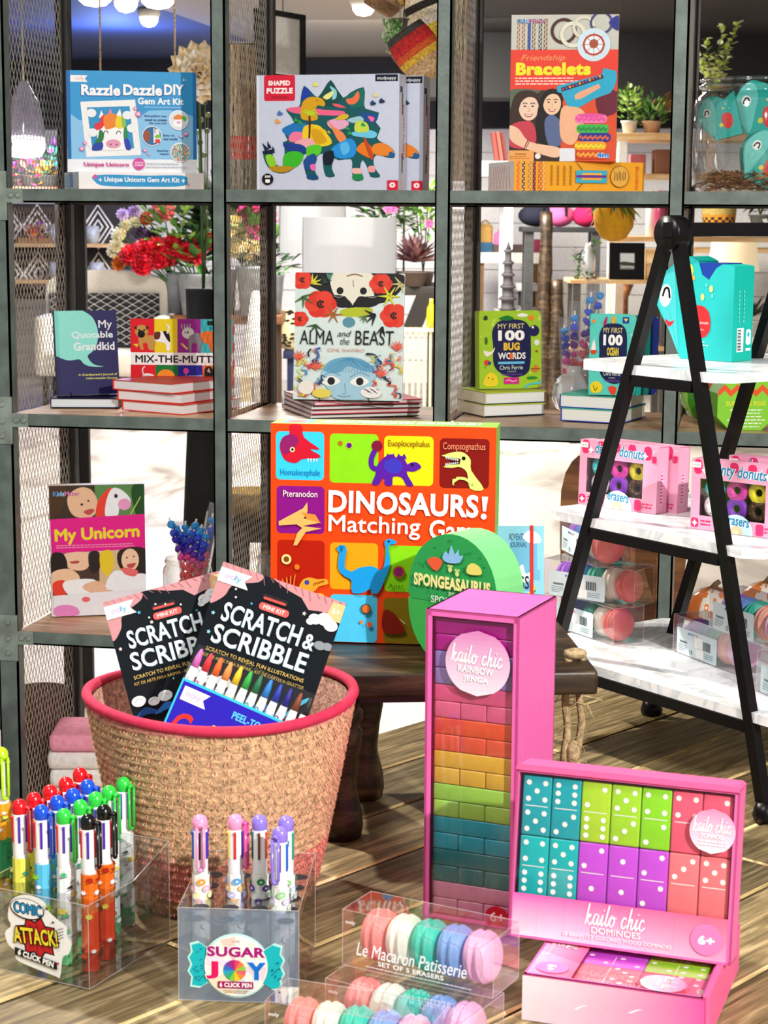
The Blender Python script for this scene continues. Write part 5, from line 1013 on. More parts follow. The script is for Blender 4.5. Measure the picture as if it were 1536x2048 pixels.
a.text('Friendship', 628, 380, 934, 432, 'f0a468', -.0, .3); a.text('Bracelets', 592, 434, 1114, 524, 'f0e628', .055); a.lines(590, 540, 1060, 3, 20, 'fbe4dc', 8, rnd=.2)
a.ell(1130, 312, 115, 115, 'cfe4ee', n=36); a.ell(1130, 312, 76, 76, 'c03c30', n=30); a.ell(1130, 312, 62, 62, 'e4f0f4', n=30); a.ell(1130, 305, 32, 32, 'a05a44')
for i in range(8): t = i*PI/4; a.line([(1130, 308), (1130+82*math.cos(t), 312+82*math.sin(t))], 4, 'b84434', False)
a.rect(545, 628, 915, 1128, '3c2c24'); a.rect(915, 628, 1300, 1128, 'e0502c'); a.blob([(545, 628), (760, 628), (720, 660), (600, 700), (545, 760)], '5a6a54')
a.blob([(560, 760), (600, 650), (700, 630), (765, 680), (775, 800), (740, 860), (760, 1000), (580, 1000), (552, 900)], '3a241a'); person_pic(a, 688, 752, 1.12, 'f0cdb4', '3a241a'); a.blob([(775, 680), (850, 640), (915, 650), (915, 1000), (770, 1000), (740, 860)], '17110f'); person_pic(a, 850, 722, 1.0, 'f0c8a4', '17110f')
a.blob([(545, 900), (620, 850), (720, 860), (740, 1000), (640, 1040), (548, 1010)], 'c84050'); a.blob([(800, 850), (850, 800), (915, 860), (915, 1010), (830, 1010)], '5a6a94'); a.blob([(548, 880), (620, 900), (700, 990), (900, 1030), (912, 1085), (860, 1100), (700, 1050), (570, 985)], 'f0c4a4'); a.line([(664, 1030), (688, 975)], 8, 'a02c2c', False); a.line([(676, 1034), (700, 980)], 5, '6a3a2c', False)
a.rect(545, 1052, 730, 1128, 'f0a85c'); a.text('WARNING', 596, 1070, 676, 1084, '7a3c10', .02); a.lines(560, 1092, 715, 2, 14, 'a8641c', 5); a.ell(758, 1092, 20, 20, 'f4ece4')
a.blob([(915, 760), (1000, 740), (1080, 790), (1060, 900), (1000, 1010), (915, 960)], 'f0b48c'); a.blob([(1160, 640), (1300, 640), (1300, 780), (1180, 800)], '6a1830'); a.rect(910, 1036, 1018, 1128, 'e4e8ee'); a.poly([(880, 600), (905, 595), (1190, 520), (1200, 475), (1290, 495), (1296, 545), (1280, 610), (1250, 650), (1140, 690), (1040, 750), (960, 740), (915, 650), (885, 640)], '2aa8cc'); a.poly([(1005, 665), (1040, 640), (1170, 585), (1185, 610), (1050, 690), (1010, 695)], 'e8a884'); a.poly([(910, 612), (1195, 520), (1205, 545), (915, 640)], '3a2030')
for i in range(12): a.ell(925+i*23, 622-i*8, 9, 9, ('c03c4c', '2a68c8', 'e8a03c')[i % 3], n=8)
for i, (y, c, c2) in enumerate(((830, 'f078b4', 'e8509c'), (900, '3cb84c', '2a8a3c'), (960, '2c2c90', 'd8643c'), (1020, 'f0a02c', 'e8e02c'), (1080, 'd84c1c', 'f0a83c'))):
    x0 = 1010+(i % 3)*14; a.rect(x0, y-32, x0+225, y+30, c, 28); a.ell(x0+112, y-26, 96, 14, c2 if i == 0 else c) if i < 1 else None; [a.ell(x0+16+q*17, y+(6 if q % 2 else -4), 9, 13, c2, .4, 8) for q in range(12)]
a.text('4m', 1166, 1064, 1256, 1104, 'f4f8fb', .1); a.text('4m', 1168, 1064, 1254, 1102, '1c7ad0', .05); face_art(k, 'printed_front', a)

# wide glass jar holding fish boxes and shredded paper
def jar_shape(r, h): return [(r*.9, 0), (r, .012), (r, h*.78), (r*.97, h*.84), (r*.88, h*.89), (r*.88, h*.915), (r*.93, h*.925), (r*.93, h*.955), (r*.88, h*.965), (r*.89, h)]
jc = on_y(1508, 300, .19); JR, JH = .118, .212
jar = empty('glass_jar', Matrix.Translation((jc.x, jc.y, BA+.0005)), 'wide clear glass jar of fish boxes and brown shredded paper, top shelf', 'jar')
b = MB('ffffff'); b.lathe(jar_shape(JR, JH), 40, cap=False); b.lathe([(0, .003), (JR*.9, .003)], 40, cap=False); b.build('glass_body', 'glass', jar)
b = MB('e8f0f0'); b.tube([(JR*.9*math.cos(2*PI*i/40), JR*.9*math.sin(2*PI*i/40), JH) for i in range(40)], .0028, 6, closed=True); b.build('rim', 'glass', jar)
b = MB('8a5530')
for i in range(420):
    t, q, z = RN.random()*6.28, JR*.80*math.sqrt(RN.random()), .006+RN.random()*.03; b.tube([(q*math.cos(t)+RN.uniform(-.012, .012)*k, q*math.sin(t)+RN.uniform(-.012, .012)*k, z+RN.uniform(-.004, .006)*k) for k in range(3)], .0013, 3, RN.choice(('a8683c', '7a4420', 'c08850', '5a3018')))
tag(b.build('shredded_paper', 'matte'), 'brown shredded paper in the bottom of the wide glass jar', 'paper filling', None, 'stuff').matrix_world = Matrix.Translation((jc.x, jc.y, BA+.002))
def fish_box(mw, label, s=1.0):
    W, H, D = .085*s, .11*s, .03*s; o = MB('22b0aa'); out = smooth([(.0, .03), (-.012, .06), (0, .09), (.02, .105), (.045, .1)], False, 4)+[(.06, .09), (.085, .104), (.085, .0), (.02, 0)]
    o.prism([(x*s, z*s) for x, z in out], 0, D, '1fb0a8', '0f9a90'); o = tag(o.build('fish_box', 'card', None, mw), label, 'gift box', 'fish boxes in the jar')
    a = Art(W, H, (0, 0, 85, 110)); a.clip = False; a.poly(smooth([(-9, 50), (2, 20), (22, 8), (34, 30), (30, 60), (20, 100), (4, 82)], True, 3), '6cd0c8'); a.ell(12, 42, 9, 10, 'fbfbfa'); a.line([(7, 46), (10, 38), (16, 38), (17, 46)], 3.4, '151515'); a.blob([(46, 56), (60, 52), (70, 62), (66, 84), (52, 90), (44, 74)], 'e23438'); a.ell(40, 78, 5, 5, 'f0d83c'); a.ell(52, 40, 2.5, 2.5, 'e8e48a'); a.ell(60, 32, 1.8, 1.8, 'bfe8e0'); a.ell(66, 44, 1.6, 1.6, 'bfe8e0'); a.build('printed_face', 'card', o); return o
jb = V((jc.x, jc.y, BA))
fish_box(frame(jb+V((-.032, -.07, .036)), (1, .25, 0)) @ Matrix.Rotation(.45, 4, 'Y'), 'fish box tilted nose-down low in the wide glass jar', .95)
fish_box(frame(jb+V((-.088, -.03, .095)), (1, -.1, 0)) @ Matrix.Rotation(-.25, 4, 'Y'), 'fish box lying on top of another inside the wide glass jar', .8)
fish_box(frame(jb+V((-.03, .03, .105)), (1, -.3, 0)), 'fish box poking out above the rim of the wide glass jar', 1.05)

# ================================================================ MIDDLE SHELF: BOOKS
def lying_book(mw, w, d, t, cover, pages, label, group, spine=None, top=None):
    """closed book lying flat: covers above and below, pages between; its spine to the left"""
    g = empty('book', mw, label, 'book', group); c = .0016
    b = MB(cover); b.box(0, 0, 0, w, d, c); b.box(0, 0, t-c, w, d, t, top or cover); b.box(0, 0, 0, c, d, t, spine or cover); b.build('cover', 'card', g)
    MB(pages).box(c, .003, c, w-.002, d-.003, t-c).build('pages', 'pages', g); return g
def board_book(mw, w, h, d, cover, label, cat='book', group=None, pages='f2ece0', r=.004):
    g = empty('book', mw, label, cat, group); c = .0015; b = MB(cover); q = lambda y0, y1: b.prism([(0, 0), (w-r, 0), (w-r*.3, r*.3), (w, r), (w, h-r), (w-r*.3, h-r*.3), (w-r, h), (0, h)], y0, y1)
    q(0, c); q(d-c, d); b.box(0, 0, 0, c, d, h); b.build('cover', 'card', g); MB(pages).box(c, c, .002, w-.0025, d-c, h-.002).build('pages', 'pages', g); return g
# quotable grandkid
mw, w, h = pose_y((101, 815), .12, R_(12), BB+.0005, 0, None, (238, 812)); t = .02
lying_book(mw, w, .15, t, '14163c', 'dfe8ee', 'navy book lying flat under the navy and mint journal', 'journals at the left of the middle shelf')
z = BB+t+.001
mw, w, h = stand((116, 791), (240, 787), z+.002, .12, (107, 622)); g = board_book(mw, w, h, .016, '26225e', 'navy journal with a mint speech bubble standing on a flat navy book', 'book', 'journals at the left of the middle shelf')
a = Art(w, h, (357, 785, 800, 1355)); a.rect(357, 785, 800, 1355, '231f5c', 10); a.poly([(357, 785), (560, 785)]+smooth([(560, 785), (625, 830), (660, 910), (655, 1000), (620, 1060), (580, 1095), (620, 1150), (690, 1168), (600, 1165), (550, 1145), (520, 1115), (440, 1120), (357, 1090)], False, 4), '8fe6d8'); a.rect(357, 785, 384, 1355, '1c1850'); a.poly([(357, 785), (384, 785), (384, 1100), (357, 1090)], '7ad8cc')
a.text('My', 668, 852, 764, 920, 'f2f4fa', .012); a.text('Quotable', 472, 926, 768, 980, 'e4f4f4', .025); a.text('Grandkid', 484, 1000, 776, 1056, 'f2f4fa', .025); a.text("A Grandparent's Journal of", 508, 1212, 786, 1232, 'e8e070', .02); a.text('Unforgettable Quotes', 562, 1238, 786, 1256, 'e8e070', .02); a.build('printed_cover', 'card', g)
b = MB('101014'); 
for x in (.2, .8): b.tube([(w*x, -.006, .006), (w*x, -.006, -.002), (w*x, .03, -.002)], .0012, 5)
b.tube([(w*.2, -.006, -.002), (w*.8, -.006, -.002)], .0012, 5); tag(b.build('book_easel', 'black', None, Matrix.Translation(mw.translation)@mw.to_3x3().normalized().to_4x4() @ Matrix.Translation((0, 0, .0))), 'thin black wire easel under the navy and mint journal', 'book easel')
# mix-the-mutts
mw, w, h = pose_y((262, 822), .215, R_(8), BB+.0005, .05, (257, 637), (466, 820)); g = board_book(mw, w, h, .02, 'e0202c', 'bright board book of cartoon dogs standing behind a red stack', 'book', 'dog board books', 'ffffff')
a = Art(w, h, (885, 838, 1590, 1440))
for i, (x0, x1, c) in enumerate(((885, 1050, 'e01c2c'), (1050, 1208, 'f0d420'), (1208, 1368, '9a1c8c'), (1368, 1590, '3cb4bc'))): a.rect(x0, 838, x1, 1075, c)
for x0, x1, c in ((885, 1058, 'e01c2c'), (1058, 1212, '187a34'), (1212, 1380, '2824a0'), (1380, 1590, 'f0702c')): a.rect(x0, 1155, x1, 1440, c)
a.rect(885, 1072, 1590, 1158, 'f6f4f2'); a.text('MIX-THE-MUTTS', 920, 1092, 1480, 1142, '161616', .05)
a.blob([(940, 980), (960, 960), (1050, 960), (1050, 1050), (1010, 1050), (1000, 1010), (970, 1010), (975, 1050), (955, 1050)], 'c8964c'); a.ell(962, 925, 46, 44, 'c8964c'); a.ell(960, 945, 26, 26, '151210'); a.ell(945, 918, 7, 7, '151210'); a.ell(980, 918, 7, 7, '151210'); a.poly([(908, 900), (930, 888), (928, 920)], '2a1c14'); a.poly([(990, 885), (1014, 900), (996, 918)], '2a1c14'); a.poly([(902, 1015), (942, 1012), (930, 1038)], 'e8c83c')
a.blob([(1050, 935), (1110, 925), (1155, 940), (1158, 1050), (1135, 1055), (1125, 1010), (1090, 1000), (1050, 985)], 'f8f6f2'); a.blob([(1050, 935), (1090, 930), (1085, 975), (1050, 980)], '6a2c18'); a.blob([(1110, 925), (1150, 935), (1158, 1000), (1130, 970)], '151210'); a.line([(1140, 935), (1150, 895), (1135, 880)], 12, 'f0eee8')
a.ell(1282, 935, 42, 40, 'd8d4d0'); a.blob([(1290, 960), (1370, 940), (1372, 1055), (1350, 1060), (1340, 1010), (1310, 1010), (1305, 1060), (1290, 1060)], '8a8088'); a.ell(1280, 930, 7, 7, '151210'); a.ell(1262, 932, 5, 5, '151210'); [a.line([(1240+i*18, 905), (1236+i*20, 875)], 7, 'b8b4b0', False) for i in range(4)]; a.line([(1238, 1010), (1275, 1045)], 14, 'e8c06c', False)
a.blob([(1368, 935), (1460, 930), (1470, 1060), (1440, 1060), (1420, 1010), (1390, 1000)], 'e8702c'); a.rect(1415, 850, 1470, 880, '151515'); a.ell(1440, 900, 9, 9, '208088')
a.blob([(968, 1230), (1010, 1218), (1056, 1240), (1056, 1300), (970, 1300)], 'f0eee8'); [a.ell(975+(i*23) % 75, 1232+(i*17) % 60, 5, 6, '151515', n=8) for i in range(14)]; a.line([(975, 1230), (968, 1190), (984, 1170)], 7, 'f0eee8'); a.ell(1130, 1250, 66, 62, 'f0902c'); [a.ell(1110+i*36, 1248, 3.5, 3.5, '3a1c08') for i in range(2)]; a.ell(1268, 1198, 19, 21, 'e84aa8'); a.line([(1268, 1219), (1272, 1270)], 3, 'f0d0e0', False); a.poly([(1285, 1230), (1380, 1225), (1380, 1290), (1285, 1290)], '8ca8dc'); a.blob([(1400, 1180), (1440, 1170), (1480, 1250), (1450, 1290), (1400, 1260)], '151515'); a.poly([(1412, 1200), (1425, 1175), (1436, 1210)], 'e8b0b0'); a.build('printed_cover', 'card', g)
mw, w, h = stand((241, 820), (357, 829), BB+.0005); t = .0205
for k in range(3):
    m2 = mw @ Matrix.Translation((.004-.012*k, .0, k*(t+.0004))) @ Matrix.Rotation((-.03, .02, -.05)[k], 4, 'Z')
    lying_book(m2, w+.012, .19, t, 'e23c2c', 'eef0f2', ('lowest', 'middle', 'topmost')[k]+' red-covered book of the flat stack before the dog board book', 'dog board books')
# a picture book and the stack beneath it
mw, w, h = stand((626, 838), (842, 832), BB+.0005)
sc = [('1a1416', 'f0ece8'), ('d8324c', 'eae6e2'), ('2a2022', 'f4f0ec'), ('e8485c', 'f0ece8')]
pos = ('lowest', 'second lowest', 'second highest', 'topmost')
for k in range(4):
    m2 = mw @ Matrix.Translation((RN.uniform(-.006, .006), RN.uniform(0, .004), k*.0087)) @ Matrix.Rotation(RN.uniform(-.04, .04), 4, 'Z'); lying_book(m2, w, .23, .0084, sc[k][0], sc[k][1], pos[k]+' thin picture book of the flat stack under the floral picture book', 'picture books in the middle bay', 'f4e8ea')
z = BB+.0355
mw, w, h = stand((586, 798), (804, 802), z+.003, .13, (600, 545)); g = board_book(mw, w, h, .009, 'f2ece8', 'large floral picture book with an upside-down face standing in the middle bay', 'book', 'picture books in the middle bay', 'ffffff', .001)
a = Art(w, h, (555, 492, 1242, 1305)); BG = 'dcebe6'; a.rect(555, 492, 1242, 1305, BG)
a.blob([(580, 492), (800, 492), (1200, 492), (1242, 560), (1160, 660), (1060, 690), (960, 700), (915, 720), (840, 700), (760, 640), (690, 600), (620, 560)], '15131a')
a.blob([(790, 492), (1028, 492), (1040, 580), (1050, 650), (960, 640), (915, 700), (870, 640), (800, 630)], 'ece8d4'); a.blob([(790, 640), (860, 640), (918, 700), (840, 715), (790, 680)], '0e0c12'); a.blob([(920, 700), (970, 650), (1070, 640), (1080, 690), (1000, 715)], '0e0c12')
for x in (838, 985): a.ell(x, 606, 22, 23, '0e0c10')
a.line([(918, 540), (924, 580)], 5, '8a8070', False); a.line([(880, 512), (930, 500), (975, 512)], 8, '8a5a4a')
for x in (800, 1010): a.line([(x, 640), (x+30, 648), (x+60, 640)], 3, 'b8b4a4')
a.poly(smooth([(845, 730), (930, 712), (1040, 716), (1030, 758), (940, 772), (850, 766)], True, 3), 'b8c428'); a.ell(898, 808, 40, 34, '5a92a4')
def poppy(x, y, r):
    for i in range(6): t = i*PI/3; a.ell(x+r*.5*math.cos(t), y+r*.45*math.sin(t), r*.56, r*.5, ('e0301c', 'e8402a')[i % 2])
    for i in range(7): t = i*.9; a.ell(x+r*.2*math.cos(t)*(i > 0), y+r*.2*math.sin(t)*(i > 0), r*.09, r*.1, '151010', n=8)
poppy(718, 694, 96); poppy(1180, 762, 84); poppy(600, 540, 64); poppy(1095, 560, 70); poppy(590, 790, 52)
def leaves(x, y, n, L, c, t0, dt):
    for i in range(n): t = t0+i*dt; a.line([(x, y), (x+L*.5*math.cos(t), y+L*.5*math.sin(t)), (x+L*math.cos(t), y+L*math.sin(t))], L*.3, c, taper=True)
leaves(690, 830, 4, 60, '3c5a34', .6, .8); leaves(610, 650, 4, 70, '4a6a3a', -.4, 1.0); leaves(1060, 760, 4, 70, '10181a', 1.8, .6); leaves(1110, 840, 3, 60, '18201c', 1.3, .5); leaves(800, 760, 6, 60, 'a8682c', 0, 1.05); leaves(1150, 640, 6, 70, 'd8d83c', 0, 1.05); leaves(665, 560, 4, 60, 'd8d43c', -1.6, .6); leaves(1220, 560, 5, 60, 'c8c07a', .4, .9); leaves(740, 560, 3, 50, '28403a', -1.8, .7); leaves(1000, 770, 4, 44, '5a7a4a', 1.2, .6); leaves(770, 530, 3, 50, '4a8a7c', -2, .5)
a.text('ALMA', 592, 862, 806, 952, '141416', .0, .05); a.text('and', 830, 862, 918, 900, '141416', .0, .35); a.text('the', 848, 908, 906, 952, '4a5054', .0, .35); a.text('BEAST', 942, 860, 1184, 952, '141416', .0, .05); a.text('ESME SHAPIRO', 772, 976, 1002, 998, 'e0a898', .0)
a.blob([(740, 1120), (780, 1060), (880, 1030), (980, 1040), (1060, 1090), (1080, 1140), (1050, 1220), (1010, 1300), (830, 1300), (780, 1240), (735, 1180)], 'a4ccdc'); a.blob([(745, 1110), (800, 1050), (900, 1032), (1000, 1050), (1075, 1120), (1000, 1120), (900, 1090), (850, 1130), (780, 1130)], '6aa8c8')
for i in range(16): a.line([(905, 1036), (800+i*16, 1080+(i % 3)*6), (770+i*19, 1128)], 3, '4a8cb4')
for x in (795, 975): a.poly(smooth([(x-60, 1192), (x, 1152), (x+60, 1186), (x, 1218)], True, 4), 'f4f4ee'); a.ell(x+2, 1186, 24, 25, '1a1e24'); a.line([(x-60, 1160), (x, 1130), (x+60, 1150)], 4, '5a94b4')
a.line([(880, 1200), (890, 1260), (870, 1266)], 4, '6a9cb8'); a.line([(840, 1276), (880, 1286), (920, 1276)], 4, '6a8ca8')
rr = random.Random(21)
for i in range(46):
    s = rr.choice((0, 1)); x = rr.uniform(560, 740) if s == 0 else rr.uniform(1050, 1235); y = rr.uniform(1040, 1290); c = rr.choice(('e0503c', 'f08a6c', '24406a', '2c68a8', '5a9cc8', 'e8c84c', '1c2c48', 'e8604c', 'd8dc5a'))
    L = rr.uniform(30, 80); t = rr.uniform(-2.4, -.7); a.line([(x, y), (x+L*.4*math.cos(t+.7), y+L*.4*math.sin(t+.7)), (x+L*.8*math.cos(t-.3), y+L*.8*math.sin(t-.3)), (x+L*math.cos(t+.4), y+L*math.sin(t+.4))], rr.uniform(9, 17), c, taper=True)
for x, y in ((590, 1050), (700, 1110), (1110, 1150), (1210, 980)): leaves(x, y, 6, 60, 'e8604c', -2.6, .42)
a.ell(640, 1230, 50, 44, 'f0e8dc'); a.ell(740, 1265, 60, 30, 'e8d45a'); a.ell(1050, 1255, 66, 36, 'f0ece6'); [a.line([(1000+i*14, 1232+(i % 3)*9), (1030+i*12, 1240+(i % 3)*10)], 4, '28284a', False) for i in range(7)]
a.line([(655, 1030), (650, 1010), (665, 985)], 10, '10141c'); a.line([(700, 1060), (715, 1020), (700, 990), (722, 978)], 14, '3a6cb0'); a.line([(1020, 1010), (1070, 1015), (1100, 1060)], 15, '14243c', taper=True); a.build('printed_cover', 'card', g)
b = MB('0c0c0e'); b.tube([(w*.02, -.008, -.002), (w*.98, -.008, -.002)], .0014, 5)
for x in (.25, .7): b.tube([(w*x, -.008, .006), (w*x, -.008, -.003), (w*x, .04, -.003)], .0014, 5)
tag(b.build('book_easel', 'black', None, mw), 'thin black wire easel holding the floral face picture book', 'book easel')
# first 100 books
def first100(mw, w, h, d, base, navy, title, tcol, label, group, stripes):
    g = board_book(mw, w, h, d, base, label, 'book', group, 'f4efe2', .01)
    a = Art(w, h, (300, 762, 745, 1290), lift=3e-4); a.rect(302, 764, 743, 1288, base, 34)
    r = random.Random(title); 
    for i in range(26): x, y = r.uniform(312, 732), r.uniform(775, 1280); a.ell(x, y, r.uniform(6, 20), r.uniform(4, 14), r.choice(stripes), r.random()*3, 10)
    a.blob([(400, 1000), (395, 900), (440, 835), (520, 822), (610, 830), (660, 880), (668, 1000), (665, 1120), (640, 1190), (560, 1215), (470, 1195), (405, 1130)], navy)
    a.text('MY FIRST', 434, 850, 622, 884, 'f0dc8c', .0); a.text('100', 436, 894, 624, 966, 'fbfaf4', .05); a.text(title, 474, 978, 588, 1032, tcol, .05); a.text('WORDS', 434, 1046, 630, 1092, 'f6f2ea', .03); a.ell(528, 1070, 14, 22, 'f0702c')
    a.rect(434, 1108, 622, 1124, '6ac4ec'); a.text('Chris Ferrie', 446, 1134, 610, 1162, 'e6f0dc', .0); a.text('ILLUSTRATED BY', 500, 1172, 562, 1180, 'e0e4e0', .0); a.text('Lindsay Dale-Scott', 456, 1188, 606, 1206, '8c4cc0', .0)
    return g, a
mw0, w0, h0 = stand((968, 834), (1090, 829), BB+.0005)
for k in range(2):
    m2 = mw0 @ Matrix.Translation((.004*k, .002*k, k*.0245)) @ Matrix.Rotation(.03*k, 4, 'Z'); lying_book(m2, w0, .125, .024, '1e3034', 'f0f2ee', ('lower', 'upper')[k]+' green board book lying flat beneath the bug-themed book', 'bug word books', 'e4e0c8', 'c8d83c')
mw, w, h = stand((958, 778), (1083, 775), BB+.052, .06, (951, 622))
g, a = first100(mw, w, h, .022, 'a6cc2c', '1a1c4c', 'BUG', 'f0c43c', 'lime green bug-themed board book standing on two flat copies', 'bug word books', ('8cb82c', 'bcdc50', '7aa428', 'c4e060'))
a.blob([(440, 815), (500, 795), (548, 815), (500, 830)], '1c7a30'); a.blob([(566, 795), (610, 780), (650, 795), (610, 806)], 'f6f2ea'); a.ell(672, 812, 22, 18, 'f08a1c'); a.ell(690, 900, 38, 38, '201c50'); a.ell(682, 876, 9, 9, 'e8f0f4'); a.ell(710, 980, 20, 20, 'f0ece0'); a.ell(708, 1040, 10, 8, 'b8481c'); a.poly([(665, 1175), (700, 1130), (735, 1160), (700, 1185)], 'e0782c'); a.line([(668, 1160), (732, 1160)], 4, '1a1410', False); a.ell(355, 1112, 20, 20, 'e0402c'); a.ell(372, 1116, 12, 12, '2838a0'); a.blob([(330, 1030), (380, 1040), (412, 1010), (395, 1050), (350, 1072)], 'f0e8d0'); a.blob([(335, 1220), (375, 1180), (420, 1200), (430, 1260), (380, 1275), (330, 1265)], 'f0d428'); a.ell(365, 1215, 5, 5, '151515'); a.ell(395, 1225, 5, 5, '151515'); a.rect(474, 1216, 582, 1260, 'd8288c', 4); a.line([(490, 1240), (510, 1232), (535, 1244), (565, 1236)], 4, 'f8e8f0'); a.blob([(640, 1215), (690, 1212), (715, 1225), (650, 1232)], '2a8a2c'); a.line([(620, 1282), (670, 1262), (725, 1258), (730, 1240)], 12, '4cc4e0'); a.ell(350, 965, 10, 26, '3a6a20'); a.ell(348, 810, 14, 16, '2c3c1c'); a.build('printed_cover', 'card', g)
mw0, w0, h0 = stand((1121, 841), (1242, 848), BB+.0005)
for k in range(2):
    m2 = mw0 @ Matrix.Translation((-.004*k, .003*k, k*.0265)) @ Matrix.Rotation(-.02*k, 4, 'Z'); lying_book(m2, w0, .15, .026, '2338a4', 'eef0e8', ('lower', 'upper')[k]+' teal and blue board book lying flat beneath the ocean-themed book', 'ocean word books', '2338a4', '3cc4a8')
mw, w, h = stand((1176, 789), (1267, 792), BB+.056, .03, (1172, 627)); d = .016
for k in (3, 2, 1): board_book(mw @ Matrix.Translation((.012*k, (d+.001)*k, -.0005)), w, h-.001*k, d, '14968c' if k < 3 else '24389c', ('second', 'third', 'rearmost')[k-1]+' copy behind the ocean-themed board book', 'book', 'ocean word books', 'e8f0ea', .008)
g, a = first100(mw, w, h, d, '5cd0c0', '15204c', 'OCEAN', 'e8d03c', 'teal ocean-themed board book standing behind the black ladder leg', 'ocean word books', ('4cc0b4', '74dccc', '8ce4d8'))
a.ell(340, 810, 18, 12, 'f0902c'); a.blob([(430, 830), (450, 790), (470, 780), (460, 830)], 'b8286c'); a.ell(530, 800, 20, 24, 'f0a81c'); a.rect(620, 780, 680, 820, '1c3c9c'); a.poly([(630, 790), (650, 812), (672, 790)], 'f0dc3c'); a.blob([(320, 1000), (345, 930), (365, 1000)], 'f4f0ea'); a.blob([(315, 1000), (375, 1000), (360, 1022), (325, 1022)], 'd8481c'); a.ell(340, 1070, 18, 20, 'f0782c'); a.blob([(320, 1225), (380, 1200), (440, 1230), (420, 1270), (340, 1275)], 'f0d828'); a.line([(350, 1230), (370, 1262), (390, 1240)], 6, '151515'); a.blob([(500, 1240), (540, 1228), (580, 1245), (560, 1285), (520, 1275)], 'e8442c'); a.blob([(640, 1200), (665, 1190), (680, 1240), (650, 1262)], '7a1c24'); a.ell(660, 1270, 40, 12, 'f0c428'); a.build('printed_cover', 'card', g)

# ================================================================ ROCK CANDY AND JARS
CAND = ['2a9ae8', '2a50d8', '2a2cb8', '6a2cb0', 'e0489c', 'e83c64', 'e8343c']
def candy(mw, label, L=.15, cols=CAND, seed=1, wrapped=True, group='rock candy sticks'):
    g = empty('rock_candy_stick', mw, label, 'candy', group); r = random.Random(seed); n = len(cols)
    MB('f4f0ea').tube([(0, 0, 0), (0, 0, L)], .0022, 8).build('stick', 'gloss', g)
    b = MB()
    for i in range(n):
        z = L*.97-(i+.5)*L*.5/n*1.3
        for k in range(7): t = k*.9+i; b.ball((.0036*math.cos(t), .0042*math.sin(t), z+r.uniform(-.004, .004)), .006, cols[i], n=6, m=4)
    b.build('sugar_crystals', 'gloss', g)
    if wrapped:
        w = MB('f4f6f8'); s = .0125; z0, z1 = L*.18, L*1.1
        w.add([(-s*.4, -.002, z0), (s*.4, -.002, z0), (s, -.009, z0+.03), (s, -.009, z1-.02), (s*.9, 0, z1), (-s*.9, 0, z1), (-s, -.009, z1-.02), (-s, -.009, z0+.03), (s, .009, z0+.03), (s, .009, z1-.02), (-s, .009, z1-.02), (-s, .009, z0+.03), (-s*.4, .002, z0), (s*.4, .002, z0)],
              [(0, 1, 2, 7), (7, 2, 3, 6), (6, 3, 4, 5), (13, 12, 11, 8), (8, 11, 10, 9), (9, 10, 5, 4), (2, 8, 9, 3), (11, 7, 6, 10)]); w.build('clear_wrapper', 'wrap', g)
    return g
pc = on_y(1147, 800, .29); PH = .098
pit = empty('glass_pumpkin_jar', Matrix.Translation((pc.x, pc.y, BB+.0005)), 'clear ribbed pumpkin-shaped glass jar holding candy sticks on the middle shelf', 'jar')
b = MB('f4f6f6'); n = 48; prof = [(.02, 0), (.036, .008), (.045, .03), (.043, .055), (.03, .075), (.019, .082), (.02, .098)]; vs = []; fs = []
for r, z in prof: vs += [(r*(1-.1*abs(math.sin(4*t*2*PI/n))*(z < .08))*math.cos(2*PI*t/n), r*(1-.1*abs(math.sin(4*t*2*PI/n))*(z < .08))*math.sin(2*PI*t/n), z) for t in range(n)]
for k in range(len(prof)-1): fs += [(k*n+i, k*n+(i+1) % n, (k+1)*n+(i+1) % n, (k+1)*n+i) for i in range(n)]
b.add(vs, fs, None, True); b.build('glass_body', 'milk', pit)
for i, (tx, ty, L, lab) in enumerate(((1128, 640, .165, 'leftmost, leaning out'), (1150, 610, .17, 'second from left'), (1185, 570, .2, 'third from left, upright'), (1206, 556, .215, 'rightmost and tallest'))):
    base = V((pc.x+(i-1.5)*.006, pc.y+(.006 if i % 2 else -.006), BB+.012)); tip = on_y(tx, ty, pc.y+(i % 2)*.01); zx = (tip-base); L = zx.length/1.06; zz = zx.normalized()
    xx = V((1, .1, 0)).cross(zz).cross(zz)*-1; candy(frame(base, (xx.x, xx.y, xx.z), zz) if True else None, f'wrapped blue to pink candy stick, {lab}, in the glass pumpkin jar', L, seed=i)
def jar(px, py, z, r, h, label, name='glass_jar'):
    c = on_z(px, py, z); g = empty(name, Matrix.Translation((c.x, c.y, z+.0005)), label, 'jar'); b = MB('ffffff'); b.lathe(jar_shape(r, h), 28, cap=False); b.lathe([(0, .002), (r*.9, .002)], 28, cap=False); b.build('glass_body', 'glass', g); return g, c
j2, c2 = jar(376, 1240, BC, .052, .135, 'clear glass jar of candy sticks on the lowest shelf')
for i in range(9):
    t = i*.7; base = V((c2.x+.026*math.cos(t), c2.y+.026*math.sin(t), BC+.01)); tip = on_y(338+i*11, 1035+(i*37) % 26-(18 if i == 8 else 0), c2.y+.02*math.sin(t)); zz = tip-base; L = zz.length; zz.normalize(); xx = zz.cross(V((0, 1, 0)))
    candy(frame(base, (xx.x, xx.y, xx.z), zz), ('blue and red candy stick standing in the glass jar on the lowest shelf'), L, ['2a9ae8', '2a50d8', '2a2cb8', '5a2cb0', 'e0489c', 'e83c54', 'e8342c', 'e8342c'], i+9, i in (2, 8), 'rock candy sticks in the low jar')
jar(548, 1262, BC, .036, .165, 'clear lidded glass jar beside the post, behind the dinosaur game')

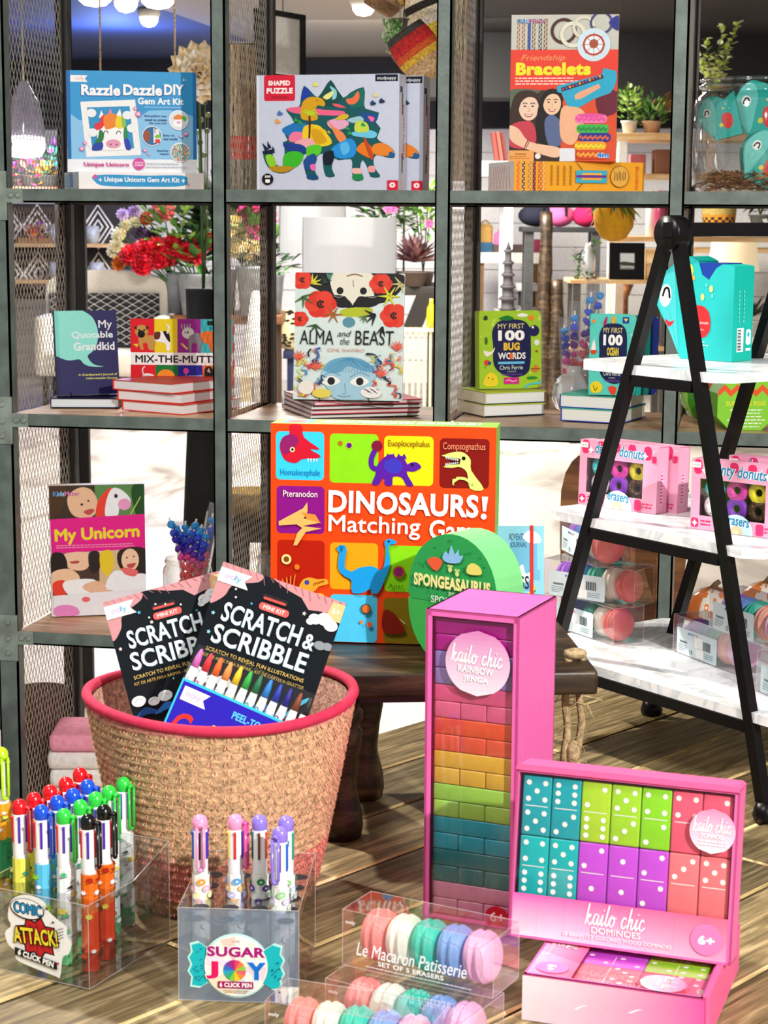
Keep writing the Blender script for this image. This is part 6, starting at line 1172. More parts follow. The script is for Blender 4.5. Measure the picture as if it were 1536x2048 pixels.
# ================================================================ KIT ON THE LOWEST SHELF
mw, w, h = stand((104, 1233), (293, 1226), BC+.003, .05, (93, 972)); k = carton('unicorn_kit', 'pink-banded unicorn sewing kit box picturing girls, on the lowest shelf', 'craft kit', mw, w, h, .04, 'f4f2f2', 'f0ecec', 'f6f4f4')
a = Art(w, h, (312, 495, 958, 1345)); a.rect(312, 495, 640, 715, '3c2c1c'); a.rect(620, 495, 958, 710, '5a8a4c'); a.blob([(312, 495), (420, 500), (400, 640), (312, 700)], '4a3018'); a.blob([(440, 560), (520, 510), (600, 530), (640, 620), (600, 700), (490, 700), (440, 640)], 'e8bc98'); a.ell(530, 620, 9, 8, '2a1810'); a.ell(575, 598, 8, 6, '2a1810'); a.blob([(540, 668), (590, 650), (615, 660), (580, 690)], 'c04a4a')
a.blob([(625, 700), (640, 600), (700, 530), (735, 520), (720, 600), (680, 700)], 'e8402c'); a.blob([(690, 700), (700, 590), (740, 520), (800, 530), (860, 590), (850, 650), (790, 640), (770, 700)], 'eef0f6'); a.ell(820, 626, 44, 38, 'e89cc4'); a.ell(763, 570, 12, 14, '2a1c3c'); a.blob([(870, 520), (958, 500), (958, 700), (900, 700)], '1c4a1c'); a.line([(835, 735), (930, 580)], 7, 'b8d45a', False)
a.poly([(314, 712), (958, 692), (958, 918), (318, 936)], 'e41888'); a.text('My Unicorn', 346, 772, 916, 870, 'f0dc28', .055, 0, -.03); a.text('KidzMaker', 340, 534, 520, 562, 'f4f8fb', .06); a.text('Kidz', 340, 534, 408, 562, '1c8ad0', .03); a.text('Maker', 414, 534, 520, 562, 'c8488c', .03); a.lines(350, 882, 900, 2, 14, 'f8a0cc', 5, rnd=.1)
a.poly([(318, 936), (640, 930), (640, 1345), (322, 1345)], '4a3428'); a.poly([(640, 930), (958, 918), (958, 1345), (640, 1345)], 'd8b890'); a.blob([(400, 940), (580, 935), (570, 1020), (520, 1050), (430, 1030)], 'f0c4a4'); a.blob([(440, 990), (500, 985), (500, 1000), (460, 1004)], 'b84a44'); a.blob([(318, 940), (400, 940), (420, 1040), (318, 1080)], '221814'); a.blob([(570, 940), (640, 935), (640, 1050), (580, 1060)], '2c201a')
a.blob([(650, 940), (720, 925), (740, 1010), (700, 1090), (650, 1040)], 'e8c828'); a.blob([(780, 925), (958, 920), (958, 1080), (900, 1100), (780, 1040)], '2a1c14'); a.ell(852, 990, 60, 74, 'f0c8a8'); a.ell(830, 975, 7, 5, '2a1810'); a.ell(878, 968, 7, 5, '2a1810'); a.blob([(830, 1020), (890, 1012), (870, 1042), (840, 1042)], 'c04a4a'); a.blob([(318, 1060), (430, 1035), (500, 1080), (490, 1120), (380, 1130), (320, 1160)], 'f0c4a0'); a.blob([(322, 1130), (400, 1110), (420, 1190), (340, 1220)], 'e8402c'); a.blob([(400, 1120), (600, 1110), (640, 1190), (500, 1220), (420, 1200)], 'f4f4f6'); a.blob([(520, 1160), (620, 1120), (700, 1180), (640, 1220)], 'e8b898'); a.blob([(690, 1180), (740, 1060), (860, 1080), (958, 1090), (958, 1180)], 'f0f2f6'); a.blob([(800, 1040), (900, 1060), (880, 1100), (810, 1080)], 'e86a6a')
a.poly([(322, 1210), (958, 1180), (958, 1345), (322, 1345)], 'eceaf0'); a.blob([(330, 1290), (400, 1270), (480, 1290), (490, 1340), (340, 1342)], 'e888c8'); a.ell(545, 1240, 28, 18, 'e86a6a'); a.build('printed_front', 'card', k)

# ================================================================ GREEN SURPRISE EGGS AND CERAMIC PUMPKINS
c = on_y(1402, 868, .2); c.x += .012; b = MB('58b82c'); R1 = .062; b.lathe([(.02, .0), (.045, .012), (.06, .04), (.064, .07), (.058, .095), (.04, .115), (.0, .122)], 32)
for i, f in enumerate(b.f):
    z = sum(b.v[q][2] for q in f)/len(f); b.c[i] = 'f0582c' if .074 < z < .09 else ('3c9c20' if (i % 32) % 4 < 2 else 'a4e064')
eg1 = tag(b.build('surprise_egg', 'gloss', None, Matrix.Translation((c.x, c.y, BB+.0005)) @ Matrix.Scale(.9, 4)), 'round striped green surprise egg with an orange band behind the ladder', 'toy egg', 'green surprise eggs')
a = Art(.08, .09, (0, 0, 100, 110)); a.wrap = .064; a.poly([(0, 26)]+[(i*10, 26 if i % 2 == 0 else 14) for i in range(11)]+[(i*10, 36 if i % 2 == 0 else 24) for i in range(10, -1, -1)], 'f0582c'); a.text('SURPRISE EGG', 22, 46, 90, 54, 'e8e43c', .02); a.lines(24, 60, 92, 7, 6, 'e4f6d0', 2, 'c'); a.build('printed_wrap', 'card', eg1, Matrix.Translation((0, 0, .008)))
p = on_y(1433, 872, .03); p.z = BB+.0005; mw, w, h = pose(p, RH*.98+FH*.1, 0, None, .12); wd, hh = .112, .10
b = MB('8ad43c'); o8 = [(.025, 0), (wd-.025, 0), (wd, .025), (wd, hh-.03), (wd-.02, hh), (.02, hh), (0, hh-.03), (0, .025)]; b.prism(o8, 0, .07, '8ad43c', '6cb82c'); eg2 = tag(b.build('surprise_egg_box', 'card', None, mw), 'octagonal lime box with an orange zigzag band at the right edge', 'gift box')
a = Art(wd, hh, (0, 0, 110, 100)); a.poly([(1, 24)]+[(1+i*12, 24 if i % 2 == 0 else 12) for i in range(10)]+[(1+i*12, 36 if i % 2 == 0 else 24) for i in range(9, -1, -1)], 'f0582c'); a.text('GORILLA', 34, 3, 76, 9, 'eaf6d8', .02); a.text('SURPRISE EGG', 16, 44, 92, 53, 'e8e83c', .03); a.lines(18, 60, 92, 6, 6.4, 'f0fae4', 2.2, 'c'); a.build('printed_front', 'card', eg2)
def pumpkin(px, py, z, r, label):
    c = on_z(px, py, z); g = empty('ceramic_pumpkin', Matrix.Translation((c.x, c.y, z+.0005)), label, 'pumpkin', 'orange and white pumpkins'); b = MB(); n, m = 40, 12; vs = []; fs = []
    for k in range(m+1):
        a = -PI/2+PI*k/m
        for i in range(n): t = 2*PI*i/n; q = r*max(.12, math.cos(a))*(1-.07*abs(math.cos(4*t))); vs.append((q*math.cos(t), q*math.sin(t), r*.85*(1+math.sin(a))-(.012 if k == m else 0)))
    for k in range(m): fs += [(k*n+i, k*n+(i+1) % n, (k+1)*n+(i+1) % n, (k+1)*n+i) for i in range(n)]
    b.add(vs, fs, 'f0ede4', True)
    for i, f in enumerate(b.f): t = i % n; k = i//n; b.c[i] = 'e8823c' if (t % 10 in (3, 4, 5, 6) and k > 3) or (math.sin(t*2.3+k*1.7) > .55) else 'f2ede2'
    b.build('body', 'gloss', g); MB('6a5638').tube([(0, 0, 1.66*r), (.004, 0, 1.8*r), (.012, 0, 1.9*r)], [.008, .006, .005], 8).build('stem', 'matte', g)
pumpkin(1424, 1275, BC, .062, 'orange and white ceramic pumpkin on the lowest shelf behind the ladder leg'); pumpkin(1530, 1270, BC, .066, 'orange and white ceramic pumpkin at the right edge of the lowest shelf')
for i, (px, w_) in enumerate(((1180, .15), (1228, .16), (1268, .14), (1308, .15))):
    p = on_y(px, 1200, .12+.05*(i % 2)); b = MB(); b.T = Matrix.Translation((p.x, p.y, BC+.0125)); q = smooth([(-w_/3, 0), (w_/3, 0), (w_/2.6, .1), (w_/2.4, .3), (w_/6, .36), (0, .34), (-w_/5, .37), (-w_/2.4, .3), (-w_/2.6, .1)], True, 3); b.prism(q, 0, .014, (RN.random(),)*3)
    tag(b.build('wooden_board', 'brown'), f'{("first", "second", "third", "fourth")[i]} brown wooden board from the left leaning behind the ladder, lowest shelf', 'serving board', 'wooden boards on the lowest shelf')
# ================================================================ THE SHOP BEHIND THE SHELVES
XH = RH.copy(); YH = FH.copy()
def far(d):
    # the deep part of the shop: furniture there stands 12 to 15 m away
    if d < 5.75: return d
    return 12+(d-8)*1.5 if 7.95 <= d <= 8.25 else 11.6+(d-8.45) if 8.44 < d < 8.7 else 13.2 if d == 8.4 else min(15.05, 12.7+(d-5.8)*.55)
def ks(d): return far(d)/d
near_at = at_d
def at_d(px, py, d): return near_at(px, py, far(d))
def zat(py, d): return at_d(768, py, d).z
def zl(py, d): return zat(py, d)/ks(d)
def bm(px, d, z, yaw=0, k=None):
    """matrix standing at pixel column px, d metres away, on level z, turned to face us"""
    p = at_d(px, 1024+(429-1024)*.6, d); x = XH*math.cos(yaw)+YH*math.sin(yaw); return frame((p.x, p.y, z), x) @ Matrix.Scale(k or ks(d), 4)
PXM = lambda n, d: n*d/FPX
def table(px0, px1, py, d, depth, label, name='table', top='pale', legs='f2ece0', th=.03, cat='table', legm='matte', extra=()):
    z = zat(py, d); W = PXM(px1-px0, d); g = empty(name, bm(px0, d, 0), label, cat)
    zw = z; z = z/ks(d)
    b = MB(); b.rbox(0, 0, z-th, W, depth, z, .003, (.5, .5, .5) if top in ('pale', 'brown', 'oak') else top); b.build('top', top if top in M else 'matte', g)
    for x in (.015, W-.05):
        for y in (.015, depth-.05): b = MB(legs); b.box(x, y, 0, x+.035, y+.035, z-th, legs); b.build('leg', legm, g)
    for py2 in extra:
        z2 = zl(py2, d); MB().box(.01, .01, z2-.02, W-.01, depth-.01, z2, (.4, .4, .4)).build('shelf', top if top in M else 'matte', g)
    return g, zw
def leaves_in(b, c, R, n, L, w, cols, up=.4, sq=1.0, rnd=RN):
    for i in range(n):
        u = V((rnd.gauss(0, 1), rnd.gauss(0, 1), rnd.gauss(0, 1))).normalized(); p = V(c)+V((u.x*R, u.y*R, u.z*R*sq))*rnd.uniform(.35, 1); d = V((u.x, u.y, u.z*.6+up+rnd.uniform(-.4, .4))); b.leafy(p, d, L*rnd.uniform(.6, 1.2), w*rnd.uniform(.7, 1.2), rnd.choice(cols), fold=rnd.uniform(-.2, .3))
def bloom(b, c, r, cols, face=None, layers=4, tight=1.0):
    f = V(face or (-YH+V((0, 0, .5)))).normalized(); a = f.cross(V((0, 0, 1))).normalized(); e = a.cross(f)
    for k in range(layers):
        n = 5+k*2; t0 = k*.6; op = .25+.55*k/max(1, layers-1)*tight
        for i in range(n):
            t = t0+2*PI*i/n; d = (a*math.cos(t)+e*math.sin(t))*op+f*(1.05-op); b.leafy(V(c)+f*r*.1*(layers-k), d, r*(.62+.16*k), r*.72, RN.choice(cols), up=f, fold=-.25)
def pot(b, r, h, col, ox=0, oy=0, z=0, n=20): b.lathe([(r*.72, z), (r, z+h), (r*1.08, z+h), (r*1.08, z+h*.9), (r*.9, z+h*.88)], n, col, ox, oy); b.lathe([(0, z+h*.9), (r*.92, z+h*.9)], n, '3a2a1c', ox, oy, False)
def potted(px, d, z, r, h, col, label, R, cols, n=120, L=.03, w=.012, cz=None, up=.4, name='potted_plant', sq=1.0, group=None):
    g = empty(name, bm(px, d, z+.0005), label, 'plant', group); b = MB(); pot(b, r, h, col); b.build('pot', 'matte', g)
    b = MB(); leaves_in(b, (0, 0, cz or h+R*.8), R, n, L, w, cols, up, sq)
    for k in range(6): t = k*1.05; b.tube([(0, 0, h*.8), (R*.3*math.cos(t), R*.3*math.sin(t), (cz or h+R*.8))], .0025, 4, '4a5a2c')
    b.build('foliage', 'leaf', g); return g
GR = ['2f5a22', '447a2c', '5c963c', '23441c']; LG = ['8fb84a', 'b4d468', '6f9a38', 'c8dc88']; DK = ['16281a', '1f3a22', '2a4a2c', '101c14']
# dark bulkhead hanging over the right-hand half of the room
p0, p1 = at_d(850, 60, 8.4), at_d(1600, 60, 8.4); b = MB('070606'); b.T = frame((p0.x, p0.y, 0), XH); b.box(0, 0, zat(192, 8.4), (p1-p0).length+.6, .5, 2.66, '070606'); tag(b.build('wall_upper', 'matte'), kind='structure')
# ceiling lamps
for i, (px, py, r) in enumerate(((190, 4, .1), (252, 16, .07), (316, 8, .1), (298, 46, .06), (727, 20, .07))):
    d = 1.2*FPX/max(60, 429-py)*1.0; p = near_at(px, py, d); z = 2.655
    g = empty('ceiling_lamp', Matrix.Translation((p.x, p.y, z)), ('first', 'second', 'fourth', 'third', 'lone')[i]+(' glowing round lamp from the left under the blue part of the ceiling' if i < 4 else ' glowing round lamp on the grey ceiling above the dinosaur puzzle'), 'ceiling lamp', 'round ceiling lamps')
    MB('d8d4cc').lathe([(r*1.2, 0), (r*1.2, -.03), (r, -.05), (r*.9, -.05)], 20).build('housing', 'matte', g); MB('fff6e6').lathe([(r*.95, -.048), (r*.9, -.075), (r*.62, -.1), (0, -.112)], 20, cap=False).build('lens', 'glow', g)
# flower bench with buckets
ft, fz = table(345, 562, 632, 6.2, .34, 'plain wooden bench of flower buckets behind the dog board book', 'flower_bench', 'brown', '4a3524')
def bucket(px, dy, r, h, label, col='8e949a', blooms=(), fol=GR, R=.1, n=90, L=.06, w=.022, cz=None, name='flower_bucket', lay=4):
    g = empty(name, bm(px, 6.2+dy, fz+.001), label, 'flowers', 'flower buckets'); b = MB(col); b.lathe([(r*.8, 0), (r, h*.92), (r*1.05, h*.93), (r*1.05, h), (r*.95, h), (r*.9, h*.7)], 22); b.build('bucket', 'steel', g)
    b = MB(); cz = cz or h+R*.7; leaves_in(b, (0, 0, cz), R, n, L, w, fol, .5)
    inv = g.matrix_world.inverted()
    for bx, by, br, cols in blooms:
        q = inv @ at_d(bx, by, 6.2+dy-.08+RN.uniform(-.05, .05)); b.tube([(0, 0, h*.6), (q.x*.5, q.y*.5, (h+q.z)/2), tuple(q)], .003, 4, '3f6a2c')
    b.build('foliage', 'leaf', g)
    for bx, by, br, cols in blooms:
        q = inv @ at_d(bx, by, 6.2+dy-.08+RN.uniform(-.05, .05)); b = MB(); bloom(b, q, PXM(br, 6.2), cols, V((RN.uniform(-.4, .4), -1, .4)), lay); b.build('bloom', 'petal', g)
    return g
RD = ['e8142c', 'cc0e26', 'f43248', 'b00c20']
bucket(398, .06, .068, .135, 'grey metal bucket of crimson peonies', blooms=[(x, y, 24, RD) for x, y in ((262, 512), (290, 502), (312, 498), (345, 492), (318, 520), (372, 505), (395, 512), (283, 532), (408, 484), (340, 514))], R=.09, cz=.2)
CRM = ['f4ecc8', 'e8dca0', 'f8f4e0']; PUR = ['7a4a8c', '5a2a5c', '9a6ab0']; COR = ['f08a7a', 'f4a894', 'e86a5c']; ORG = ['e8782c', 'f0a048', 'c85a1c']
bucket(356, .33, .035, .14, 'grey metal bucket of mixed cream, purple and coral flowers', blooms=[(238, 470, 17, CRM), (232, 492, 16, CRM), (252, 452, 15, CRM), (278, 468, 17, PUR), (300, 474, 16, PUR), (296, 438, 17, ['d83a2c', 'f06a48']), (326, 424, 28, COR), (245, 430, 14, ['c8a8d8', 'e0c8e8']), (268, 424, 13, ['b890c8', 'd8b8e0']), (240, 528, 18, ORG), (258, 520, 14, ORG), (225, 505, 14, CRM), (270, 445, 14, CRM)], R=.13, n=170, cz=.3, fol=GR+LG)
bucket(450, .33, .042, .15, 'grey metal bucket of tall dark glossy leaves', fol=DK+['2c5030'], R=.12, n=150, L=.12, w=.04, cz=.32)
PK_ = ['e0408c', 'c82a6c', 'f06aa8']; YL = ['f0dc9c', 'e8c870', 'f4e8c0']
bucket(508, .0, .056, .16, 'grey metal bucket of pink and pale yellow hydrangeas behind the mesh', blooms=[(500, 425, 26, PK_), (525, 440, 26, PK_), (512, 460, 22, PK_), (470, 445, 20, YL), (480, 475, 22, YL), (500, 500, 22, YL), (522, 488, 20, YL), (468, 500, 18, YL)], R=.08, n=70, cz=.26, lay=5)
bucket(536, .3, .056, .14, 'grey metal bucket of green foliage beside the wrapped lampshade', fol=DK+GR, R=.085, n=110, cz=.19)
# armchair with a patterned throw
d = 5.8; W = PXM(250, d)*ks(d); g = empty('armchair', bm(72, d, 0, 0, 1), 'pale distressed armchair with rounded back behind the flowers', 'armchair'); zt = zat(546, d)
n = 12; out = [(0, .42), (0, zt-.16)]+[(W/2-W/2*math.cos(PI*i/n), zt-.14+.14*math.sin(PI*i/n)**.7) for i in range(n+1)]+[(W, zt-.16), (W, .42)]
b = MB('d8d2c4'); b.prism(out, .4, .52, 'd8d2c4'); b.build('backrest', 'cloth', g); b = MB('d4cdbf'); b.rbox(.02, 0, .3, W-.02, .42, .47, .03); b.build('seat', 'cloth', g)
for x in (-.02, W-.06): b = MB('dcd6c8'); b.rbox(x, .0, .3, x+.1, .44, zt-.3, .04); b.build('armrest', 'cloth', g)
for x in (.03, W-.06):
    for y in (.04, .42): MB('4a3a2c').box(x, y, 0, x+.035, y+.035, .3).build('leg', 'darkwood', g)
b = MB('17171a'); tw, th = W*.9, zat(602, d)-.45; b.box(.0, 0, 0, tw, .03, th); t = tag(b.build('throw', 'cloth', None, bm(72, d, 0, 0, 1) @ Matrix.Translation((.03, .366, .475))), 'black throw with white diamond lines over the pale armchair', 'throw')
a = Art(tw, th, (0, 0, 120, 100)); 
for i in range(-4, 14): a.line([(max(0, i*14), 0 if i >= 0 else -i*14*.9), (min(120, i*14+100), 96 if i*14+100 <= 120 else (120-i*14)*.96)], 1.1, 'd8d4cc', False) if i*14 < 118 and i*14+100 > 2 else None
for i in range(0, 18): x = i*14; a.line([(min(120, x), 0 if x <= 120 else (x-120)*.96), (max(0, x-100), 96 if x >= 100 else x*.96)], 1.1, 'd8d4cc', False)
for k in range(14): a.rect(0, 4+k*7, 120, 4.8+k*7, '4a4a4c')
a.build('woven_pattern', 'cloth', t)
# patterned cabinet with ledges
d = 11; W = PXM(330, d); z0, z1 = zl(602, d), zl(412, d); g = empty('patterned_cabinet', bm(-70, d, 0), 'black and white diamond-patterned cabinet with wooden ledges behind the left mesh panels', 'cabinet')
b = MB('2c2826'); b.box(0, 0, z0, W, .35, z1); b.build('body', 'matte', g)
for x in (.04, W-.1):
    for y in (.04, .28): MB('6a5a48').box(x, y, 0, x+.05, y+.05, z0).build('leg', 'brown', g)
a = Art(W, z1-z0, (0, 0, 330, 190))
for cx in range(30, 330, 60):
    for cy in (45, 140):
        for s in (44, 30, 14): a.line([(cx-s*.66, cy), (cx, cy-s), (cx+s*.66, cy), (cx, cy+s), (cx-s*.66, cy)], 4, 'efe8dc', False)
a.build('diamond_pattern', 'matte', g, Matrix.Translation((0, 0, z0)))
led = []
for py in (490, 562): z = zl(py, d); MB((.6, .6, .6)).box(0, -.16, z-.02, W, 0, z, (.6,)*3).build('ledge', 'pale', g); led.append(zat(py, d))
for k, (px, py, lz) in enumerate(((120, 535, 1), (150, 535, 1), (200, 530, 1), (192, 460, 0), (120, 470, 0))):
    z = led[lz]; b = MB('b8bcc0'); h = .1; b.lathe([(.035, 0), (.045, h*.5), (.04, h), (.034, h)], 16); tag(b.build('metal_vase', 'steel', None, bm(px, d, z+.001) @ Matrix.Translation((0, -.08, 0))), ('left', 'middle', 'right', 'right', 'left')[k]+' pewter vase on the '+('lower', 'upper')[1-lz]+' ledge of the patterned cabinet', 'vase', 'pewter vases')
b = MB(); [leaves_in(b, (RN.uniform(-.09, .09), 0, .04+RN.uniform(0, .05)), .03, 9, .03, .02, c) for c in (['e83c9c'], ['f08a2c'], ['f0d03c'], ['b84ac8'], ['f4f0e0'], ['e8582c']) for _ in (0, 1)]; b.box(-.12, -.03, 0, .12, .03, .03, '9a6a3c'); tag(b.build('flower_tray', 'petal', None, bm(88, d, led[0]+.001) @ Matrix.Translation((0, -.08, 0))), 'small tray of orange, pink and yellow flowers on the upper cabinet ledge', 'flowers')
# tall stand, glowing bell lamp and artificial flowers at the upper left
tt, tz0 = table(-60, 150, 378, 5.0, .34, 'tall narrow table of bright artificial flowers behind the top left mesh', 'tall_display_table', 'brown', '2a2420')
for px, py, cols, lab, R in ((20, 350, ['8c3ac8', 'b45ae0', '6a2aa0'], 'purple artificial flowers at the far left of the tall table', .04), (66, 352, ['f0a08c', 'f06a9c', 'f8c48c', 'e84a7c'], 'pink and peach artificial flowers in the middle of the tall table', .05), (108, 330, ['3cb8a0', '5cd0b0', 'c86ae0', '2a8a70'], 'teal and lilac artificial flowers on the tall table beside the gem kit', .05), (96, 366, ['f0a83c', 'f0d070'], 'amber artificial flowers at the front of the tall table', .025)):
    g = empty('artificial_flowers', bm(px, 5.08, tz0+.001), lab, 'flowers', 'artificial flowers on the tall table'); b = MB('6a6a60'); pot(b, .025, .03, '5a5a54'); b.build('pot', 'matte', g); b = MB(); zc = max(.03, zat(py, 5.1)-tz0); leaves_in(b, (0, 0, zc), R, 60, .03, .016, cols+['2a6a4c'], .4); b.tube([(0, 0, .02), (0, 0, zc)], .003, 5, '3a6a3c'); b.build('blossoms', 'petal', g)
p = at_d(50, 300, 4.85); g = empty('bell_lamp', Matrix.Translation((p.x, p.y, zat(318, 4.85))), 'bell-shaped smoky glass pendant lamp glowing white behind the top left mesh', 'pendant lamp')
b = MB('b8b0c0'); b.lathe([(.052, .02), (.05, .08), (.036, .14), (.018, .175), (.01, .19)], 24, cap=False); b.build('glass_bell', 'bell', g); b = MB('fff8f0'); b.lathe([(0, -.004), (.04, .0), (.053, .02), (.05, .05), (0, .055)], 24, cap=False); b.build('bulb', 'glow', g); MB('c8b8a0').tube([(0, 0, .19), (0, 0, 2.655-zat(318, 4.85))], .002, 5).build('cord', 'matte', g)
lamp('bell_lamp_light', 'POINT', (p.x, p.y, zat(318, 4.85)-.05), None, 4, .05, (.85, .9, 1))
for px, z_ in ((201, 150), (350, 150)):
    p = at_d(px, z_, 5.5); g = empty('hanging_planter', Matrix.Translation(p), ('left' if px < 300 else 'right')+' thin-corded hanging planter mostly hidden behind the standing gem kit', 'planter', 'corded planters'); MB('c8b090').tube([(0, 0, -.02), (.002, 0, .3), (0, 0, 2.655-p.z)], .003, 5).build('cord', 'straw', g); b = MB('8a6a4a'); pot(b, .05, .07, 'c8b8a0', z=-.09); b.build('pot', 'matte', g)
g = empty('dahlia_vase', bm(408, 5.2, 0), 'cream dahlia and thistles in a tall floor vase beside the standing gem kit', 'flowers'); b = MB('1c1a18'); b.lathe([(.05, 0), (.07, .4), (.045, .9), (.05, 1.2)], 20); b.build('vase', 'matte', g); iv = g.matrix_world.inverted()
q = iv @ at_d(398, 150, 5.15); b = MB(); bloom(b, q, .066, ['f6ead0', 'f0dcb8', 'e8cfa0', 'fbf4e4'], (.2, -1, .2), 6); b.build('bloom', 'petal', g)
b = MB(); b.tube([(0, 0, 1.1), (q.x, q.y, q.z)], .004, 5, '3a5a2c')
for px, py in ((398, 190), (410, 205), (402, 240), (414, 262), (400, 285), (408, 310), (416, 230), (395, 265)):
    e = iv @ at_d(px, py, 5.2+RN.uniform(-.03, .03)); b.tube([(0, 0, 1.15), (e.x*.6, e.y, (1.15+e.z)/2), tuple(e)], .0016, 4, '5a6a3c'); b.ball(tuple(e), .008, RN.choice(('7a8a5c', '9aa878', '4a5a3c')), n=8, m=6)
b.build('thistles', 'leaf', g)
# fringed hangings seen through the mesh
def fringe(px, d, y0, y1, w, label, bands):
    p = at_d(px, y0, d); zt, zb = zat(y0, d), zat(y1, d); g = empty('fringed_hanging', frame((p.x, p.y, zt), XH), label, 'wall hanging', 'fringed hangings'); h = zt-zb
    MB('6a4a30').tube([(-w/2, 0, 0), (w/2, 0, 0)], .008, 8).build('rod', 'matte', g); MB('c8b090').tube([(-w*.3, 0, 0), (0, 0, 2.655-zt)], .002, 4).tube([(w*.3, 0, 0), (0, 0, 2.655-zt)], .002, 4).build('cord', 'straw', g); b = MB()
    for i in range(70):
        x = RN.uniform(-w/2, w/2); y = RN.uniform(-.015, .015); x2 = x+RN.uniform(-.02, .02); z0 = 0
        for t0, t1, c in bands: b.tube([(x+(x2-x)*t0, y+.008*math.sin(i+t0*9), -h*t0), (x+(x2-x)*(t0+t1)/2, y+.008*math.sin(i+t0*9+1), -h*(t0+t1)/2), (x2 if t1 == 1 else x+(x2-x)*t1, y+.008*math.sin(i+t1*9), -h*t1)], .0035, 4, RN.choice(c))
    b.build('fringe', 'straw', g)
TN = ['c8a878', 'a88858', 'dcc49c', '8a6a44']
fringe(478, 5.0, 92, 385, .085, 'tan fringed hanging with an orange-red band behind the mesh left of the puzzle', [(0, .62, TN), (.62, .78, ['e0502c', 'd8402a']), (.78, 1, ['8a8470', 'a89c84'])])
fringe(918, 4.9, 0, 360, .06, 'tan fringed hanging behind the mesh left of the bracelet kit', [(0, .3, ['d8b04c', 'e8dc9c', '6a4a24']), (.3, 1, ['a8886a', '7a5a40', 'c8b098'])])
# hanging colour-banded baskets and trailing plant
def hbasket(px, py, d, r, L, tilt, bands, label, roll=0):
    p = at_d(px, py, d); g = empty('hanging_basket', Matrix.Translation(p) @ Matrix.Rotation(YAW, 4, 'Z') @ Matrix.Rotation(tilt, 4, 'Y') @ Matrix.Rotation(roll, 4, 'X'), label, 'basket', 'hanging woven baskets'); b = MB(); n = len(bands); NN = n*3
    prof = []
    for k in range(NN+1): t = k/NN; prof.append((r*(.72+.34*math.sin(PI*(t*.75+.05))), L*(t-.5)))
    b.lathe([(0, -L/2)]+prof+[(prof[-1][0]*.9, L/2), (prof[-1][0]*.85, L*.2)], 22, cap=False)
    for i, f in enumerate(b.f): b.c[i] = bands[max(0, min(n-1, ((i//22)-1)//3))]
    b.build('woven_body', 'straw', g); iv = g.matrix_world.inverted(); MB('4a3a28').tube([(0, 0, L/2), tuple(iv @ V((p.x-.02, p.y, 2.655)))], .002, 4).build('cord', 'matte', g); return g
hbasket(838, 108, 4.7, .056, .135, -.62, ['c8a070', 'd8b484', 'd0a878', 'e8b83c', 'e0602c', 'd82c2c', 'c82a28', '4a443e'], 'tilted hanging basket banded red, yellow, tan and black above the puzzle')
hbasket(858, 34, 4.9, .055, .12, -.4, ['e8c82c', 'f0d850', 'f4f0e0', 'e8e0c0', '2a2622', 'f0e8d0'], 'yellow and white hanging basket beside the centre post')
hbasket(768, -4, 4.8, .05, .07, .5, ['9a7450', '8a6444', 'a8845c', 'e8b03c', 'f0a02c'], 'brown hanging basket cut by the top of the photo')
p = at_d(800, 62, 4.75); g = empty('trailing_plant', Matrix.Translation(p), 'string-of-pearls plant trailing from a small pot beside the banded basket', 'plant'); b = MB(); pot(b, .022, .03, '9a9284'); b.build('pot', 'matte', g); b = MB()
for k in range(11):
    x0 = RN.uniform(-.045, .012); L = RN.uniform(.05, .12)
    for i in range(int(L/.0045)): b.ball((x0+.004*math.sin(i*.8+k), -.02+RN.uniform(-.004, .004), .025-i*.0045), .0036, RN.choice(('7fae5c', '9cc87c', '5c8a44', 'b8dc9c')), n=6, m=4)
b.build('trailing_stems', 'leaf', g); MB('c8b8a0').tube([(0, 0, .03), (0, 0, 2.655-p.z)], .0015, 4).build('cord', 'matte', g)
p = at_d(566, 88, 5.5); g = empty('hanging_sign', frame((p.x, p.y, p.z), XH*.5+YH*.86), 'white hanging board with a thick black frame above the puzzle', 'sign'); b = MB('f2efe8'); b.box(-.11, -.006, -.085, .08, .006, .075); b.build('board', 'matte', g); b = MB('100f10'); b.box(.08, -.015, -.09, .1, .015, .085); b.box(-.13, -.015, -.09, -.11, .015, .085); b.box(-.13, -.015, .075, .1, .015, .09); b.build('frame', 'matte', g); MB('888888').tube([(0, 0, .09), (0, 0, 2.655-p.z)], .002, 4).build('cord', 'matte', g)
# wrapped lampshades on poles
for px0, px1, y0, y1, d, lab, tp in ((607, 790, 437, 547, 4.75, 'white drum lampshade in crinkled plastic directly behind the floral picture book', 1.0), (560, 690, 408, 506, 5.3, 'white drum lampshade partly hidden behind the nearer wrapped lampshade', .95)):
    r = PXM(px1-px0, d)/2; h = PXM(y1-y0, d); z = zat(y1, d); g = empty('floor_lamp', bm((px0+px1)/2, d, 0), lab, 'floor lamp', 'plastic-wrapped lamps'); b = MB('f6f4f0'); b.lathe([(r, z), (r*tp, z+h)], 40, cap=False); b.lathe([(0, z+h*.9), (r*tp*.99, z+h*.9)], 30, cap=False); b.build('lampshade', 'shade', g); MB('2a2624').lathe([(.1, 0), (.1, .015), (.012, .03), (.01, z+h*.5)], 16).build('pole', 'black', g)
    b = MB('ffffff'); b.lathe([(r*1.02, z-.004), (r*1.035, z+h*.4), (r*1.02, z+h*1.01)], 40, cap=False); b.build('plastic_wrap', 'clear', g)
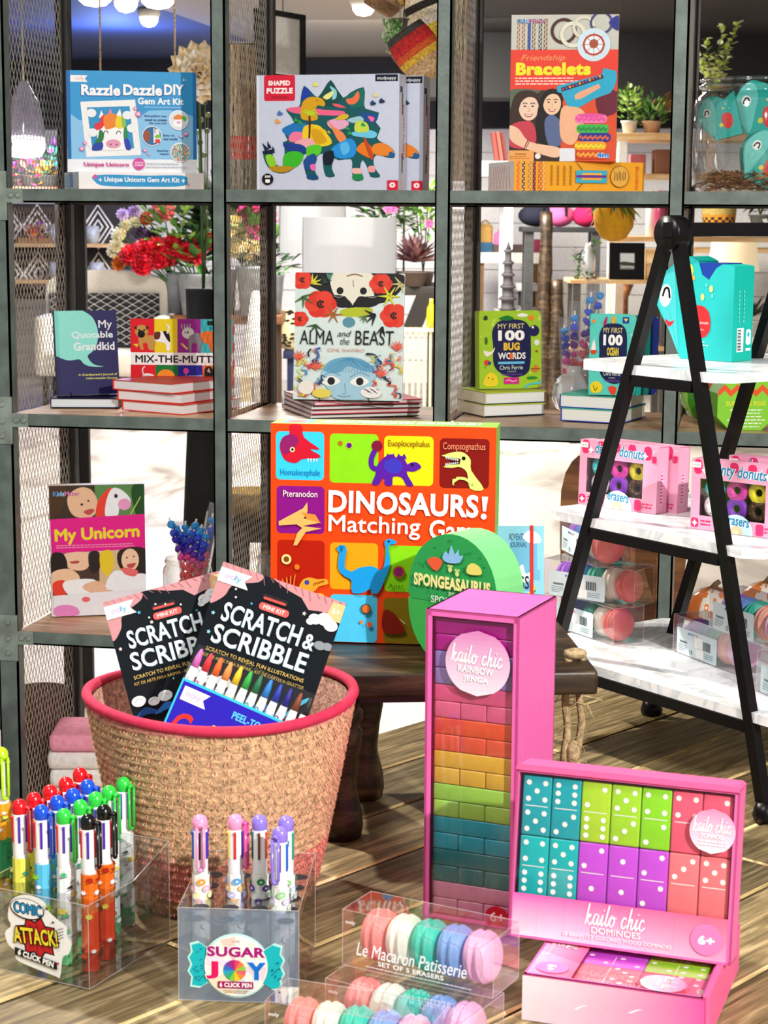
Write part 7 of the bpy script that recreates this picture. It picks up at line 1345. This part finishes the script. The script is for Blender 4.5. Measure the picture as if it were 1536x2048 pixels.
# plants on a table right of the lampshades
pt, pz = table(700, 890, 572, 6.4, .4, 'dark plant table right of the floral picture book', 'plant_table', '2a2522', '2a2522')
g = empty('agave', bm(828, 6.5, pz+.001), 'purple-brown spiky agave in a pot right of the wrapped lampshade', 'plant'); b = MB(); pot(b, .05, .05, '5a4a44'); b.build('pot', 'matte', g); b = MB()
for i in range(60): t = i*2.4; e = .1+1.3*i/60; b.leafy((0, 0, .08), (math.cos(t)*math.cos(e), math.sin(t)*math.cos(e), math.sin(e)*.9), RN.uniform(.08, .11), .02, RN.choice(('4a2a30', '6a4448', '8a6460', '3a2028')), fold=.3)
b.build('leaves', 'leaf', g)
potted(765, 6.55, pz, .045, .06, '6a6058', 'dense green plant with dark leaves behind the wrapped lampshade', .1, DK+GR, 150, .05, .02, .26); potted(845, 6.7, pz, .04, .05, '8a8078', 'leafy green plant with pale tips rising above the agave', .09, GR+LG, 170, .05, .016, .27)
g = empty('potted_flowers', bm(806, 6.75, pz+.001), 'red and white potted flowers right of the wrapped lampshade', 'plant'); b = MB(); pot(b, .04, .05, '7a6a5c'); b.build('pot', 'matte', g); b = MB(); leaves_in(b, (0, 0, .27), .08, 90, .05, .016, GR); [bloom(b, (RN.uniform(-.09, .09), -.07, .2+RN.random()*.13), .02, RN.choice((['e8402c'], ['f4f0f0'], ['f07ab0'])), None, 3) for _ in range(14)]; b.tube([(0, 0, .04), (0, 0, .26)], .004, 5, '3a5a2c'); b.build('foliage', 'leaf', g)
# cream slatted crate, frames, cushion
d = 5.9; z = zl(655, d); zw = zat(655, d); W = PXM(75, d); g = empty('slatted_rack', bm(800, d, 0), 'tall cream slatted wooden rack right of the floral picture book', 'rack'); 
for i in range(7): MB('d8c8a4').box(i*W/6.4, 0, .0, i*W/6.4+.008, .012, z).build('slat', 'matte', g)
b = MB('e0d0ac'); b.box(-.005, -.004, z-.012, W+.012, .1, z); b.build('top', 'matte', g)
tag(MB('1c1612').prism([(0, 0), (.06, 0), (.1, .1), (.04, .1)], 0, .012, '17120e', '2a2018').build('slate_frame', 'matte', None, bm(806, d+.03, zw+.001)), 'dark leaning slate frame on the cream slatted rack', 'picture frame')
b = MB('e8c020'); b.lathe([(.014, 0), (.016, .02), (.013, .06), (.006, .075), (.006, .09)], 14); tag(b.build('yellow_bottle', 'gloss', None, bm(862, d+.03, zw+.001)), 'small yellow bottle on the cream slatted rack', 'bottle')
st, sz = table(566, 634, 704, 7.4, .3, 'small navy stool left of the floral picture book', 'stool', '1c2448', '1c2448', cat='stool')
b = MB('e4cf9c'); b.ball((0, 0, .085), .085, 'e4cf9c', 1, .45, 1.0, 24, 16); cu = tag(b.build('cushion', 'cloth', None, bm(584, 7.5, sz+.001)), 'leopard-spotted cushion on the navy stool', 'cushion')
b = MB()
for i in range(70):
    u, v = RN.uniform(-1, 1), RN.uniform(-1, 1)
    if u*u+v*v < .85: y = -.085*.45*math.sqrt(1-u*u*.98-v*v*.98 if u*u+v*v < 1 else 0)-.0015; t = RN.random()*3; b.add([(u*.085+.008*math.cos(t+q)*(1+.5*(q > 1)), y, .085+v*.085+.006*math.sin(t+q)) for q in (0, 1.2, 2.4, 3.8, 5)], [(0, 1, 2, 3, 4)], '191210')
b.build('spots', 'cloth', cu)
lt, lz = table(470, 548, 738, 5.76, .1, 'low pale side table behind the mesh left of the floral picture book', 'side_table', 'e8e2d4', 'c8b898'); b = MB('f4f2ec'); b.lathe([(.046, 0), (.038, .08), (.016, .22), (.008, .235)], 24); tag(b.build('cone_ornament', 'matte', None, bm(512, 5.87, lz+.001)), 'white cone-shaped ornament on the low side table', 'ornament')
# console with bags, stone pagoda, branch posts
ct, cz = table(945, 1098, 503, 8.8, .5, 'white-topped wooden console with bags behind the bug-themed book', 'console_table', 'f2eee6', '8a6a48', .05)
def softbag(px, d, z, w, h, dp, col, label, group=None, handle=True):
    g = empty('bag', bm(px, d, z+.001), label, 'bag', group); b = MB(col); b.rbox(-w/2, 0, 0, w/2, dp, h, min(w, h, dp)*.28); b.build('body', 'cloth', g)
    if handle: MB(col).tube([(w*.28*math.cos(PI*i/10), dp/2, h-.005+w*.3*math.sin(PI*i/10)) for i in range(11)], .004, 6).build('handle', 'cloth', g)
    return g
def gbox(px, d, z, w, h, dp, col, label, cat='box', name='gift_box', group='boxes on the white console'): return tag(MB(col).rbox(-w/2, 0, 0, w/2, dp, h, .003).build(name, 'matte', None, bm(px, d, z+.001)), label, cat, group)
gbox(1015, 8.85, cz, .17, .035, .12, '5c4a44', 'flat grey-brown box under the pink bag'); gbox(966, 8.82, cz, .08, .045, .1, '2c5a78', 'blue box at the left of the white console'); gbox(1072, 8.82, cz, .06, .06, .08, '8c2c4c', 'maroon box at the right of the white console')
softbag(1004, 8.87, cz+.037, .085, .07, .06, 'f07ab0', 'pink bag standing on a flat box on the white console'); softbag(968, 8.95, cz, .07, .13, .06, 'e0b060', 'tan bag standing behind the blue box on the white console', None)
pd, pz2 = table(990, 1040, 618, 7.0, .14, 'small grey plinth carrying the stone pagoda', 'plinth', '8a8480', '8a8480'); g = empty('stone_pagoda', bm(1014, 7.05, pz2+.001), 'grey stone pagoda ornament behind the bug-themed book', 'ornament'); b = MB('4c484b')
zz = 0
for k in range(5): r = .034-.004*k; b.lathe([(r, zz), (r*.72, zz+.008), (r*.7, zz+.034), (r*1.02, zz+.038), (r*.9, zz+.046)], 12); zz += .044
b.lathe([(.012, zz), (.004, zz+.025), (0, zz+.04)], 10); b.build('tiers', 'matte', g)
ws, wz = table(1034, 1076, 566, 8.3, .2, 'small white shelf of dark mugs right of the stone pagoda', 'small_shelf', 'f0ece4', '3a302a', extra=(612,)); potted(1054, 8.36, wz, .022, .025, '4a3a30', 'round clipped green plant on the small white shelf', .035, GR, 60, .016, .008)
for i, (px0, y0, y1, px1) in enumerate(((1092, 424, 745, 1086), (1114, 560, 780, 1108))):
    p = at_d(px0, y0, 6.0); q = at_d(px1, y1, 6.0); q = V((q.x, q.y, 0)); b = MB(); path = [q+(p-q)*t+V((.006*math.sin(t*9+i), 0, 0)) for t in [k/14 for k in range(15)]]; b.tube([tuple(v) for v in path], [.068-.028*k/14+.004*math.sin(k*2) for k in range(15)], 10, (.2, .2, .2)); tag(b.build('branch_post', 'darkwood'), ('taller', 'shorter')[i]+' rough brown branch post behind the bug-themed book', 'wooden post', 'rough branch posts')
bs, bz = table(1040, 1205, 452, 7.6, .18, 'narrow dark steel rack holding rolled bags below the top shelf', 'steel_rack', '2c2c2e', '4a4a4a', .02, 'rack', 'black')
for px, w, c, lab in ((1072, .15, '16182c', 'navy duffel bag at the left of the steel rack'), (1118, .12, 'f06aa4', 'pink duffel bag in the middle of the steel rack'), (1172, .12, 'd81c5c', 'raspberry duffel bag at the right of the steel rack')): b = MB(c); b.ball((0, .08, .045), .045, c, w/.09, 1.3, 1, 20, 12); g = tag(b.build('duffel_bag', 'cloth', None, bm(px, 7.64, bz+.001)), lab, 'bag', 'duffel bags'); MB('17171a').tube([(.02+.046*0, .08+.06*math.cos(PI*i/8), .045+.046*math.sin(PI*i/8)) for i in range(9)], .006, 6).build('strap', 'cloth', g)
p = at_d(1228, 440, 5.4); g = empty('hanging_felt_basket', Matrix.Translation(p), 'mustard felt basket with palm fronds hanging above the black picture frame', 'basket'); b = MB('e0a018'); b.lathe([(.012, -.06), (.035, -.052), (.055, -.02), (.06, .02), (.05, .055), (.044, .055), (.05, .02)], 14); b.build('felt_body', 'cloth', g); b = MB()
for i in range(26): t = RN.uniform(0, 6.28); b.leafy((.02*math.cos(t), .02*math.sin(t)-.02, .06), (math.cos(t)*.5, math.sin(t)*.5-.4, -.7+RN.random()), RN.uniform(.06, .11), .011, RN.choice(('4a6a24', '6a8a30', '8a9a3c', '2c4a1c')))
b.build('palm_fronds', 'leaf', g); MB('6a5a40').tube([(0, 0, .05), (0, 0, 2.655-p.z)], .002, 4).build('cord', 'matte', g)
fs, fz2 = table(1138, 1345, 556, 8.45, .3, 'pale wooden shelf table carrying the black picture frame', 'shelf_table', 'pale', '55524e', .018, 'table', 'black', extra=(690,))
g = empty('picture_frame', bm(1216, 8.47, fz2+.001) @ Matrix.Rotation(-.12, 4, 'X'), 'black picture frame with a small grey landscape photo on the shelf table', 'picture frame'); w, h = PXM(70, 8.47), PXM(73, 8.47); b = MB('0b0a0a'); t = w*.29; b.box(0, 0, 0, w, .02, t); b.box(0, 0, h-t, w, .02, h); b.box(0, 0, t, t, .02, h-t); b.box(w-t, 0, t, w, .02, h-t); b.build('frame', 'black', g); a = Art(w-2*t, h-2*t, (0, 0, 100, 120), lift=-.004); a.rect(0, 0, 100, 120, 'c8ccca'); a.rect(0, 72, 100, 120, '8a8e88'); a.blob([(0, 70), (30, 62), (60, 66), (100, 72), (100, 92), (20, 90)], '3c403c'); a.line([(12, 104), (60, 98), (96, 106)], 4, 'e8e8e4'); a.build('photo', 'card', g, Matrix.Translation((t, 0, t)))
g = empty('ivy_bottle', bm(1172, 8.54, fz2+.001) @ Matrix.Scale(1.32, 4), 'glass bottle wrapped in green ivy left of the black picture frame', 'bottle'); b = MB('e4ece6'); b.lathe([(.022, 0), (.026, .01), (.026, .07), (.012, .095), (.01, .12), (.012, .122)], 18, cap=False); b.build('glass_body', 'film', g); b = MB(); [leaves_in(b, (.03*math.cos(t), .02*math.sin(t), .02+.018*k), .016, 14, .02, .012, DK+GR, 0) for k, t in enumerate((3.1, 2.6, 3.5, 3.0, 2.7, .2))]; leaves_in(b, (0, 0, .012), .045, 50, .02, .012, DK+GR, -.1, .2); b.build('ivy', 'leaf', g)
g = empty('drawer_chest', bm(1287, 8.5, fz2+.001), 'small pale wooden drawer chest right of the black picture frame', 'drawers'); w, h = PXM(44, 8.5), PXM(60, 8.5); MB((.5,)*3).box(0, 0, 0, w, .08, h, (.5,)*3).build('carcass', 'pale', g)
for k in range(2): f = MB((.7,)*3); f.rbox(.003, -.004, .004+k*h/2, w-.003, 0, h/2-.002+k*h/2, .0015, (.7,)*3); f = f.build('drawer', 'pale', g); MB('2a2420').tube([(w/2-.008, -.006, h*.25+k*h/2), (w/2, -.011, h*.22+k*h/2), (w/2+.008, -.006, h*.25+k*h/2)], .0018, 5).build('handle', 'black', f)
MB(); b = MB((.45,)*3); b.lathe([(.04, 0), (.035, .03), (.018, .08), (.016, .16), (.024, .2), (.014, .24), (.014, .5), (.03, .55)], 16, (.45,)*3); tag(b.build('turned_post', 'brown', None, bm(1246, 5.95, 0) @ Matrix.Diagonal((1, 1, zl(565, 5.95)/.55, 1))), 'turned brown wooden post below the shelf table', 'wooden post')
# lamp at the right
cb_, cbz = table(1376, 1600, 668, 6.2, .45, 'white dresser-like table under the cream table lamp', 'white_table', 'f2eee8', 'e8e4dc', .05)
MB(); g = empty('table_lamp', bm(1462, 6.4, cbz+.001), 'table lamp with a glowing cream shade right of the black ladder', 'table lamp'); r = PXM(102, 6.4)/2; z0_, z1_2 = (zat(537, 6.4)-cbz)/ks(6.4), (zat(460, 6.4)-cbz)/ks(6.4); b = MB('f6deb4'); b.lathe([(r, z0_), (r*.82, z1_2)], 36, cap=False); b.build('lampshade', 'shade', g); MB('f0ece4').lathe([(.04, 0), (.045, .02), (.02, .05), (.03, .1), (.012, .15), (.008, z0_+.04)], 18).build('base', 'gloss', g)
g = empty('spiky_plant', bm(1500, 6.3, cbz+.001), 'dark spiky potted plant in front of the cream table lamp', 'plant'); b = MB(); pot(b, .04, .05, 'e8e4dc'); b.build('pot', 'matte', g); b = MB(); [b.leafy((0, 0, .06), (math.cos(t*1.9), math.sin(t*1.9), .35+.25*(t % 3)), .11, .012, RN.choice(DK)) for t in range(24)]; b.build('leaves', 'leaf', g)
ss, ssz = table(1362, 1600, 447, 8.3, .3, 'pale wall-side shelf carrying the yellow woven basket', 'shelf_stand', 'pale', 'd8c8a8', .018, 'shelf', extra=(492,))
g = empty('woven_basket', bm(1430, 8.34, ssz+.001), 'yellow and black checked woven basket just below the top shelf', 'basket'); b = MB(); r = PXM(35, 8.3); b.lathe([(r*.9, 0)]+[(r*(.9+.12*k/8), .012*k) for k in range(9)]+[(r*.9, .09)], 28, cap=False)
for i, f in enumerate(b.f): k = i//28; b.c[i] = ('2a2018' if (i+k) % 2 and k in (1, 2, 3) else ('e0942c' if k in (1, 2, 3, 4) else 'c8b060'))
b.build('woven_body', 'straw', g)
potted(1512, 8.36, ssz, .05, .05, '7a7a74', 'dark broad-leaved plant with white patches beside the yellow basket', .09, DK+['e8ece8'], 60, .09, .035)
# wooden plant rack seen in the top right bays
rk, rz = table(1222, 1600, 265, 8.0, .35, 'tall wooden plant rack in the top right bays', 'plant_rack', 'pale', 'efeae2', .03, 'rack', 'matte', extra=(345, 470))
potted(1248, 8.05, rz, .035, .05, 'd8d4c8', 'upright pale green plant at the left of the plant rack', .055, LG, 150, .03, .014, .12, .6, sq=1.5); potted(1292, 8.05, rz, .04, .05, 'c89c78', 'bushy green plant in a clay pot on the plant rack', .07, GR+['7ab84c', '9cd068'], 190, .035, .01, .085, .6)
g = empty('leaf_bowl', bm(1322, 8.2, rz+.001), 'leaf-shaped wooden bowl on a wire stand on the plant rack', 'bowl'); b = MB((.4,)*3); q = smooth([(-.07, .12), (-.03, .1), (.05, .1), (.08, .13), (.07, .18), (.04, .165), (.02, .185), (-.02, .16), (-.05, .15)], True, 3); b.prism(q, -.03, .03, (.4,)*3); b.build('bowl', 'brown', g); b = MB('1c1816'); [b.tube([(x, 0, 0), (x*.7, 0, .105)], .002, 5) for x in (-.035, .035)]; b.build('wire_stand', 'black', g)
g = empty('eucalyptus_vase', bm(1416, 8.1, rz+.001), 'eucalyptus branches in a grey vase above the wide glass jar', 'plant'); MB('8a8a88').lathe([(.03, 0), (.045, .05), (.025, .12), (.028, .14)], 18).build('vase', 'matte', g); iv = g.matrix_world.inverted(); b = MB()
for px, py in ((1392, 90), (1412, 75), (1447, 45), (1478, 42), (1430, 110), (1398, 120), (1455, 90)):
    e = iv @ at_d(px, py, 8.1+RN.uniform(-.03, .03)); s = V((0, 0, .13)); m_ = s+(e-s)*.5+V((-.01, 0, .02)); b.tube([tuple(s), tuple(m_), tuple(e)], .002, 4, '6a7a3c')
    for k in range(20): t = .2+.8*k/20; c = s*(1-t)**2+m_*2*t*(1-t)+e*t*t; b.leafy(c, (RN.uniform(-1, 1), RN.uniform(-1, .3), RN.uniform(-.1, .8)), RN.uniform(.026, .04), .028, RN.choice(('c8d860', 'e4ec90', 'f4f8c4', 'aabc4c')))
b.build('branches', 'leaf', g)
z = zat(345, 8.0)
gbox(1322, 8.02, z, .09, .1, .12, '7a4a30', 'brown cardboard box on the second tier of the plant rack', 'box', 'cardboard_box', 'boxes on the plant rack'); gbox(1268, 8.02, z, .06, .08, .1, 'b85a5a', 'dusty red box on the second tier of the plant rack', 'box', 'cardboard_box', 'boxes on the plant rack'); gbox(1372, 8.02, z, .05, .11, .1, 'b81c2c', 'bright red box between the post and the jar on the plant rack', 'box', 'cardboard_box', 'boxes on the plant rack')
z = zat(470, 8.0)
for i, (px, c) in enumerate(((1312, 'b84a6a'), (1322, '9a2c4c'), (1296, 'f0ece8'), (1338, 'f0ece8'))): b = MB(c); b.lathe([(.022, 0), (.024, .12), (.01, .16), (.01, .19), (.012, .192)], 14); tag(b.build('bottle', 'gloss', None, bm(px, 8.03+.03*i, z+.001)), ('pink', 'plum', 'left white', 'right white')[i]+' bottle on the lowest tier of the plant rack', 'bottle', 'bottles on the plant rack')
# white counter with leaning books in the third top bay
wc, wcz = table(930, 1030, 322, 7.6, .35, 'white counter behind the bracelet kits', 'white_counter', 'f4f2ee', 'f0eeea', .06)
for i in range(3): b = MB(('8a3a30', 'a85040', '6a2a24')[i]); b.T = Matrix.Rotation(-.16, 4, 'Y'); b.box(0, 0, .002, .014, .1, .115); tag(b.build('book', 'matte', None, bm(986+i*9, 7.7, wcz+.001)), ('left', 'middle', 'right')[i]+' of the three leaning red-brown books on the white counter', 'book', 'leaning books on the counter')
# wicker pieces low at the back and a stack of towels on the bottom shelf
wst, wsz = table(452, 560, 1058, 5.6, .26, 'low dark stool carrying a wicker tray behind the second mesh column', 'low_stool', '1c1a18', '1c1a18', .06, 'stool'); b = MB('a8843c'); b.lathe([(.05, 0), (.075, .05), (.085, .085), (.08, .085), (.07, .05)], 26); tag(b.build('wicker_bowl', 'straw', None, bm(500, 5.7, wsz+.001)), 'golden wicker bowl on the low dark stool behind the mesh', 'bowl')
b = MB('4a3018'); b.lathe([(.052, 0), (.062, .2), (.066, .42), (.06, .42), (.055, .3)], 26); w_ = tag(b.build('tall_wicker_basket', 'straw', None, bm(66, 4.15, 0)), 'tall dark wicker basket on the floor behind the left mesh', 'basket'); w_.scale = (1, 1, zat(1412, 4.15)/.42)
z = .1605; p = on_y(172, 1560, .16)
for k in range(2, 6): c = ('f4efe8', 'f0e8e2', 'f6d8dc', 'f4efe8', 'efe6e0', 'f09ab0')[k]; b = MB(c); b.rbox(-.07, -.08, 0, .07, .08, .038, .012); tag(b.build('folded_towel', 'cloth', None, Matrix.Translation((p.x+.004*(k % 2), p.y, z+(k-2)*.0385)) @ Matrix.Rotation(.2, 4, 'Z')), ('', '', 'lowest', 'second', 'third', 'topmost pink')[k]+' folded towel from the bottom of the stack left of the straw basket', 'towel', 'folded towels on the bottom shelf')
